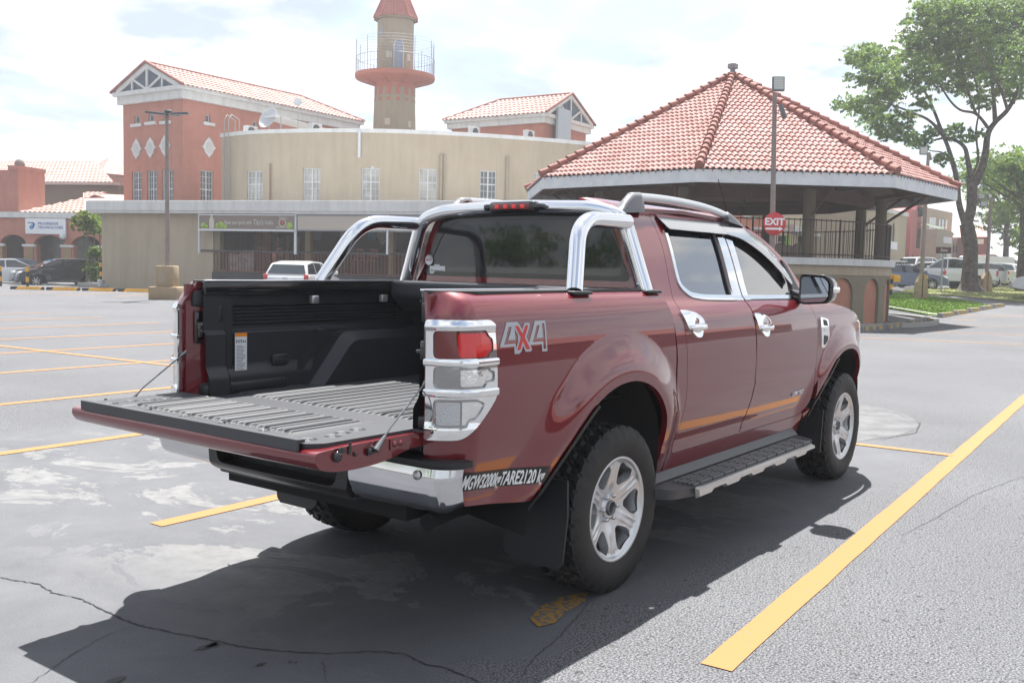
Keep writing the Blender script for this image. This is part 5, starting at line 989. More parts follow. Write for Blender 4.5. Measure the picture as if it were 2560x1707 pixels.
def make_car(name, P, rz, kind, pm, label, cat="car", group=None, hgt=1.0, plate=None):
    K = KIND[kind]; e = empty(name, P, label, cat, group, rz=rz); W = K["W"]/2; lo = K["low"]; L2 = K["L"]/2; wb = K["wb"]; R_ = .33 if kind in ("sedan", "hatch") else .37
    z0 = min(z for _, z in lo); bot = []
    for cx in (wb, -wb): bot += [(cx+(R_+.07)*math.cos(t), R_+(R_+.07)*math.sin(t)) for t in np.linspace(-.15, math.pi+.15, 12)]
    top = rpoly(lo, [.05]+[.14]*(len(lo)-2)+[.05], 4); outl = list(map(tuple, top))+[b for b in bot if b[1] > z0-.2]; outl = [(x, max(z, z0-.08)) for x, z in outl]
    m = MB(); n = len(outl); cx0, cz0 = 0, .75; vs = []
    for y, k in ((-W, .955), (-W+.03, .985), (-W+.12, 1.0), (W-.12, 1.0), (W-.03, .985), (W, .955)):
        for x, z in outl: vs.append((x*k, y-(.05 if y > 0 else -.05)*sst(z, .75, 1.15), cz0+(z-cz0)*(.97+.03*(k-.955)/.045)))
    m.add(vs, [(i*n+k, i*n+(k+1) % n, (i+1)*n+(k+1) % n, (i+1)*n+k) for i in range(5) for k in range(n)], 0, True); m.add(vs[:n], [tuple(range(n))]); m.add(vs[-n:], [tuple(range(n))]); body = m.build("body", [pm], e)
    g = K["g"]; gp_ = rpoly(g, [.02]+[.10]*(len(g)-2)+[.02], 4); n = len(gp_); zb_, zt_ = g[0][1], max(z for _, z in g)
    def yw(z): return (W-.07)-(.17 if kind != "van" else .06)*np.clip((z-zb_)/(zt_-zb_), 0, 1)
    m = MB(); vs = []
    for s, k in ((-1, 1), (-1, .9), (1, .9), (1, 1)):
        for x, z in gp_: vs.append((x, s*(yw(z)-(0 if k == 1 else .06)), z+(0 if k == 1 else .015*np.clip((z-zb_)/(zt_-zb_), 0, 1))))
    m.add(vs, [(i*n+k, i*n+(k+1) % n, (i+1)*n+(k+1) % n, (i+1)*n+k) for i in range(3) for k in range(n)], 0, True); m.add(vs[:n], [tuple(range(n))]); m.add(vs[-n:], [tuple(range(n))]); m.build("cabin", [pm], e)
    # glass
    c = np.array([sum(p[0] for p in g)/len(g), (zb_+zt_)/2]); ins_ = sdp(g)
    X = np.linspace(g[0][0], g[-1][0], 2)
    for s in (-1, 1):
        cuts = [g[0][0]]+K["pil"]+[g[-1][0]]; m = MB()
        gs = np.array(g)
        def clipx(poly, xa, xb):
            def cl(P, x, keep):
                o = []
                for i in range(len(P)):
                    a, b_ = P[i-1], P[i]; ia, ib = keep(a[0]), keep(b_[0])
                    if ia != ib: t = (x-a[0])/(b_[0]-a[0]); o.append((x, a[1]+(b_[1]-a[1])*t))
                    if ib: o.append(tuple(b_))
                return o
            P = cl(poly, xa, lambda q: q >= xa); return cl(P, xb, lambda q: q <= xb) if P else P
        inn = [tuple(c+(np.array(p)-c)*np.array([.90, .80])) for p in g]
        for a, b_ in zip(cuts[:-1], cuts[1:]):
            P_ = clipx(inn, a+.03, b_-.03)
            if len(P_) >= 3: m.add([(x, s*(yw(z)+.004), z) for x, z in P_], [tuple(range(len(P_)))])
        m.build("side_window", [cgl], e)
    def slab(a, b_, nm, t0=.10, t1=.90, o=.012):
        a, b_ = np.array(a), np.array(b_); d = (b_-a); nrm = np.array([-d[1], d[0]]); nrm /= np.linalg.norm(nrm); nrm = nrm if (nrm@(a-c)) > 0 else -nrm
        p, q = a+d*t0+nrm*(o+.012), a+d*t1+nrm*(o+.012); m = MB(); m.quad((p[0], -yw(p[1])+.06, p[1]), (p[0], yw(p[1])-.06, p[1]), (q[0], yw(q[1])-.08, q[1]), (q[0], -yw(q[1])+.08, q[1])); return m.build(nm, [cgl], e)
    slab(g[-1], g[-2], "windscreen")
    if kind != "van": slab(g[0], g[1], "rear_window")
    for cx in (-wb, wb):
        for s in (-1, 1):
            m = MB(); Mw = Matrix.Translation((cx, s*(W-.10), R_)) @ Matrix.Rotation(rad(-90*s), 4, 'X'); m.lathe([(.20, .09), (R_-.03, .09), (R_, .06), (R_, -.09), (.2, -.1)], 28, Mw); w_ = m.build("wheel", [ctyre], e)
            m = MB(); m.lathe([(.0005, .05), (.05, .055), (.06, .04)], 16, Mw)
            for k in range(7): a = 2*math.pi*k/7; m.box((-.025, .04, .03), (.025, .205, .07), M=Mw @ Matrix.Rotation(a, 4, 'Z'))
            m.lathe([(.205, .085), (.22, .085), (.20, .05), (.19, .02)], 28, Mw); m.build("rim", [crim], w_)
            m = MB(); m.lathe([(.0005, 0), (.20, 0)], 20, Mw); m.build("brake", [darkin], w_)
    zt0 = lo[1][1] if kind != "van" else 1.1; xr, xf = lo[1][0], lo[-2][0]
    for s in (-1, 1):
        hh = {"sedan": (.70, .86), "hatch": (.82, 1.02), "suv": (.86, 1.10), "pickup": (.72, 1.05), "van": (.8, 1.15)}[kind]
        m = MB(); m.box((xr-.02, s*(W-.055-.13), hh[0]), (xr+.10, s*(W-.022), hh[1]), bev=.03); m.build("tail_light", [ctail], e)
        m = MB(); m.box((xf-.30, s*(W-.45), .62 if kind in ("sedan", "hatch") else .72), (xf-.03, s*(W-.06), .80 if kind in ("sedan", "hatch") else .90), bev=.05); m.build("headlight", [chead], e)
        m = MB(); mx_ = g[-1][0]-.28; m.box((mx_, s*(W-.02), zb_+.02), (mx_+.13, s*(W+.16), zb_+.16), bev=.03); m.build("door_mirror", [pm], e)
    m = MB(); m.box((xr-.04, -.26, .72 if kind != "suv" else .80), (xr-.01, .26, .84 if kind != "suv" else .92)); pl = m.build("number_plate", [mat("plate", (.6, .6, .58), rough=.5)], e)
    if plate: text_mesh("lettering", plate, .10, mat("ink", (.02, .02, .03)), pl, Matrix(((0, 0, -1, xr-.042), (-1, 0, 0, 0), (0, 1, 0, .86), (0, 0, 0, 1))), .001, align='CENTER')
    m = MB(); m.box((xr-.05, -W+.12, z0-.05), (xr+.15, W-.12, z0+.16), bev=.05); m.box((xf-.15, -W+.12, z0-.05), (xf+.06, W-.12, z0+.18), bev=.05); m.build("bumper", [blackp if kind in ("suv",) else pm], e)
    return e
def carat(u, vb, D): P = at(u, vb, D); return (P[0], P[1], P[2])
gL = "cars parked by the arcade"; gR = "cars parked beyond the lawn"
yA = YAW
e = make_car("parked_car", carat(147, 718, 50.5), yA+rad(90+40), "hatch", cblack, "dark blue black hatchback parked at the left of the beige wall", group=gL)
make_car("parked_car", carat(28, 716, 51.5), yA+rad(-90+35), "sedan", cwhite, "white sedan seen from behind beside the dark hatchback", group=gL)
make_car("parked_car", carat(2, 709, 57), yA+rad(90+35), "hatch", cblue, "dark car roof behind the white sedan at the left edge", group=gL)
Pw = at(760, 700, 37); make_car("parked_car", (Pw[0], Pw[1], 0), yA+rad(-6), "hatch", cwhite, "white crossover seen from behind over the bed of the pickup", plate="PDZ")
make_car("parked_car", carat(2262, 724, 57), yA+rad(-90-12), "sedan", cblue, "steel blue sedan behind the striped bollard", group=gR)
make_car("parked_car", carat(2318, 721, 60), yA+rad(20), "suv", cwhite, "white hatch with red tail lamps behind the blue sedan bonnet", group=gR)
make_car("parked_car", carat(2310, 700, 70), yA+rad(-60), "suv", cwhite, "white car roof showing above the blue sedan", group=gR)
make_car("parked_pickup", carat(2372, 718, 58.5), yA+rad(63), "pickup", cwhite, "white pickup with red tail lamp behind the notice board", "pickup truck", group=gR)
make_car("parked_car", carat(2425, 716, 62), yA+rad(70), "hatch", csilver, "silver car half hidden behind the tree trunk", group=gR)
make_car("parked_car", carat(2480, 713, 66), yA+rad(35), "hatch", cwhite, "pale small car right of the brown post", group=gR)
make_car("parked_van", carat(2482, 706, 76), yA+rad(-80), "van", cwhite, "plain white van beyond the right hand verge", "van", group=gR)
make_car("parked_car", carat(2665, 742, 44), yA+rad(60), "sedan", csilver, "silver car nose at the right picture edge", group=gR)

# ---- trees
leafA = mat("leaf mid", (.17, .27, .07), rough=.6, noise=(1.2, (.20, .31, .08), 4, .3, .7)); leafB = mat("leaf dark", (.085, .16, .045), rough=.6, noise=(1.2, (.12, .20, .055), 4, .3, .7)); leafY = mat("leaf yellow green", (.20, .26, .03), rough=.6); barkm = mat("bark", (.035, .027, .024), rough=.95, noise=(5, (.13, .10, .085), 8, .35, .65), bump=(14, 1.0, .05))
for lm in (leafA, leafB, leafY):
    b_ = lm.node_tree.nodes["Principled BSDF"]; o_ = lm.node_tree.nodes["Material Output"]; tr = lm.node_tree.nodes.new("ShaderNodeBsdfTranslucent"); ms = lm.node_tree.nodes.new("ShaderNodeMixShader"); ms.inputs[0].default_value = .5
    c_ = b_.inputs["Base Color"]; 
    if c_.is_linked: lm.node_tree.links.new(c_.links[0].from_socket, tr.inputs[0])
    else: tr.inputs[0].default_value = c_.default_value
    lm.node_tree.links.new(b_.outputs[0], ms.inputs[1]); lm.node_tree.links.new(tr.outputs[0], ms.inputs[2]); lm.node_tree.links.new(ms.outputs[0], o_.inputs[0])
def leaves(name, clumps, parent, size=.13, yel=.06, mats=None, dens=1.0):
    """clumps: (centre xyz local, radii xyz, count): leaves sit on sprays scattered through each clump"""
    V = []; MI = []
    for c, r, n in clumps:
        n = int(n*dens); c = np.array(c); r = np.array(r); ns = max(3, n//22)
        q = rng.normal(0, 1, (ns, 3)); q /= np.linalg.norm(q, axis=1, keepdims=True); q *= (rng.random((ns, 1))**.45)
        sc_ = c+q*r; tone = rng.random(ns)
        for i in range(ns):
            k = n//ns; d = rng.normal(0, 1, 3); d[2] *= .25; d /= np.linalg.norm(d); sp = r.mean()*.42
            P = sc_[i]+d*rng.uniform(-1, 1, (k, 1))*sp+rng.normal(0, .10, (k, 3))*r.mean()*.45
            a = rng.normal(0, 1, (k, 3)); a /= np.linalg.norm(a, axis=1, keepdims=True); b_ = rng.normal(0, 1, (k, 3))+np.array([0, 0, 1.2]); b_ = np.cross(a, b_); b_ /= np.linalg.norm(b_, axis=1, keepdims=True)
            s1 = size*rng.uniform(.6, 1.3, (k, 1)); s2 = s1*.45
            V.append(np.stack([P-a*s1, P-b_*s2, P+a*s1, P+b_*s2], 1)); mi = 1 if tone[i] < .42 else 0
            MI.append(np.where(rng.random(k) < yel, 2, mi))
    V = np.concatenate(V).reshape(-1, 3); MI = np.concatenate(MI); f = np.arange(len(V)).reshape(-1, 4)
    me = bpy.data.meshes.new(name); me.vertices.add(len(V)); me.vertices.foreach_set("co", V.astype(np.float32).ravel()); me.loops.add(len(V)); me.loops.foreach_set("vertex_index", np.arange(len(V), dtype=np.int32))
    me.polygons.add(len(f)); me.polygons.foreach_set("loop_start", np.arange(0, len(V), 4, dtype=np.int32)); 
    for mm_ in (mats or [leafA, leafB, leafY]): me.materials.append(mm_)
    me.polygons.foreach_set("material_index", MI.astype(np.int32)); me.update(); me.validate()
    o = bpy.data.objects.new(name, me); C.objects.link(o); o.parent = parent; return o
def limb(mb, pts, r0, r1, n=10):
    c = cr_curve(pts, 5); K = len(c); mb.tube([tuple(p) for p in c], [r0+(r1-r0)*(k/(K-1))**.8 for k in range(K)], n)
# the big tree
DT = 50.0; B0 = at(2425, 730, DT); tr = empty("tree", (B0[0], B0[1], B0[2]-.1), "large leaning tree with forked dark trunk beyond the pavilion", "tree")
def tp(u, v, dd=0): return at(u, v, DT+dd)-np.array(tr.location)
m = MB()
m.tube([tp(2425, 733), tp(2425, 724), tp(2424, 712), tp(2424, 690), tp(2426, 650), tp(2427, 620), tp(2422, 590), tp(2416, 560)], [.95, .62, .46, .40, .36, .35, .38, .34], 14)
limb(m, [tp(2418, 575), tp(2406, 540), tp(2397, 505), tp(2392, 450), tp(2377, 390), tp(2360, 345), tp(2335, 312), tp(2306, 292), tp(2270, 284)], .19, .05)
limb(m, [tp(2360, 345), tp(2340, 290), tp(2318, 240, -1), tp(2290, 205, -2), tp(2262, 190, -3)], .10, .03)
limb(m, [tp(2306, 292), tp(2250, 270, 1), tp(2205, 255, 1), tp(2150, 250, 1)], .07, .02)
limb(m, [tp(2416, 565), tp(2428, 520), tp(2430, 470), tp(2428, 440)], .26, .24)
limb(m, [tp(2428, 445), tp(2420, 405), tp(2412, 370), tp(2390, 352), tp(2366, 345), tp(2330, 352, 1)], .15, .05)
limb(m, [tp(2436, 460), tp(2455, 420), tp(2464, 380), tp(2470, 335), tp(2488, 306), tp(2519, 275, -1), tp(2545, 225, -2), tp(2560, 170, -2)], .22, .08)
limb(m, [tp(2488, 306), tp(2485, 260), tp(2480, 200, 1), tp(2478, 140, 1), tp(2455, 80, 2), tp(2440, 30, 2)], .13, .03)
limb(m, [tp(2470, 320), tp(2440, 285), tp(2400, 275, 1), tp(2370, 245, 1), tp(2340, 190, 2), tp(2320, 120, 2)], .09, .03)
limb(m, [tp(2440, 285), tp(2420, 230, -1), tp(2400, 160, -2), tp(2380, 90, -2), tp(2370, 30, -2)], .08, .02)
limb(m, [tp(2430, 440), tp(2445, 400), tp(2440, 330), tp(2448, 270), tp(2440, 210, 1), tp(2420, 150, 1)], .07, .03)
limb(m, [tp(2519, 275, -1), tp(2500, 220, -3), tp(2470, 170, -4), tp(2440, 110, -4)], .09, .03)
limb(m, [tp(2545, 225, -2), tp(2600, 150, -1), tp(2660, 90)], .10, .03); limb(m, [tp(2377, 390), tp(2350, 380, -1), tp(2320, 375, -2), tp(2290, 350, -2)], .05, .02)
m.build("trunk", [barkm], tr)
cl = [(2135, 255, 26, 12), (2110, 268, 16, 8), (2165, 280, 28, 16), (2195, 262, 28, 18), (2150, 195, 20, 14), (2160, 140, 24, 16), (2190, 128, 24, 14), (2140, 150, 14, 12), (2215, 150, 24, 20), (2185, 175, 26, 18), (2215, 195, 26, 20), (2240, 225, 28, 18), (2205, 235, 26, 14), (2220, 300, 24, 18), (2190, 310, 22, 18), (2245, 330, 18, 16), (2215, 335, 14, 12), (2265, 175, 26, 22), (2290, 150, 26, 20), (2280, 105, 22, 16), (2310, 110, 26, 20), (2300, 60, 24, 20), (2325, 20, 28, 22), (2340, 75, 28, 24), (2355, 120, 28, 22), (2330, 165, 26, 20), (2305, 205, 24, 18), (2345, 205, 22, 16), (2370, 40, 30, 28), (2400, 80, 32, 26), (2385, 130, 30, 24), (2380, 175, 26, 20), (2410, 160, 28, 26), (2440, 120, 30, 26), (2430, 50, 34, 30), (2465, 70, 32, 30), (2445, 180, 30, 24), (2470, 150, 28, 24), (2500, 110, 34, 28), (2480, 20, 34, 24), (2530, 60, 36, 32), (2550, 20, 34, 28), (2540, 130, 34, 26), (2520, 165, 28, 22), (2490, 195, 24, 18), (2430, 215, 24, 16), (2400, 215, 20, 14), (2560, 190, 26, 22), (2600, 120, 40, 40), (2600, 40, 40, 40), (2275, 345, 16, 12), (2300, 355, 16, 12), (2260, 300, 18, 14), (2330, 330, 14, 10), (2310, 260, 14, 12), (2385, 330, 18, 14), (2430, 340, 18, 12), (2455, 250, 18, 14), (2350, 395, 14, 12), (2530, 230, 20, 16), (2390, -30, 40, 30), (2480, -40, 50, 30)]
k_ = DT/FPX; CL = []
for u, v, ru, rv in cl:
    dd = random.uniform(-3.2, 3.2); CL.append((tp(u, v, dd), (ru*k_*1.8, ru*k_*1.9, rv*k_*1.75), 300+ru*rv*.85))
leaves("crown", CL, tr, size=.10, yel=.14, dens=1.3)
def simple_tree(P, h, cr_r, lab, n=9000, trunk_r=.25, yel=.15, size=.14, mats=None, low=.42, seed=1, lean=0):
    rs = np.random.default_rng(seed); e = empty("tree", P, lab, "tree", None); m = MB(); limb(m, [(0, 0, -.2), (lean*.3, 0, h*.25), (lean*.6, .1, h*.5), (lean, 0, h*.8)], trunk_r, trunk_r*.3)
    CLs = []
    for k in range(16):
        a = rs.uniform(0, 6.28); rr = cr_r*rs.uniform(.15, .85); z = h*rs.uniform(low, .93); f = 1-abs(z/h-.68)*1.1; c = (lean*z/h+rr*f*math.cos(a), rr*f*math.sin(a), z); CLs.append((c, (cr_r*.34, cr_r*.34, cr_r*.22), n/16)); limb(m, [(lean*z/h*.7, 0, z*.7), (c[0]*.6, c[1]*.6, z*.88), c], trunk_r*.28, trunk_r*.06, 6)
    m.build("trunk", [barkm], e); leaves("crown", CLs, e, size=size, yel=yel, mats=mats); return e
P = at(2554, 722, 58); simple_tree(tuple(P), 9.5, 4.6, "broad leafy tree with dark trunk at the right picture edge", 15000, .42, .25, .13, seed=3, low=.30)
P = at(2511, 690, 78); simple_tree(tuple(P), 8.5, 4.2, "slimmer tree left of the right edge trunk behind the van", 9000, .30, .35, .15, seed=4, low=.28)
P = at(2570, 690, 90); simple_tree(tuple(P), 13, 6, "far tree filling the gap behind the right edge trunk", 9000, .35, .15, .2, seed=14, low=.25)
P = at(2387, 640, 150); simple_tree((P[0], P[1], 0), 9.0, 5.0, "distant dark green tree above the tiled house", 4000, .4, .0, .32, mats=[leafB, leafB, leafB], seed=5)
P = at(1700, 700, 130)
# young palms-like saplings by the wall corner
for i, (u, vb, vt, D, n, lab) in enumerate(((217, 705, 532, 49, 900, "tall sapling with yellow green leaves before the arcade"), (236, 707, 548, 50.5, 700, "middle sapling with drooping leaves beside the beige wall"), (249, 706, 540, 51.5, 500, "sapling touching the white fascia corner"))):
    P = at(u, vb, D); h = zat(u, vt, D)-P[2]; e = empty("sapling", (P[0], P[1], P[2]), lab, "small tree", "saplings by the arcade"); m = MB(); m.tube([(0, 0, 0), (.05, 0, h*.5), (0, .05, h*.9)], [.05, .035, .02], 7); m.build("trunk", [mat("sapling bark", (.16, .14, .11), rough=.9)], e)
    leaves("crown", [((0, 0, h*.93), (.65, .65, .40), n), ((.35, -.1, h*.80), (.45, .4, .35), n*.5), ((-.45, 0, h*.82), (.35, .4, .35), n*.4)], e, size=.09, yel=.6)
for i, (u, vb, vt, D, lab) in enumerate(((240, 712, 612, 48.5, "green shrub beside the beige wall corner"), (228, 714, 660, 48, "low shrub behind the dark hatchback"))):
    P = at(u, vb, D); h = zat(u, vt, D)-P[2]; e = empty("shrub", (P[0], P[1], P[2]), lab, "shrub"); m = MB(); m.tube([(0, 0, 0), (.03, 0, h*.7)], [.03, .015], 6); m.build("trunk", [barkm], e); leaves("crown", [((0, 0, h*.8), (.38, .38, .30), 500), ((.2, 0, h*.45), (.3, .3, .3), 300)], e, size=.12, yel=.3)
# trees and a low building behind the photographer, seen only in the glass and chrome
for i, (x, y, h, r) in enumerate(((-64, 2, 7.0, 7), (-66, 17, 7.6, 8), (-62, 34, 6.6, 7), (-68, 50, 7.6, 8), (-60, 66, 7, 7), (-58, 84, 7.4, 7), (-24, -34, 9, 6), (40, -52, 10, 6))):
    simple_tree((x, y, 0), h, r, ["bushy tree behind the photographer nearest the low wall", "tall round tree behind the photographer", "short bushy tree behind the photographer", "tallest tree behind the photographer", "tree at the rear right corner of the car park", "broad tree across the right side road", "short tree across the right side road", "far tree across the right side road"][i], 6500, .3, .05, .24, seed=20+i, low=.25)
e = empty("rear_building", (-34, 0, 0), "low pale building behind the photographer seen in the rear glass", "building", rz=rad(96)); m = MB(); m.box((0, 0, 0), (70, 6, 1.9)); m.build("wall", [beiged], e); m = MB(); m.box((-.5, -.6, 1.9), (70.5, 6.6, 2.9)); m.build("fascia", [whitep], e)
e = empty("side_building", (15, -44, 0), "long dark walled building across the road on the right", "building", rz=rad(4)); m = MB(); m.box((0, -8, 0), (90, 0, 3.4)); m.build("wall", [mat("dim wall", (.13, .10, .085), rough=.8)], e); m = MB(); m.prism([(-8.6, 3.4), (.6, 3.4), (-4, 5.2)], -.5, 90.5, axis='x'); m.build("roof", [tiledk], e)

# ---- people on the far pavement
def person(P, h, rz, lab, shirt, trous, skin=(.16, .085, .055)):
    e = empty("person", P, lab, "person", rz=rz); J = [(0, 0, .53), (0, 0, .64), (0, 0, .76), (0, 0, .815), (0, 0, .86), (0, .005, .93), (.055, 0, .50), (.06, .02, .28), (.06, .0, .03), (.065, .07, .012), (-.055, 0, .50), (-.065, -.04, .28), (-.07, -.10, .04), (-.07, -.04, .015), (.10, 0, .79), (.13, .01, .63), (.13, .06, .49), (-.10, 0, .79), (-.13, -.01, .63), (-.14, -.03, .48)]
    E_ = [(0, 1), (1, 2), (2, 3), (3, 4), (4, 5), (0, 6), (6, 7), (7, 8), (8, 9), (0, 10), (10, 11), (11, 12), (12, 13), (2, 14), (14, 15), (15, 16), (2, 17), (17, 18), (18, 19)]; rr = [.075, .068, .082, .03, .035, .052, .05, .035, .025, .022, .05, .035, .025, .022, .035, .026, .02, .035, .026, .02]
    me = bpy.data.meshes.new("body"); me.from_pydata([(x*h, y*h, z*h) for x, y, z in J], E_, []); o = bpy.data.objects.new("body", me); C.objects.link(o); o.parent = e
    sk_ = o.modifiers.new("s", 'SKIN'); 
    for i, r in enumerate(rr): me.skin_vertices[0].data[i].radius = (r*h, r*h*.8)
    me.skin_vertices[0].data[0].use_root = True; sb_ = o.modifiers.new("b", 'SUBSURF'); sb_.levels = 1; sb_.render_levels = 1
    dg = bpy.context.evaluated_depsgraph_get(); m2 = bpy.data.meshes.new_from_object(o.evaluated_get(dg)); o.modifiers.clear(); o.data = m2
    m2.materials.clear(); [m2.materials.append(q) for q in (mat("skin", skin, rough=.6), shirt, trous)]
    for p in m2.polygons: z = p.center.z/h; x = abs(p.center.x)/h; p.material_index = 1 if (.56 < z < .825 and not (x > .105 and z < .68)) else (2 if z <= .56 and x < .115 else 0); p.use_smooth = True
    m = MB(); m.lathe([(.0005, .075*h), (.045*h, .06*h), (.060*h, .02*h), (.055*h, -.01*h)], 12, Matrix.Translation((0, -.008*h, .925*h))); m.build("hair", [mat("black hair", (.012, .010, .010), rough=.7)], e)
P = at(2534, 707, 78); person(tuple(P), 1.68, 0, "person in white shirt with blue bag on the far pavement", mat("pale shirt", (.55, .58, .56), rough=.8), mat("dark trousers", (.03, .035, .05), rough=.8))
q = at(2541, 690, 77.7); e = empty("shoulder_bag", q, "bright blue bag carried by the far walker", "bag"); m = MB(); m.box((-.16, -.08, -.2), (.16, .08, .2), bev=.05); m.tube([(-.12, 0, .18), (-.05, 0, .5), (.1, 0, .18)], .015, 5); m.build("bag", [mat("bag blue", (.03, .12, .45), rough=.6)], e)

# ---- thin haze, added partly to imitate lens flare: closed box round everything, sky outside
hm = bpy.data.materials.new("haze"); hm.use_nodes = True; ht = hm.node_tree; ht.nodes.clear(); ho = ht.nodes.new("ShaderNodeOutputMaterial"); hv = ht.nodes.new("ShaderNodeVolumePrincipled")
hv.inputs["Color"].default_value = (.95, .97, 1, 1); hv.inputs["Density"].default_value = .0012; hv.inputs["Anisotropy"].default_value = .35; ht.links.new(hv.outputs[0], ho.inputs[1])
m = MB(); m.box((-950, -950, -1.2), (1550, 1550, 27)); tag(m.build("haze", [hm]), kind="stuff")
sc.cycles.volume_step_rate = 4; sc.cycles.volume_bounces = 0
# =================================================================== THE PICKUP
truck = empty("pickup_truck", (0, 0, 0), "dark red double cab pickup with chrome sport bar and its tailgate let down", "pickup truck")
T = truck
ZC = [.44, .50, .55, .61, .65, .72, .80, .90, 1.0, 1.08, 1.15, 1.21, 1.26, 1.30, 1.335, 1.36, 1.425, 1.50, 1.60, 1.67, 1.72, 1.765, 1.80, 1.83, 1.845]
YC = [.838, .843, .847, .8515, .8630, .8812, .8985, .9065, .907, .906, .901, .893, .877, .848, .812, .797, .766, .733, .686, .649, .618, .583, .545, .49, .43]
ZB = [.44, .50, .55, .61, .65, .72, .80, .90, 1.0, 1.08, 1.15, 1.21, 1.26, 1.30, 1.335, 1.36, 1.378, 1.40]
YB = [.836, .843, .847, .8525, .8635, .8812, .8985, .9065, .907, .906, .901, .895, .888, .878, .862, .842, .815, .77]
def dens(a, b):
    c = cr_curve(list(zip(a, b)), 10); return c[:, 0], c[:, 1]
zc_, yc_ = dens(ZC, YC); zb_, yb_ = dens(ZB, YB)
ARCH_R = cr_curve([(-.715, .40), (-.68, .53), (-.60, .62), (-.50, .735), (-.41, .825), (-.30, .905), (-.17, .960), (-.03, .982), (.10, .972), (.23, .925), (.33, .84), (.395, .73), (.405, .60), (.385, .40)], 5)
ARCH_F = cr_curve([(2.46, .40), (2.54, .56), (2.62, .655), (2.72, .76), (2.82, .845), (2.92, .905), (3.05, .945), (3.19, .955), (3.32, .94), (3.43, .885), (3.52, .79), (3.57, .66), (3.58, .40)], 5)
sdR, sdF = sdp(ARCH_R), sdp(ARCH_F)
def flare(x, z):
    dR = np.clip(sdR(x, z), 0, 1); dF = np.clip(sdF(x, z), 0, 1)
    f = .045*(1-np.clip((dR-.035)/.185, 0, 1)**1.5)**1.6+.040*(1-sst(dF, .02, .19))**1.2
    return f*sst(z, .45, .6)
def fb(u, z):       # bed side (right-hand)
    u = np.asarray(u, float); z = np.asarray(z, float)
    th = np.clip((-1.03-u)/.16, 0, 1.56); x = np.where(u > -1.03, u, -1.03-(.135-.045*sst(z, 1.27, 1.39))*np.sin(th))
    y = np.interp(z, zb_, yb_)+flare(u, z)-.012*np.clip((-u-.3)/.9, 0, 1)**2; y = y-(y-.730+.045*sst(z, 1.27, 1.385))*(1-np.cos(th))
    return np.stack([x, -y, z], -1)
def fc(u, z):       # cab and front (right-hand)
    u = np.asarray(u, float); z = np.asarray(z, float)
    th = np.clip((.50-u)/.10, 0, 1.5); x = np.where(u > .50, u, .50-.085*np.sin(th))
    up = sst(z, 1.2, 1.5)
    y = np.interp(z, zc_, yc_)+flare(u, z)-.09*(1-np.cos(th))*up
    y = y-.010*np.clip((u-1.6)/1.2, 0, 3)**2-.22*np.clip((u-3.35)/.62, 0, 1.1)**2.6
    y = y+.004*np.exp(-((z-.84)/.022)**2)*sst(u, .75, 1.3)*(1-sst(u, 2.1, 2.5))
    return np.stack([x, -y, z], -1)
def both(fn):
    for mir in (False, True): fn(mir)
def inset(poly_sd, g=.003): return lambda U, V: poly_sd(U, V)+g
def diff(a, *bs):
    def f(U, V):
        r = a(U, V)
        for b in bs: r = np.maximum(r, -b(U, V))
        return r
    return f
# ---- bed sides
BED = rpoly([(.515, .48), (.515, 1.06), (.50, 1.24), (.44, 1.385), (-1.30, 1.385), (-1.30, .615), (-.66, .545), (-.55, .40), (.30, .40)], [.01, .05, .06, .09, .01, .05, .02, .01, .01])
sdBed = sdp(BED)
TAIL = rpoly([(-.957, 1.283), (-.957, 1.0), (-1.0, .955), (-1.065, .90), (-1.125, .852), (-1.262, .846), (-1.262, 1.283)], [.035, .02, .03, .03, .03, .01, .01])
sdTail = sdp(TAIL)
def bedside(mir):
    patch("bed_side", fb, (-1.276, .53), (.44, 1.39), (.013, .012), [paint], T, sd=lambda U, V: np.maximum(np.maximum(sdBed(U, V), -sdR(U, V)), -sdTail(U, V)), flange=.03, mirror=mir)
both(bedside)
# ---- cab corner, sills and cab side frame
RD = rpoly([(.775, 1.782), (.757, 1.62), (.70, 1.477), (.655, 1.36), (.617, 1.28), (.612, 1.20), (.630, 1.10), (.642, .95), (.645, .70), (.632, .62), (.60, .548), (1.46, .548), (1.52, .68), (1.53, 1.02), (1.508, 1.20), (1.505, 1.34), (1.625, 1.782)], [.05, .1, .1, .06, .05, .05, .1, .1, .05, .04, .03, .03, .08, .1, .05, .08, .01])
FD = rpoly([(1.631, 1.782), (1.511, 1.34), (1.514, 1.20), (1.536, 1.02), (1.526, .68), (1.466, .548), (2.40, .548), (2.52, .62), (2.565, .75), (2.59, 1.02), (2.58, 1.15), (2.50, 1.27), (2.50, 1.375), (2.43, 1.545), (2.21, 1.675), (1.97, 1.76), (1.75, 1.79)], [.01, .08, .05, .1, .08, .03, .05, .05, .05, .1, .05, .03, .03, .08, .1, .1, .1])
sdRD, sdFD = sdp(RD), sdp(FD)
CABS = rpoly([(.36, 1.845), (.36, 1.385), (.44, 1.37), (.50, 1.27), (.53, 1.06), (.53, .46), (.60, .44), (2.46, .44), (2.44, .60), (2.62, .80), (2.60, 1.20), (2.52, 1.30), (2.59, 1.39), (2.47, 1.56), (2.24, 1.70), (2.02, 1.79), (1.80, 1.845)], [.01, .01, .04, .05, .05, .02, .02, .02, .02, .02, .02, .02, .02, .08, .1, .1, .05])
sdCabS = sdp(CABS)
def cabside(mir):
    patch("cab_frame", fc, (.36, 2.66), (.44, 1.845), (.014, .012), [paint], T, sd=lambda U, V: np.maximum(np.maximum(np.maximum(sdCabS(U, V), -sdRD(U, V)+.0), -sdFD(U, V)), np.maximum(-sdR(U, V), -sdF(U, V))), flange=.025, mirror=mir)
both(cabside)
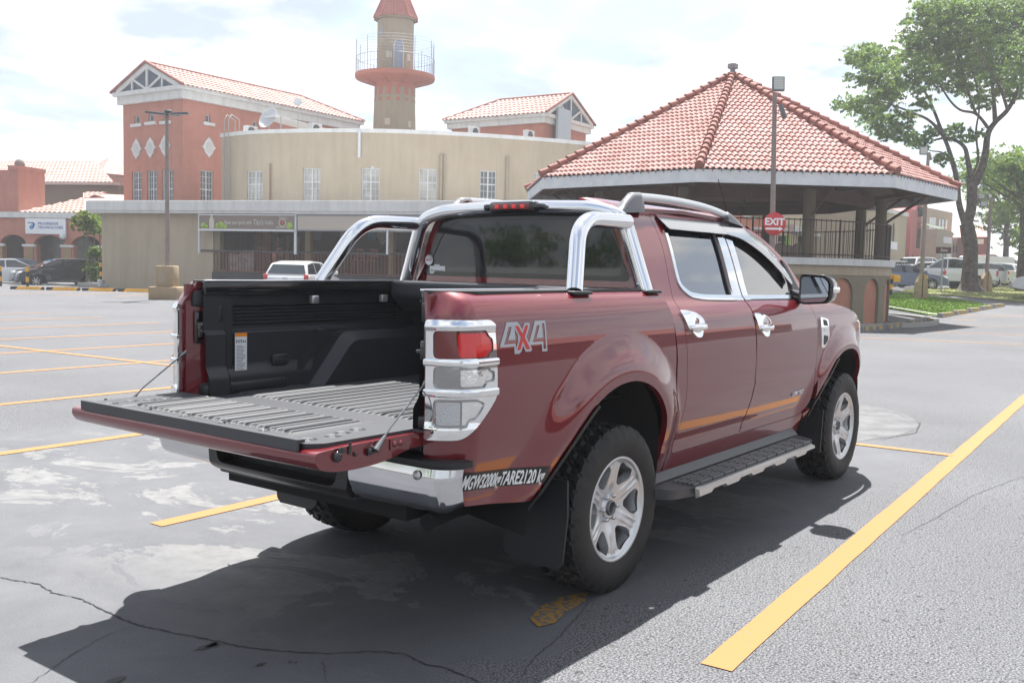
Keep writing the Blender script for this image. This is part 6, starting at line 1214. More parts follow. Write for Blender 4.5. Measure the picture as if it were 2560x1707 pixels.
# ---- doors with windows
RW = rpoly([(.893, 1.755), (.80, 1.47), (.79, 1.41), (.86, 1.366), (1.0, 1.352), (1.376, 1.345), (1.52, 1.755)], [.03, .05, .04, .06, .1, .01, .02])
FW = rpoly([(1.715, 1.755), (1.589, 1.342), (2.27, 1.336), (2.36, 1.35), (2.40, 1.42), (2.34, 1.53), (2.17, 1.655), (1.98, 1.735)], [.02, .01, .02, .03, .05, .06, .1, .05])
sdRW, sdFW = sdp(RW), sdp(FW)
def doors(mir):
    for nm, DD, WW, w, lab in (("rear_door", sdRD, sdRW, (.58, 1.66), None), ("front_door", sdFD, sdFW, (1.43, 2.63), None)):
        d = patch(nm, fc, w, (.53, 1.80), (.013, .012), [paint], T, sd=lambda U, V: np.maximum(np.maximum(DD(U, V)+.0035, -WW(U, V)), np.maximum(-sdR(U, V), -sdF(U, V))), flange=.02, mirror=mir)
        patch("window", fc, w, (1.32, 1.77), (.03, .03), [glasss], d, sd=lambda U, V: WW(U, V)-.01, off=-.008, mirror=mir)
        if nm == "rear_door":
            tr = lambda U, V: np.maximum(np.maximum(WW(U, V)-.026, -WW(U, V)-.004), np.maximum(DD(U, V)+.006, V-1.70))
            pil = sdp([(1.385, 1.318), (1.500, 1.318), (1.602, 1.70), (1.505, 1.70)])
            tr2 = lambda U, V: np.minimum(np.maximum(tr(U, V), U-1.39), pil(U, V))
        else:
            tr = lambda U, V: np.maximum(np.maximum(WW(U, V)-.020, -WW(U, V)-.004), np.maximum(DD(U, V)+.006, V-1.352))
            pil = sdp([(1.514, 1.318), (1.592, 1.318), (1.704, 1.70), (1.618, 1.70)])
            tr2 = lambda U, V: np.minimum(tr(U, V), pil(U, V))
        patch("chrome_trim", fc, w, (1.30, 1.72), (.008, .008), [chrome], d, sd=tr2, off=.006, flange=.012, mirror=mir)
        if nm == "rear_door":
            rub = sdp([(1.352, 1.343), (1.380, 1.343), (1.505, 1.75), (1.474, 1.75)])
            patch("window_seal", fc, w, (1.33, 1.76), (.008, .02), [blackp], d, sd=rub, off=.004, flange=.01, mirror=mir)
            vp = rpoly([(.842, 1.775), (.862, 1.690), (1.62, 1.690), (1.632, 1.775)], [.03, .02, .004, .004])
        else:
            vp = rpoly([(1.637, 1.775), (1.625, 1.690), (1.80, 1.672), (2.0, 1.605), (2.16, 1.522), (2.33, 1.395), (2.385, 1.430), (2.34, 1.545), (2.17, 1.672), (1.98, 1.752), (1.80, 1.775)], [.004, .01, .1, .1, .1, .01, .01, .05, .1, .05, .05])
            sail = rpoly([(2.28, 1.338), (2.495, 1.335), (2.495, 1.375), (2.425, 1.54), (2.37, 1.57), (2.405, 1.43), (2.36, 1.36)], .01)
            patch("mirror_sail", fc, (2.2, 2.52), (1.32, 1.60), (.012, .012), [blackp], d, sd=sdp(sail), off=.008, flange=.015, mirror=mir)
        sv_ = sdp(vp); top = 1.775 if nm == "rear_door" else None
        def vo(U, V):
            if top: return .008+.020*np.clip((1.775-V)/.085, 0, 1)
            return .008+.020*np.clip(-sst(U, 0, 1)*0+np.clip((np.interp(U, [1.62, 1.98, 2.17, 2.34, 2.385], [1.775, 1.752, 1.672, 1.545, 1.43])-V)/.09, 0, 1), 0, 1)
        patch("window_visor", fc, w, (1.38, 1.78), (.010, .008), [visorm], d, sd=sv_, offf=vo, flange=.004, mirror=mir)
        # handle: bowl plate, bar and lower lobe, all chrome
        x0, z0 = ((.745, 1.203) if nm == "rear_door" else (1.650, 1.168))
        sg = -1 if not mir else 1; Y0 = float(fc(np.array(x0), np.array(z0))[1])*(-1 if mir else 1)
        pl = rpoly([(x0-.150, z0+.078), (x0-.10, z0-.015), (x0-.055, z0-.03), (x0+.0, z0-.062), (x0+.055, z0-.06), (x0+.075, z0-.02), (x0+.10, z0+.0), (x0+.085, z0+.035), (x0+.03, z0+.062), (x0-.07, z0+.076)], [.02, .04, .02, .03, .03, .02, .03, .04, .05, .05])
        plate = patch("handle", fc, (x0-.18, x0+.13), (z0-.08, z0+.1), (.006, .006), [chrome], d, sd=sdp(pl), offf=lambda U, V: .010-.014*np.exp(-(((U-x0-.02)/.05)**2+((V-z0)/.045)**2)), flange=.012, mirror=mir)
        b = MB(); b.box((x0-.088, Y0+sg*.006, z0-.026), (x0+.078, Y0+sg*.036, z0+.012), bev=.014)
        hb = b.build("handle_bar", [chrome], d)
both(doors)
# ---- roof, cab back, rear window
def froof(x, y):
    x = np.asarray(x, float); y = np.asarray(y, float)
    zr = np.interp(x, [.36, .5, .8, 1.2, 1.7, 2.0, 2.2, 2.4], [1.815, 1.833, 1.853, 1.866, 1.855, 1.828, 1.79, 1.74])
    sc_ = np.interp(x, [.3, 1.8, 2.2, 2.45], [1, 1, 1.05, 1.1])
    e = np.abs(y)/.56
    return np.stack([x, y*sc_, zr-.045*e**2.4-.010*np.exp(-((np.abs(y)-.50)/.03)**2)], -1)
patch("roof", froof, (.40, 2.12), (-.56, .56), (.05, .03), [paint], T, flange=.02, flip=False)
def fws(u, y):
    u = np.asarray(u, float); y = np.asarray(y, float); t = u
    x = 2.06+1.03*t-.10*(np.abs(y)/.6)**2; z = 1.815-.53*t**1.1
    return np.stack([x, y*(1+.28*t), z], -1)
patch("windshield", fws, (0, 1), (-.57, .57), (.1, .1), [glassd], T)
def fhood(x, y):
    x = np.asarray(x, float); y = np.asarray(y, float)
    z = np.interp(x, [2.75, 3.0, 3.3, 3.55, 3.72, 3.86, 3.97], [1.275, 1.262, 1.222, 1.165, 1.09, .98, .86])
    w = np.interp(x, [2.6, 3.3, 3.7, 4.0], [1, .97, .90, .80])
    return np.stack([x+.05*(1-(y/.8)**2)*sst(x, 3.4, 3.9), y*w, z+.035*(1-(np.abs(y)/.8)**2.5)+.012*np.exp(-((np.abs(y)-.42)/.05)**2)], -1)
patch("hood", fhood, (2.62, 3.80), (-.79, .79), (.03, .04), [paint], T, flange=.02)
m = MB(); m.box((2.45, -.70, 1.15), (2.95, .70, 1.262)); m.build("cowl", [blackp], T)
FEN = rpoly([(2.598, .60), (2.598, 1.02), (2.588, 1.155), (2.515, 1.29), (2.80, 1.29), (3.0, 1.278), (3.3, 1.238), (3.52, 1.185), (3.70, 1.10), (3.83, .99), (3.93, .86), (3.94, .60), (3.60, .50), (2.50, .50), (2.45, .56)], [.01, .05, .05, .01, .02, .05, .1, .1, .1, .05, .03, .05, .05, .01, .01])
sdFen = sdp(FEN)
HL = rpoly([(3.50, 1.150), (3.66, 1.10), (3.80, 1.0), (3.88, .905), (3.80, .90), (3.66, .985), (3.52, 1.075)], .02); sdHL = sdp(HL)
def fender(mir):
    f = patch("front_fender", fc, (2.44, 3.95), (.49, 1.30), (.013, .012), [paint], T, sd=lambda U, V: np.maximum(np.maximum(sdFen(U, V), -sdF(U, V)), -(np.minimum(sdFD(U, V), 9)-.0035)), flange=.03, mirror=mir)
    patch("headlight", fc, (3.48, 3.92), (.88, 1.17), (.012, .012), [clearl], T, sd=sdHL, off=.012, flange=.02, mirror=mir)
    vp = rpoly([(2.615, 1.195), (2.775, 1.175), (2.795, 1.05), (2.70, .985), (2.635, .99)], .015)
    v = patch("fender_vent", fc, (2.60, 2.82), (.96, 1.21), (.008, .008), [chrome], T, sd=sdp(vp), off=.012, flange=.014, mirror=mir)
    for q_ in ([(2.665, 1.178), (2.735, 1.168), (2.762, 1.130), (2.672, 1.138)], [(2.675, 1.072), (2.765, 1.062), (2.755, 1.03), (2.70, 1.005), (2.672, 1.01)]):
        patch("vent_mesh", fc, (2.60, 2.82), (.96, 1.21), (.006, .006), [blackp], v, sd=sdp(rpoly(q_, .006)), off=.0135, mirror=mir)
both(fender)
# cab back panel with the rear window
def fback(y, z):
    y = np.asarray(y, float); z = np.asarray(z, float)
    return np.stack([.418+.02*(z-1.4)-.012*(1-(y/.75)**2)+.03*np.clip((np.abs(y)-.62)/.15, 0, 1)**2, y, z], -1)
CB = rpoly([(-.775, 1.0), (.775, 1.0), (.775, 1.38), (.565, 1.818), (-.565, 1.818), (-.775, 1.38)], [.01, .01, .05, .12, .12, .05]); sdCB = sdp(CB)
RWN = rpoly([(-.690, 1.424), (.690, 1.424), (.535, 1.792), (-.535, 1.792)], [.04, .04, .09, .09]); sdRWN = sdp(RWN)
patch("cab_back", fback, (-.79, .79), (1.0, 1.86), (.02, .02), [paint], T, sd=diff(sdCB, sdRWN), flip=True, flange=.02)
rwo = patch("rear_window", fback, (-.72, .72), (1.40, 1.80), (.04, .04), [glassd], T, sd=lambda U, V: sdRWN(U, V)-.004, flip=True, off=-.002)
ring = diff(lambda U, V: sdRWN(U, V)-.002, sdp(rpoly([(-.655, 1.448), (.655, 1.448), (.50, 1.735), (-.50, 1.735)], [.06, .06, .12, .12])))
patch("glass_border", fback, (-.72, .72), (1.40, 1.80), (.010, .010), [mat("black frit", (.006, .006, .007), rough=.12, coat=.5)], rwo, sd=ring, flip=True, off=.0015)
# ---- sport bar
def arcpts(pts, r=.1, n=7):
    P = [Vector(p) for p in pts]; o = [P[0]]
    for i in range(1, len(P)-1):
        a, b, c = P[i-1], P[i], P[i+1]; d = min(r, (a-b).length*.48, (c-b).length*.48)
        p = b+(a-b).normalized()*d; q = b+(c-b).normalized()*d
        for k in range(n+1): t = k/n; o.append(p*(1-t)**2+b*2*t*(1-t)+q*t*t)
    o.append(P[-1]); return o
m = MB()
m.tube(arcpts([(.385, -.793, 1.375), (.375, -.662, 1.742), (.372, -.50, 1.786), (.365, 0, 1.800), (.372, .50, 1.786), (.375, .662, 1.742), (.385, .793, 1.375)], .13, 9), .038, 24)
sb = m.build("sport_bar", [steel], T)
for s in (-1, 1):
    m = MB(); m.tube(arcpts([(-.27, s*.800, 1.38), (-.085, s*.695, 1.708), (.36, s*.690, 1.715)], .15, 10), .038, 24); m.build("support_tube", [steel], sb)
    for fx, fy in ((-.27, .800), (.385, .795)):
        m = MB(); m.box((fx-.075, s*fy-.05, 1.370), (fx+.075, s*fy+.05, 1.386), bev=.006); m.build("foot_plate", [blackp], sb)
m = MB(); m.box((.285, -.185, 1.765), (.345, .115, 1.825), bev=.018)
m.box((.29, -.225, 1.780), (.34, -.17, 1.812), bev=.01); m.box((.29, .10, 1.780), (.34, .155, 1.812), bev=.01)
bl = m.build("brake_light", [blackg], T)
m = MB(); m.box((.279, -.155, 1.780), (.290, .085, 1.813), bev=.004); m.build("lens", [redd], bl)
for k in range(4):
    m = MB(); m.box((.2765, -.125+k*.055, 1.786), (.284, -.100+k*.055, 1.806), bev=.002); m.build("lamp_spot", [mat("red spots", (.8, .01, .015), rough=.2, coat=1, emit=((1, .03, .03), .06))], bl)
# ---- roof rails and mirrors
for s in (-1, 1):
    P = [(.50, s*.572, 1.810), (.54, s*.570, 1.848), (.66, s*.568, 1.866), (.95, s*.567, 1.874), (1.25, s*.566, 1.871), (1.52, s*.565, 1.859), (1.76, s*.566, 1.832), (1.90, s*.570, 1.800), (2.0, s*.575, 1.775)]
    c = cr_curve(P, 6); m = MB(); nn = len(c); sec = [(-.016, -.026), (-.019, .004), (-.010, .015), (.010, .015), (.019, .004), (.016, -.026)]
    vs_ = [(p[0], p[1]+a, p[2]+b) for p in c[9:40] for a, b in sec]; k6 = len(sec); L_ = len(c[9:40])
    m.add(vs_, [(i*k6+k, i*k6+(k+1) % k6, (i+1)*k6+(k+1) % k6, (i+1)*k6+k) for i in range(L_-1) for k in range(k6)], 0, True)
    m.add(vs_[:k6], [tuple(range(k6))]); m.add(vs_[-k6:], [tuple(range(k6))])
    rr = m.build("roof_rail", [mat("satin aluminium", (.72, .73, .75), rough=.28, metal=.9)], T)
    for (xa, xb, xm) in ((.455, .70, .60), (1.76, 2.0, 1.93)):
        m = MB(); n8 = 12; vv = []
        for i in range(n8+1):
            t = i/n8; x = xa+(xb-xa)*t
            tp = np.interp(x, c[:, 0], c[:, 2])+.018 if xa < x < xb else 1.82
            base = float(froof(x, .55)[2])-.02
            if xa < 1: hgt = (tp-base)*min(1, (t*1.6)**.55)
            else: hgt = (tp-base)*min(1, ((1-t)*1.6)**.7)
            hgt = max(hgt, .004); y0 = s*.570
            vv += [(x, y0-.030, base), (x, y0-.028, base+hgt*.8), (x, y0-.012, base+hgt), (x, y0+.012, base+hgt), (x, y0+.028, base+hgt*.8), (x, y0+.030, base)]
        m.add(vv, [(i*6+k, i*6+k+1, (i+1)*6+k+1, (i+1)*6+k) for i in range(n8) for k in range(5)], 0, True); m.add(vv[:6], [tuple(range(6))]); m.add(vv[-6:], [tuple(range(6))])
        m.build("rail_end", [greyp], rr)
for s in (-1, 1):
    m = MB(); o_ = rpoly([(1.478, 0), (1.474, .155), (1.440, .198), (1.335, .198), (1.300, .172), (1.288, .03), (1.30, .0)], [.03, .035, .035, .03, .03, .02, .01])
    ya = .90
    vs_ = []; fs_ = []; n = len(o_); cz, cy = o_[:, 0].mean(), o_[:, 1].mean()
    for x, k in ((2.20, .93), (2.19, 1.0), (2.25, 1.02), (2.33, .96), (2.38, .80), (2.405, .5)):
        for z, y in o_: vs_.append((x+.03*(y-.1)*-1.2, s*(ya+cy+(y-cy)*k), cz+(z-cz)*k))
    for i in range(5):
        for k in range(n): fs_.append((i*n+k, i*n+(k+1) % n, (i+1)*n+(k+1) % n, (i+1)*n+k))
    fs_ += [tuple(range(n)), tuple(range(5*n, 6*n))]
    m.add(vs_, fs_, 0, True)
    m.tube([(2.36, s*.80, 1.335), (2.32, s*.90, 1.32), (2.29, s*.96, 1.33)], [.045, .035, .03], 10)
    mr = m.build("door_mirror", [mat("dark chrome", (.34, .35, .37), rough=.12, metal=.9)] if False else [blackg], T)
    m = MB(); gl = [(cz+(z-cz)*.86, cy+(y-cy)*.88) for z, y in o_]
    m.add([(2.186-.036*(y-.1), s*(ya+y), z) for z, y in gl], [tuple(range(n))]); m.build("mirror_glass", [mirrorm], mr)
    m = MB(); m.box((2.24, s*(ya+.172), 1.365), (2.36, s*(ya+.207), 1.405), bev=.012); m.build("indicator", [clearl], mr)
# ---- rear: jambs, lamps, bumper, tailgate
for s in (-1, 1):
    m = MB(); m.prism([(-1.150, s*.745), (-1.150, s*.730), (-1.05, s*.688), (-1.05, s*.745)], .84, 1.372, axis='z')
    j = m.build("tail_jamb", [paint], T)
    m = MB(); m.box((-1.125, s*.705, 1.10), (-1.085, s*.690, 1.25), bev=.006); m.box((-1.120, s*.700, 1.13), (-1.095, s*.668, 1.20), bev=.006)
    m.tube([(-1.115, s*.70, 1.165), (-1.115, s*.650, 1.160)], .006, 8)
    m.build("latch_striker", [blackg], j)
O1 = rpoly([(-1.232, 1.247), (-1.01, 1.247), (-.995, 1.225), (-.975, 1.215), (-.975, 1.17), (-1.0, 1.16), (-1.005, 1.147), (-1.232, 1.145)], [.02, .01, .006, .01, .01, .006, .006, .02])
O2 = rpoly([(-1.232, 1.118), (-1.01, 1.116), (-.995, 1.10), (-.975, 1.098), (-.975, 1.06), (-1.02, 1.055), (-1.035, 1.038), (-1.232, 1.035)], [.02, .006, .006, .006, .006, .006, .006, .02])
O3 = rpoly([(-1.232, .998), (-1.075, 1.0), (-1.035, .985), (-1.030, .975), (-1.075, .925), (-1.10, .920), (-1.11, .895), (-1.232, .892)], [.02, .006, .006, .006, .006, .006, .006, .02])
s1, s2, s3 = sdp(O1), sdp(O2), sdp(O3)
def lamps(mir):
    tl = patch("tail_light", fb, (-1.27, -.945), (.84, 1.29), (.006, .006), [chrome], T, sd=diff(sdTail, s1, s2, s3), offf=lambda U, V: .014+.008*np.exp(-((V-1.262)/.012)**2)+.006*np.cos(np.clip((V-.87)/.03, -1.5, 1.5)), flange=.018, mirror=mir)
    for zz, hh, xr in ((1.131, .013, -.951), (1.020, .014, -.955)):
        bar = sdp([(-1.268, zz-hh), (xr, zz-hh), (xr, zz+hh), (-1.268, zz+hh)])
        patch("chrome_rib", fb, (-1.27, -.94), (zz-.02, zz+.02), (.008, .004), [chrome], tl, sd=bar, offf=lambda U, V: .0215-.003*((V-zz)/hh)**4, flange=.014, mirror=mir)
    patch("red_lens", fb, (-1.25, -.96), (1.13, 1.26), (.01, .01), [redd, redl], tl, sd=lambda U, V: s1(U, V)-.003, off=.006, mirror=mir)
    patch("red_reflector", fb, (-1.15, -.98), (1.14, 1.25), (.01, .01), [redl], tl, sd=lambda U, V: np.maximum(s1(U, V)+.004, np.maximum(-(U+1.14), V-1.238)), off=.0085, mirror=mir)
    patch("reversing_lens", fb, (-1.25, -.96), (1.02, 1.13), (.01, .01), [smoked], tl, sd=lambda U, V: s2(U, V)-.003, off=.006, mirror=mir)
    patch("reflector", fb, (-1.14, -.98), (1.045, 1.105), (.01, .01), [clearl], tl, sd=lambda U, V: np.maximum(s2(U, V)+.008, -(U+1.135)), off=.009, mirror=mir)
    patch("lower_lens", fb, (-1.25, -1.02), (.88, 1.01), (.01, .01), [smoked], tl, sd=lambda U, V: s3(U, V)-.003, off=.006, mirror=mir)
    patch("ribbed_glass", fb, (-1.225, -1.13), (.90, .99), (.008, .008), [ribbed], tl, sd=lambda U, V: np.maximum(s3(U, V)+.010, U+1.135), off=.0095, mirror=mir)
    patch("reflector", fb, (-1.15, -1.04), (.905, .99), (.008, .008), [clearl], tl, sd=lambda U, V: np.maximum(s3(U, V)+.007, -(U+1.128)), off=.009, mirror=mir)
both(lamps)
# bumper
def fbump(y, t):      # t: 0 bottom .. 1 top, wraps round the corner
    y = np.asarray(y, float); t = np.asarray(t, float)
    s = np.sign(y); a = np.abs(y); th = np.clip((a-.80)/.15, 0, 1.57)
    yy = np.where(a < .80, a, .80+.125*np.sin(th)); xb = -1.258+.030*(np.minimum(a, .8)/.8)**2; xx = np.where(a < .80, xb, -1.228+.15*(1-np.cos(th)))
    xx = np.where(a > 1.0355, xx+(a-1.0355)*1.0, xx)
    tb = np.clip((.25-t)/.25, 0, 1); xx = xx+.05*tb**2; yy = yy-.04*tb**2*sst(a, .7, 1.0)
    xx = xx+.075*np.clip(.62-t, 0, 1)**1.6+.03*np.clip(t-.80, 0, 1); yy = yy-.05*np.clip(.5-t, 0, 1)**1.5*sst(a, .7, 1.0); zb = .574+.040*sst(a, .85, 1.05); z = zb+(.752+.012*(1-sst(a, .2, .8))-zb)*t
    return np.stack([xx, s*yy, z], -1)
for s in (-1, 1):
    lo, hi = (.428, .962)
    patch("bumper_corner", fbump, (min(s*lo, s*hi), max(s*lo, s*hi)), (0, 1), (.012, .05), [bchrome], T, flip=True, sd=None, flange=.02)
    m = MB(); m.lathe([(.001, .008), (.011, .008), (.013, .004), (.017, .004), (.018, 0)], 16, Matrix.Translation((-1.232, s*.765, .725)) @ Matrix.Rotation(rad(-90), 4, 'Y')); m.build("parking_sensor", [mat("sensor", (.5, .5, .5), rough=.3, metal=.6)], T)
m = MB()
bt = rpoly([(-1.09, -.915), (-1.17, -.900), (-1.212, -.80), (-1.240, -.45), (-1.246, 0), (-1.240, .45), (-1.212, .80), (-1.17, .900), (-1.09, .915)], [.01, .05, .05, .2, .2, .2, .05, .05, .01])
m.prism([(x, y) for x, y in bt], .753, .776, axis='z')
m.build("bumper_step", [blackp], T)
m = MB()   # centre section with its number plate recess
m.box((-1.16, -.41, .60), (-1.13, .41, .75)); m.box((-1.19, -.30, .615), (-1.158, .30, .70), bev=.01)
m.box((-1.20, -.42, .562), (-1.0, .42, .588), bev=.010)
m.build("bumper_recess", [blackp], T)
def fbc(y, z): y = np.asarray(y, float); z = np.asarray(z, float); return np.stack([-1.262+.012*(y/.43)**2+.05*np.clip((.625-z)/.05, 0, 1)**2, y, z], -1)
co_ = sdp(rpoly([(-.436, .764), (.436, .764), (.418, .578), (-.418, .578)], .01)); ci_ = sdp(rpoly([(-.385, .738), (.385, .738), (.358, .622), (-.358, .622)], .035))
patch("bumper_centre", fbc, (-.44, .44), (.57, .77), (.012, .006), [mat("bumper black", (.022, .021, .021), rough=.28)], T, sd=diff(co_, ci_), flip=True, flange=.10)
# tailgate, folded flat
tg_e = empty  # (name kept short)
def ftg(y, t):        # outer skin seen from below/behind: from hinge edge (t=0) to lip (t=1)
    y = np.asarray(y, float); t = np.asarray(t, float)
    x = -1.17-.515*t-.012*(1-(y/.74)**2)*sst(t, .7, 1); z = .825-.036*np.sin(np.clip(t, 0, 1)*math.pi)**.8+.012*t
    return np.stack([x, y, z], -1)
m = MB()
prof = rpoly([(-1.165, .870), (-1.240, .872), (-1.52, .872), (-1.600, .870), (-1.672, .866), (-1.692, .862), (-1.694, .836), (-1.672, .806), (-1.61, .790), (-1.52, .784), (-1.40, .788), (-1.33, .798), (-1.25, .818), (-1.165, .822)], [.005, .02, .02, .02, .01, .01, .012, .03, .05, .05, .04, .04, .04, .005], 4)
ys = [-.735, -.730, -.70, -.4, 0, .4, .70, .730, .735]; n = len(prof); vs_ = []
for i, y in enumerate(ys):
    k = 1 if 0 < i < len(ys)-1 else .985; bow = .012*(1-(y/.74)**2)
    for x, z in prof: vs_.append((x-(bow if x < -1.5 else 0), y, .84+(z-.84)*k))
m.add(vs_, [(i*n+k, i*n+(k+1) % n, (i+1)*n+(k+1) % n, (i+1)*n+k) for i in range(len(ys)-1) for k in range(n)], 0, True)
m.add(vs_[:n], [tuple(range(n))]); m.add(vs_[-n:], [tuple(range(n))])
tg = m.build("tailgate", [paint], T)
# liner plate with ribs along X
def ftl(x, y):
    x = np.asarray(x, float); y = np.asarray(y, float)
    inn = sst(x, -1.575, -1.555)*(1-sst(x, -1.235, -1.215))*(1-sst(np.abs(y), .475, .485))
    w = np.clip(np.sin(y/.0180*math.pi)*1.8, -.8, 1)
    z = .886+.0065*w*inn-.002*(1-inn)
    for cx, cy in ((-1.60, -.60), (-1.50, -.61), (-1.43, -.585), (-1.345, -.575), (-1.60, .60), (-1.50, .61), (-1.43, .585), (-1.36, .575)):
        rr = np.sqrt(((x-cx)/1.0)**2+((y-cy)/1.0)**2); z = z-.010*(1-sst(rr, .020, .032))
    rr = np.maximum(np.abs(x+1.32)-.055, np.abs(np.abs(y)-.56)-.05) if False else 1
    z = z-.006*sst(np.abs(y), .49, .50)*(1-sst(np.abs(y), .51, .52))
    for cy in (-.35, -.12, .12, .35):
        rr = np.sqrt((x+1.585)**2+((y-cy)/1.2)**2); z = z-.010*(1-sst(rr, .014, .022))
    return np.stack([x, y, z], -1)
TLP = rpoly([(-1.672, -.655), (-1.672, .655), (-1.62, .70), (-1.185, .712), (-1.185, -.712), (-1.62, -.70)], .02)
patch("tailgate_liner", ftl, (-1.675, -1.18), (-.715, .715), (.008, .0047), [linert], tg, sd=sdp(TLP), flange=.016)
m = MB(); m.prism([(-1.700, .862), (-1.700, .901), (-1.665, .899), (-1.665, .888), (-1.690, .888), (-1.690, .862)], -.655, .655, axis='y')
m.build("edge_strip", [mat("edge strip", (.05, .052, .058), rough=.5)], tg)
for s in (-1, 1):
    y = s*.737
    m = MB()
    R90 = Matrix.Rotation(rad(90*s), 4, 'X')
    def disc(x, z, r, h, r2=None): m.lathe([(r, 0), (r, -h*.6), (r*.8, -h), (.0005, -h)], 14, Matrix.Translation((x, y, z)) @ Matrix.Rotation(rad(90 if s < 0 else -90), 4, 'X') @ Matrix.Rotation(math.pi, 4, 'X'))
    disc(-1.60, .842, .018, .012); disc(-1.515, .838, .008, .006)
    m.box((-1.60, y-.004, .852), (-1.565, y+.010*s, .872), bev=.003)
    m.prism([(-1.462, .826), (-1.405, .834), (-1.405, .858), (-1.462, .850)], y, y+s*.010); disc(-1.452, .840, .011, .014)
    m.box((-1.548, y-.001, .842), (-1.534, y+.003*s, .884), bev=.001)
    m.build("latch", [blackg], tg)
    m = MB(); 
    for hx in (-1.325, -1.295): m.lathe([(.011, 0), (.011, .006), (.004, .010), (.0005, .010)], 8, Matrix.Translation((hx, y, .848)) @ Matrix.Rotation(rad(90 if s < 0 else -90), 4, 'X'))
    m.prism([(-1.345, .828), (-1.17, .838), (-1.12, .845), (-1.12, .865), (-1.17, .862), (-1.345, .866)], y-s*.006, y+s*.003)
    m.build("hinge", [paint], tg)
    m = MB(); m.tube([(-1.425, s*.752, .848), (-1.355, s*.750, .915), (-1.149, s*.735, 1.060)], .0035, 8)
    m.tube([(-1.432, s*.753, .842), (-1.385, s*.752, .887)], [.013, .006], 8)
    m.tube([(-1.175, s*.738, 1.042), (-1.146, s*.733, 1.064)], [.006, .010], 8)
    m.build("stay_cable", [mat("steel cable", (.22, .22, .23), rough=.35, metal=.8)], tg)
# ---- bed interior
def ffloor(x, y):
    x = np.asarray(x, float); y = np.asarray(y, float)
    w = np.clip(np.sin(y/.0190*math.pi)*1.8, -.8, 1)
    z = .862+.007*w*sst(x, -.965, -.925)-.0*x-.03*(1-sst(x, -1.13, -1.10))
    return np.stack([x, y, z], -1)
bl_ = patch("bed_floor", ffloor, (-1.13, .36), (-.70, .70), (.0135, .0045), [linert], T)
m = MB()
m.box((-1.158, -.72, .80), (-1.10, .72, .852)); m.build("bed_sill", [blackp], T)
for s in (-1, 1):
    def fwall(x, z):
        x = np.asarray(x, float); z = np.asarray(z, float)
        rib = sst(x, -.915, -.905)*(1-sst(x, .20, .21))*sst(z, 1.172, 1.178)*(1-sst(z, 1.272, 1.278))
        y = .70-.030*(1-sst(z, .93, 1.0))-.018*(1-sst(z, 1.140, 1.160))+.010*rib*np.clip(np.sin((z-1.175)/.0085*math.pi)*2, -1, 1)
        y = y-.03*(1-sst(x, -.985, -.97))
        return np.stack([x, -y, z], -1)
    patch("bed_wall", fwall, (-1.10, .36), (.85, 1.365), (.012, .0028), [liner], T, mirror=(s > 0), flip=True)
    m = MB(); oA = rpoly([(-.535, .86), (-.300, 1.130), (.36, 1.130), (.36, .86)], [.01, .05, .005, .005], 5); oB = rpoly([(-.465, .86), (-.262, 1.085), (.36, 1.085), (.36, .86)], [.01, .05, .005, .005], 5)
    n = len(oA); vs_ = [(x, s*y, z) for y, o_ in ((.70, oA), (.600, oA), (.558, oB)) for x, z in o_]
    m.add(vs_, [(i*n+k, i*n+(k+1) % n, (i+1)*n+(k+1) % n, (i+1)*n+k) for i in range(2) for k in range(n)], 0, False); m.add(vs_[-n:], [tuple(range(n))])
    m.build("wheel_hump", [liner], T)
    # slanted ridge with a pocket, tie-down bowl, rear post and rail
    m = MB(); m.prism([(-.62, .86), (-.575, .86), (-.365, 1.14), (-.42, 1.14)], s*.70, s*.655); m.box((-1.10, s*.71, .86), (-.62, s*.640, .915), bev=.012)
    m.box((-.70, s*.682, .975), (-.60, s*.66, 1.03), bev=.01); m.box((-.69, s*.665, .995), (-.61, s*.655, 1.005), bev=.003)
    m.build("liner_rib", [liner], T)
    m = MB(); m.prism([(-1.06, .86), (-.94, .86), (-.94, 1.31), (-.97, 1.335), (-1.06, 1.325)], s*.74, s*.672)
    m.box((-1.02, s*.676, 1.20), (-.99, s*.666, 1.275), bev=.006); m.box((-1.13, s*.74, 1.27), (-1.05, s*.68, 1.345), bev=.01)
    m.build("corner_post", [blackp], T)
    m = MB(); m.prism([(-1.12, s*.69), (.40, s*.69), (.40, s*.812), (-.96, s*.812), (-1.05, s*.79), (-1.10, s*.75), (-1.12, s*.715)], 1.372, 1.389, axis="z"); m.build("rail_cap", [blackp], T)
    m = MB(); m.box((-1.10, s*.655, 1.325), (.36, s*.700, 1.385), bev=.004); m.box((-1.10, s*.650, 1.345), (.36, s*.657, 1.352)); m.build("cover_rail", [blackg], T)
    m = MB(); m.box((-1.10, s*.648, 1.3855), (.36, s*.668, 1.3935), bev=.002); m.build("rail_trim", [steel], T)
    m = MB()
    for x in (-.48, .02): m.box((x, s*.655, 1.275), (x+.045, s*.628, 1.315), bev=.004)
    m.build("rail_clamp", [mat("clamp", (.5, .5, .52), rough=.3, metal=.7)], T)
m = MB(); m.box((.345, -.70, .86), (.385, .70, 1.36)); m.build("bed_front_wall", [liner], T)
m = MB(); o_ = rpoly([(.12, 1.392), (.345, 1.392), (.345, 1.22), (.22, 1.22), (.12, 1.31)], [.02, .01, .01, .03, .02]); m.prism([(x, z) for x, z in o_], -.66, .66)
m.build("roller_cover_box", [mat("cover box", (.045, .048, .055), rough=.4)], T)
m = MB(); m.box((.22, -.05, 1.0), (.30, .05, 1.2)); 
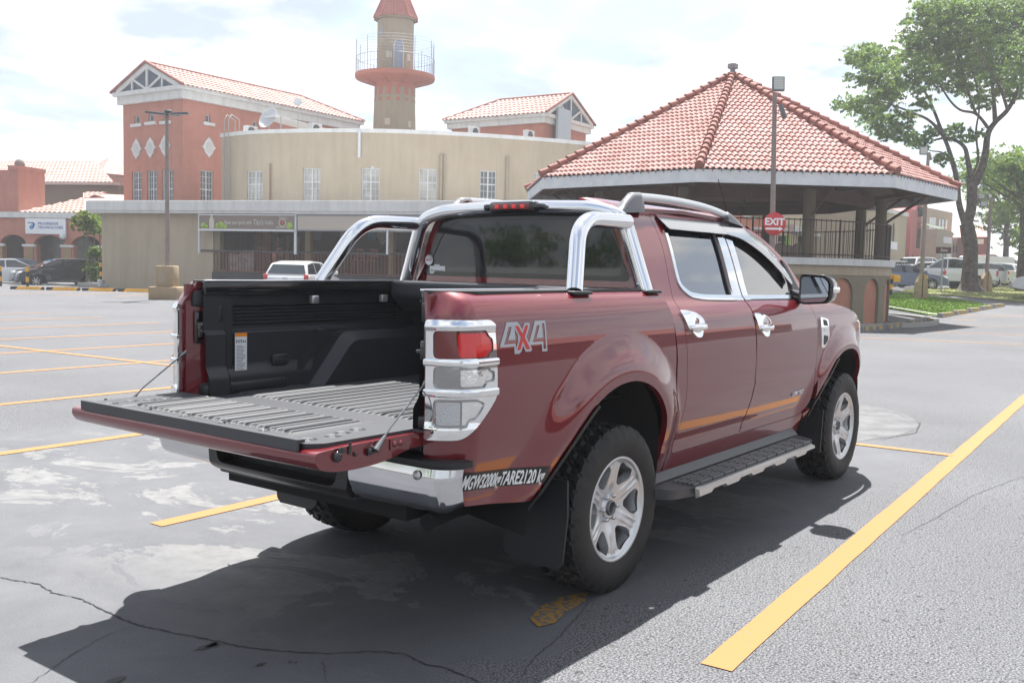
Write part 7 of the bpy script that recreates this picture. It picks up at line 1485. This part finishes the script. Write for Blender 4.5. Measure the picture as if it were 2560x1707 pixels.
# warning label on the liner wall
lb = MB(); lb.box((-.925, .669, .925), (-.857, .6665, 1.142)); lb = lb.build("warning_label", [white], T)
m = MB(); m.box((-.925, .6655, 1.125), (-.857, .6662, 1.142)); m.build("label_header", [orangep], lb)
m = MB()
for i in range(22): m.box((-.918, .6658, 1.08-i*.0065), (-.918+random.uniform(.03, .054), .6662, 1.0825-i*.0065))
for i in range(5): m.box((-.920+i*.0125, .6655, 1.096), (-.914+i*.0125+random.uniform(0, .004), .6662, 1.104+random.uniform(0, .008)))
m.build("label_print", [mat("label grey", (.25, .25, .27), rough=.6)], lb)
# ---- underside, wheel wells, mud flaps
m = MB()
for a, b in ((( .56, -.80, .42), (2.42, .80, .60)), ((-1.05, -.55, .48), (.56, .55, .82)), ((2.42, -.55, .42), (3.85, .55, 1.10)), ((-1.08, -.80, .60), (-.75, .80, .84)), ((.45, -.80, .46), (.58, .80, 1.0)), ((.6, -.74, .60), (2.45, .74, 1.28))): m.box(a, b)
m.box((-.10, -.75, .33), (.10, .75, .42)); m.tube([(-.0, -.7, .39), (0, .7, .39)], .05, 10); m.tube([(0, -.12, .38), (0, .12, .38)], .14, 14); m.tube([(3.22, -.7, .39), (3.22, .7, .39)], .045, 8)
m.tube([(.7, -.45, .42), (-.7, -.5, .45), (-1.0, -.62, .48)], .035, 10)
m.build("underbody", [dark], T)
def well(mir):
    s = 1 if mir else -1
    for ar, sx in ((ARCH_R, 0), (ARCH_F, 0)):
        pts = [(a[0], a[1]) for a in ar]; n = len(pts); mm_ = MB(); vs_ = []
        for y in (.88, .60):
            for x, z in pts: vs_.append((x, s*y, z+.012 if y > .6 else z+.05))
        mm_.add(vs_, [(k, k+1, n+k+1, n+k) for k in range(n-1)]+[tuple(range(n, 2*n))], 0, True); mm_.build("wheel_well", [dark], T)
both(well)
for s in (-1, 1):
    m = MB(); o_ = rpoly([(-.735, .50), (-.735, .60), (-.66, .62), (-.63, .45), (-.60, .25), (-.62, .225), (-.70, .23), (-.735, .30)], .01)
    m.prism([(y, z) for y, z in [(s*.60, .60), (s*.92, .60), (s*.925, .45), (s*.905, .24), (s*.88, .215), (s*.64, .215), (s*.60, .25)]], -.470, -.458, axis='x')
    m.build("mud_flap", [blackp], T)
    m = MB()
    ch = [p for p in ARCH_R if p[0] < -.28]
    vs_ = []; 
    for k, p in enumerate(ch[2:]):
        yy = abs(float(fb(p[0], p[1])[1])); vs_ += [(p[0]+.004, s*(yy+.008), p[1]), (p[0]+.030, s*(yy+.002), p[1]-.012), (p[0]+.03, s*(yy-.16), p[1]-.012)]
    K = len(ch[2:]); m.add(vs_, [(i*3+k, i*3+k+1, i*3+k+4, i*3+k+3) for i in range(K-1) for k in range(2)], 0, True)
    m.build("arch_trim", [blackp], T)
    m = MB(); vs_ = []
    ch = [p for p in ARCH_F if p[0] < 2.93]
    for k, p in enumerate(ch[2:]):
        yy = abs(float(fc(p[0], p[1])[1])); vs_ += [(p[0]+.004, s*(yy+.008), p[1]), (p[0]+.030, s*(yy+.002), p[1]-.012), (p[0]+.03, s*(yy-.16), p[1]-.012)]
    K = len(ch[2:]); m.add(vs_, [(i*3+k, i*3+k+1, i*3+k+4, i*3+k+3) for i in range(K-1) for k in range(2)], 0, True)
    m.prism([(s*.66, .56), (s*.92, .56), (s*.91, .27), (s*.68, .25)], 2.70, 2.712, axis='x')
    m.build("arch_trim", [blackp], T)
m = MB(); o_ = rpoly([(3.60, .80), (3.97, .74), (3.97, .55), (3.85, .45), (3.60, .45)], .05); m.prism([(x, z) for x, z in o_], -.72, .72)
m.box((3.70, -.66, .70), (3.93, .66, .98), bev=.03); m.build("front_bumper", [blackg], T)
# ---- side steps
for s in (-1, 1):
    m = MB(); M_ = Matrix.Diagonal((1, -s, 1, 1)) if s > 0 else Matrix.Identity(4)
    top = rpoly([(.28, -.80), (.36, -.995), (.55, -1.045), (2.12, -1.045), (2.30, -.995), (2.36, -.80)], [.01, .04, .04, .05, .05, .01])
    n = len(top); vs_ = [(x, (y if s < 0 else -y), .435-.012*(abs(y)-.8)/.25) for x, y in top]+[(x+.01, (y if s < 0 else -y)*.985, .375) for x, y in top]
    m.add(vs_, [tuple(range(n)), tuple(range(n, 2*n))]+[(k, (k+1) % n, n+(k+1) % n, n+k) for k in range(n)])
    m.prism([(s*.80, .485), (s*.845, .472), (s*.88, .437), (s*.80, .437)], .30, 2.34, axis='x')
    st = m.build("side_step", [stepm], T)
    m = MB()
    for k in range(5): m.box((.52, s*(.905+k*.026), .4225), (2.16, s*(.905+k*.026+.017), .4385), bev=.003)
    m.build("step_tread", [mat("tread grey", (.12, .122, .128), rough=.42)], st)
    m = MB()
    for k in range(5):
        for q_ in range(11): m.box((.58+q_*.145+(k % 2)*.02, s*(.903+k*.026), .424), (.586+q_*.145+(k % 2)*.02, s*(.925+k*.026), .4392))
    m.build("tread_notch", [stepd], st)
    m = MB(); xs_ = np.linspace(.50, 2.14, 60); low = [.372+.016*(1 if (int((x-.5)/.165) % 2) else 0) for x in xs_]
    vs_ = []
    for x, z in zip(xs_, low): vs_ += [(x, s*1.038, .424), (x, s*1.064, .414), (x, s*1.066, z+.012), (x, s*1.045, z)]
    m.add(vs_, [(i*4+k, i*4+k+1, i*4+k+5, i*4+k+4) for i in range(59) for k in range(3)]+[(0, 1, 2, 3), tuple(59*4+k for k in range(4))], 0, False)
    m.build("step_trim", [mat("brushed trim", (.62, .60, .57), rough=.3, metal=.9)], st)
# ---- wheels
def make_wheel(cx, cy, s):
    R0 = .388; Wd = .135
    ring_e = bpy.data.objects.new("wheel", None); C.objects.link(ring_e); ring_e.parent = T; ring_e.location = (cx, cy, R0); ring_e.empty_display_size = .1
    # tyre: revolved profile, radial tread pattern
    NA = 288; pr = []
    for y, r in ((-.118, .240), (-.128, .262), (-.135, .300), (-.133, .336), (-.124, .362), (-.116, .374)): pr.append((y, r, 0))
    for y in np.linspace(-.112, .112, 21): pr.append((y, R0-.006*(abs(y)/.112)**3, 1))
    for y, r in ((.116, .374), (.124, .362), (.133, .336), (.135, .300), (.128, .262), (.118, .240)): pr.append((y, r, 0))
    vs_ = []; NP = len(pr)
    for k in range(NA):
        a = 2*math.pi*k/NA
        for y, r, tr in pr:
            rr = r
            ay = abs(y)
            if tr:
                ph = (k+(0 if y < 0 else 4.5)+ay*26*math.sin(ay*60)) % 9
                if ay > .068: g = ph < 2.2
                elif ay > .052: g = True if (k % 9) < 7 else False
                elif ay > .018: g = ((k+ay*120) % 9) < 2.0
                elif ay > .010: g = (k+3) % 9 < 7
                else: g = ((k-y*200) % 9) < 1.6
                if g: rr -= .0135
            elif .355 < r < .38:
                if ((k+(0 if y < 0 else 4.5)) % 9) < 2.6: rr -= .006
            yy = y
            if not tr and .33 < r < .37 and ((k+(0 if y < 0 else 4.5)) % 18) < 6: yy *= 1.012
            if not tr and .29 < r < .31 : yy *= 1.0+.006*math.sin(k*1.9)*(math.sin(k*.13) > .2)
            if not tr and .255 < r < .27: yy *= 1.0+(.010 if k % 4 < 2 else 0)
            if not tr and .295 < r < .305: yy *= 1.0+(.012 if (k*7 % 11) < 5 and (k // 40) % 3 else 0)
            vs_.append((rr*math.sin(a), yy, rr*math.cos(a)))
    fs_ = [(k*NP+i, k*NP+i+1, ((k+1) % NA)*NP+i+1, ((k+1) % NA)*NP+i) for k in range(NA) for i in range(NP-1)]
    sm = [not (5 <= i <= NP-7) for k in range(NA) for i in range(NP-1)]
    ty = raw("tyre", vs_, fs_, [rubber], ring_e, smooth=sm)
    # rim face: six twin-edged spokes
    RR = .236; yo = .112
    def frim(a, r):
        a = np.asarray(a, float); r = np.asarray(r, float)
        k = np.round(a/(math.pi/3)); da = (a-k*math.pi/3)*r
        dish = yo-.050*(1-sst(r, .03, .20))+.0*r
        sp = np.abs(da); ridge = .018*sst(r, .06, .16)*(1-sst(r, .205, .226))*sst(sp, .012, .030)*(1-0)
        groove = -.014*np.exp(-(da/.020)**2)*sst(r, .11, .17)*(1-sst(r, .215, .23))
        lip = .010*sst(r, .222, .232)
        hub = .018*(1-sst(r, .045, .062))
        y = dish-ridge*.6+groove+lip+hub
        return np.stack([r*np.sin(a), s*y, r*np.cos(a)], -1)
    def win(a, r):
        k = np.floor(a/(math.pi/3)); aa = a-(k+.5)*math.pi/3; lx = r*np.sin(aa); ly = r*np.cos(aa)
        return sdp(rpoly([(-.012, .116), (.012, .116), (.052, .160), (.062, .190), (.050, .211), (-.050, .211), (-.062, .190), (-.052, .160)], [.006, .006, .012, .010, .010, .010, .010, .012]))(lx, ly)
    rim = patch("rim", frim, (0, 2*math.pi), (.024, RR), (.0145, .0055), [alloy], ring_e, sd=lambda U, V: -win(U, V), flange=.045, flip=(s < 0) ^ True)
    m = MB(); Mx = Matrix.Rotation(rad(-90*s), 4, 'X')
    m.lathe([(RR-.004, yo+.006), (RR+.004, yo+.012), (.243, yo+.008), (.242, yo-.01)], 64, Mx); m.lathe([(.232, yo-.002), (.215, .03), (.212, -.09), (.236, -.11)], 48, Mx)
    m.build("rim_lip", [alloy], ring_e)
    m = MB(); m.lathe([(.0005, -.015), (.16, -.015), (.165, -.03), (.212, -.04)], 40, Mx); m.lathe([(.0005, .055), (.024, .055), (.026, .085)], 20, Mx); m.build("brake_disc", [dark], ring_e)
    m = MB(); m.lathe([(.024, .078), (.026, .092), (.033, .092), (.036, .080)], 24, Mx); m.build("hub_ring", [alloyd], ring_e)
    for k in range(6):
        m = MB(); a = k*math.pi/3+.52; Mn = Matrix.Translation((.0595*math.sin(a), 0, .0595*math.cos(a))) @ Mx
        m.lathe([(.0105, .055), (.0105, .084), (.007, .090), (.0005, .090)], 10, Mn)
        m.build("lug_nut", [mat("nut chrome", (.55, .55, .57), rough=.18, metal=1)], ring_e)
    return ring_e
for cx in (0, 3.22):
    for s in (-1, 1): make_wheel(cx, s*.775, s)
# ---- what shows through the glass is dark; badges and lettering on the side
def onside(Fn, x, z, off=.003):
    P = Fn(np.array(float(x)), np.array(float(z))); e = 1e-3
    a = Fn(np.array(x+e), np.array(float(z)))-P; b = Fn(np.array(float(x)), np.array(z+e))-P
    n = np.cross(a, b); n /= np.linalg.norm(n); return Vector(P+n*off), Vector(a).normalized(), Vector(b).normalized()
def wrap_text(name, s, size, x, z, mt, Fn, off, xs=1, shear=0, rot=0, extrude=.0008, parent=None, grow=0, align='LEFT'):
    o = text_mesh(name, s, size, mt, None, None, extrude, shear, xs, align, offset=grow)
    for v in o.data.vertices:
        u, w = v.co.x, v.co.y; c_, s_ = math.cos(rot), math.sin(rot); uu, ww = x+u*c_-w*s_, z+u*s_+w*c_
        P, ex, ez = onside(Fn, uu, ww, off+v.co.z); v.co = P
    o.parent = parent or T; return o
m4 = [("4", -.905, .108), ("X", -.800, .075), ("4", -.705, .108)]
# 4x4 decal drawn as grey outlines with a red cross
def decal(name, polys, mt, off, Fn=fb):
    for i, pl in enumerate(polys):
        P = np.array(pl); sdd = sdp(P); u0, u1, v0, v1 = P[:, 0].min()-.005, P[:, 0].max()+.005, P[:, 1].min()-.005, P[:, 1].max()+.005
        patch(name, Fn, (u0, u1), (v0, v1), (.0022, .0022), [mt], T, sd=sdd, off=off)
def four(x0, w, flipx=False):
    o = [(0, .035), (.062, .125), (.115, .125), (.115, .060), (.130, .060), (.130, .0), (.112, 0.0), (.098, 0.0), (.098, .030), (0, .030)]
    return [(x0+a, 1.150+b) for a, b in [(0, .040), (.050, .122), (.122, .122), (.122, .0), (.086, 0), (.086, .030), (.0, .030)]]
def four_in(x0): return [(x0+a, 1.150+b) for a, b in [(.028, .046), (.060, .105), (.080, .105), (.050, .055), (.096, .055), (.096, .112), (.112, .112), (.112, .010), (.096, .010), (.096, .040), (.022, .040)]]
for nm, x0 in (("left", -.918), ("right", -.735)):
    O_ = four(x0, 1); I_ = four_in(x0)
    so, si = sdp(O_), sdp(I_)
    patch("four_decal", fb, (x0-.01, x0+.135), (1.14, 1.28), (.0022, .0022), [greys], T, sd=diff(so, lambda U, V: si(U, V)), off=.0015)
XP = [(-.818, 1.163), (-.795, 1.163), (-.776, 1.195), (-.757, 1.163), (-.728, 1.163), (-.761, 1.212), (-.730, 1.258), (-.752, 1.258), (-.775, 1.228), (-.797, 1.258), (-.822, 1.258), (-.789, 1.212)]
sx = sdp(XP)
patch("cross_decal", fb, (-.835, -.715), (1.150, 1.270), (.0022, .0022), [greys], T, sd=lambda U, V: sx(U, V)-.008, off=.0022)
patch("cross_decal", fb, (-.825, -.725), (1.155, 1.265), (.0022, .0022), [redp], T, sd=lambda U, V: sx(U, V)+.001, off=.003)
wp = rpoly([(-1.135, .728), (-.570, .680), (-.578, .612), (-1.160, .658)], .004)
patch("weight_sticker", fb, (-1.22, -.59), (.60, .75), (.01, .006), [blacks], T, sd=sdp(wp), off=.0015)
wrap_text("weight_lettering", "MGW3200kgTARE2120 kg", .076, -1.096, .683, white, fb, .003, xs=.560, shear=.25, rot=rad(-4.6), grow=.0014)
wrap_text("door_lettering", "LIMITED", .040, 2.20, .715, chrome, fc, .006, xs=1.35, shear=.25, grow=.0008, extrude=.002)
wrap_text("vent_lettering", "TDCi", .030, 2.672, 1.105, chrome, fc, .016, xs=1.0, shear=.2)
# stickers on the rear window (facing backwards)
Mr = lambda y, z: Matrix(((0, 0, -1, .4128), (-1, 0, 0, y), (0, 1, 0, z), (0, 0, 0, 1)))
m = MB(); m.lathe([(.0005, 0), (.030, 0), (.030, -.001)], 24, Matrix.Translation((.4145, .640, 1.512)) @ Matrix.Rotation(rad(90), 4, 'Y')); st1 = m.build("round_sticker", [white], T)
text_mesh("sticker_lettering", "SAFETY", .012, redp, st1, Mr(.640, 1.512), .0005, align='CENTER')
m = MB(); m.box((.413, .518, 1.434), (.4145, .632, 1.478)); m.box((.413, .56, 1.476), (.4145, .60, 1.486)); st2 = m.build("dealer_sticker", [white], T)
text_mesh("sticker_lettering", "Bravuraimports.tt", .0135, mat("ink", (.02, .02, .03)), st2, Mr(.575, 1.452), .0005, align='CENTER')
m = MB(); m.tube([(1.95, -.50, 1.86), (1.80, -.50, 2.05)], .003, 6); m.build("aerial", [blackp], T)
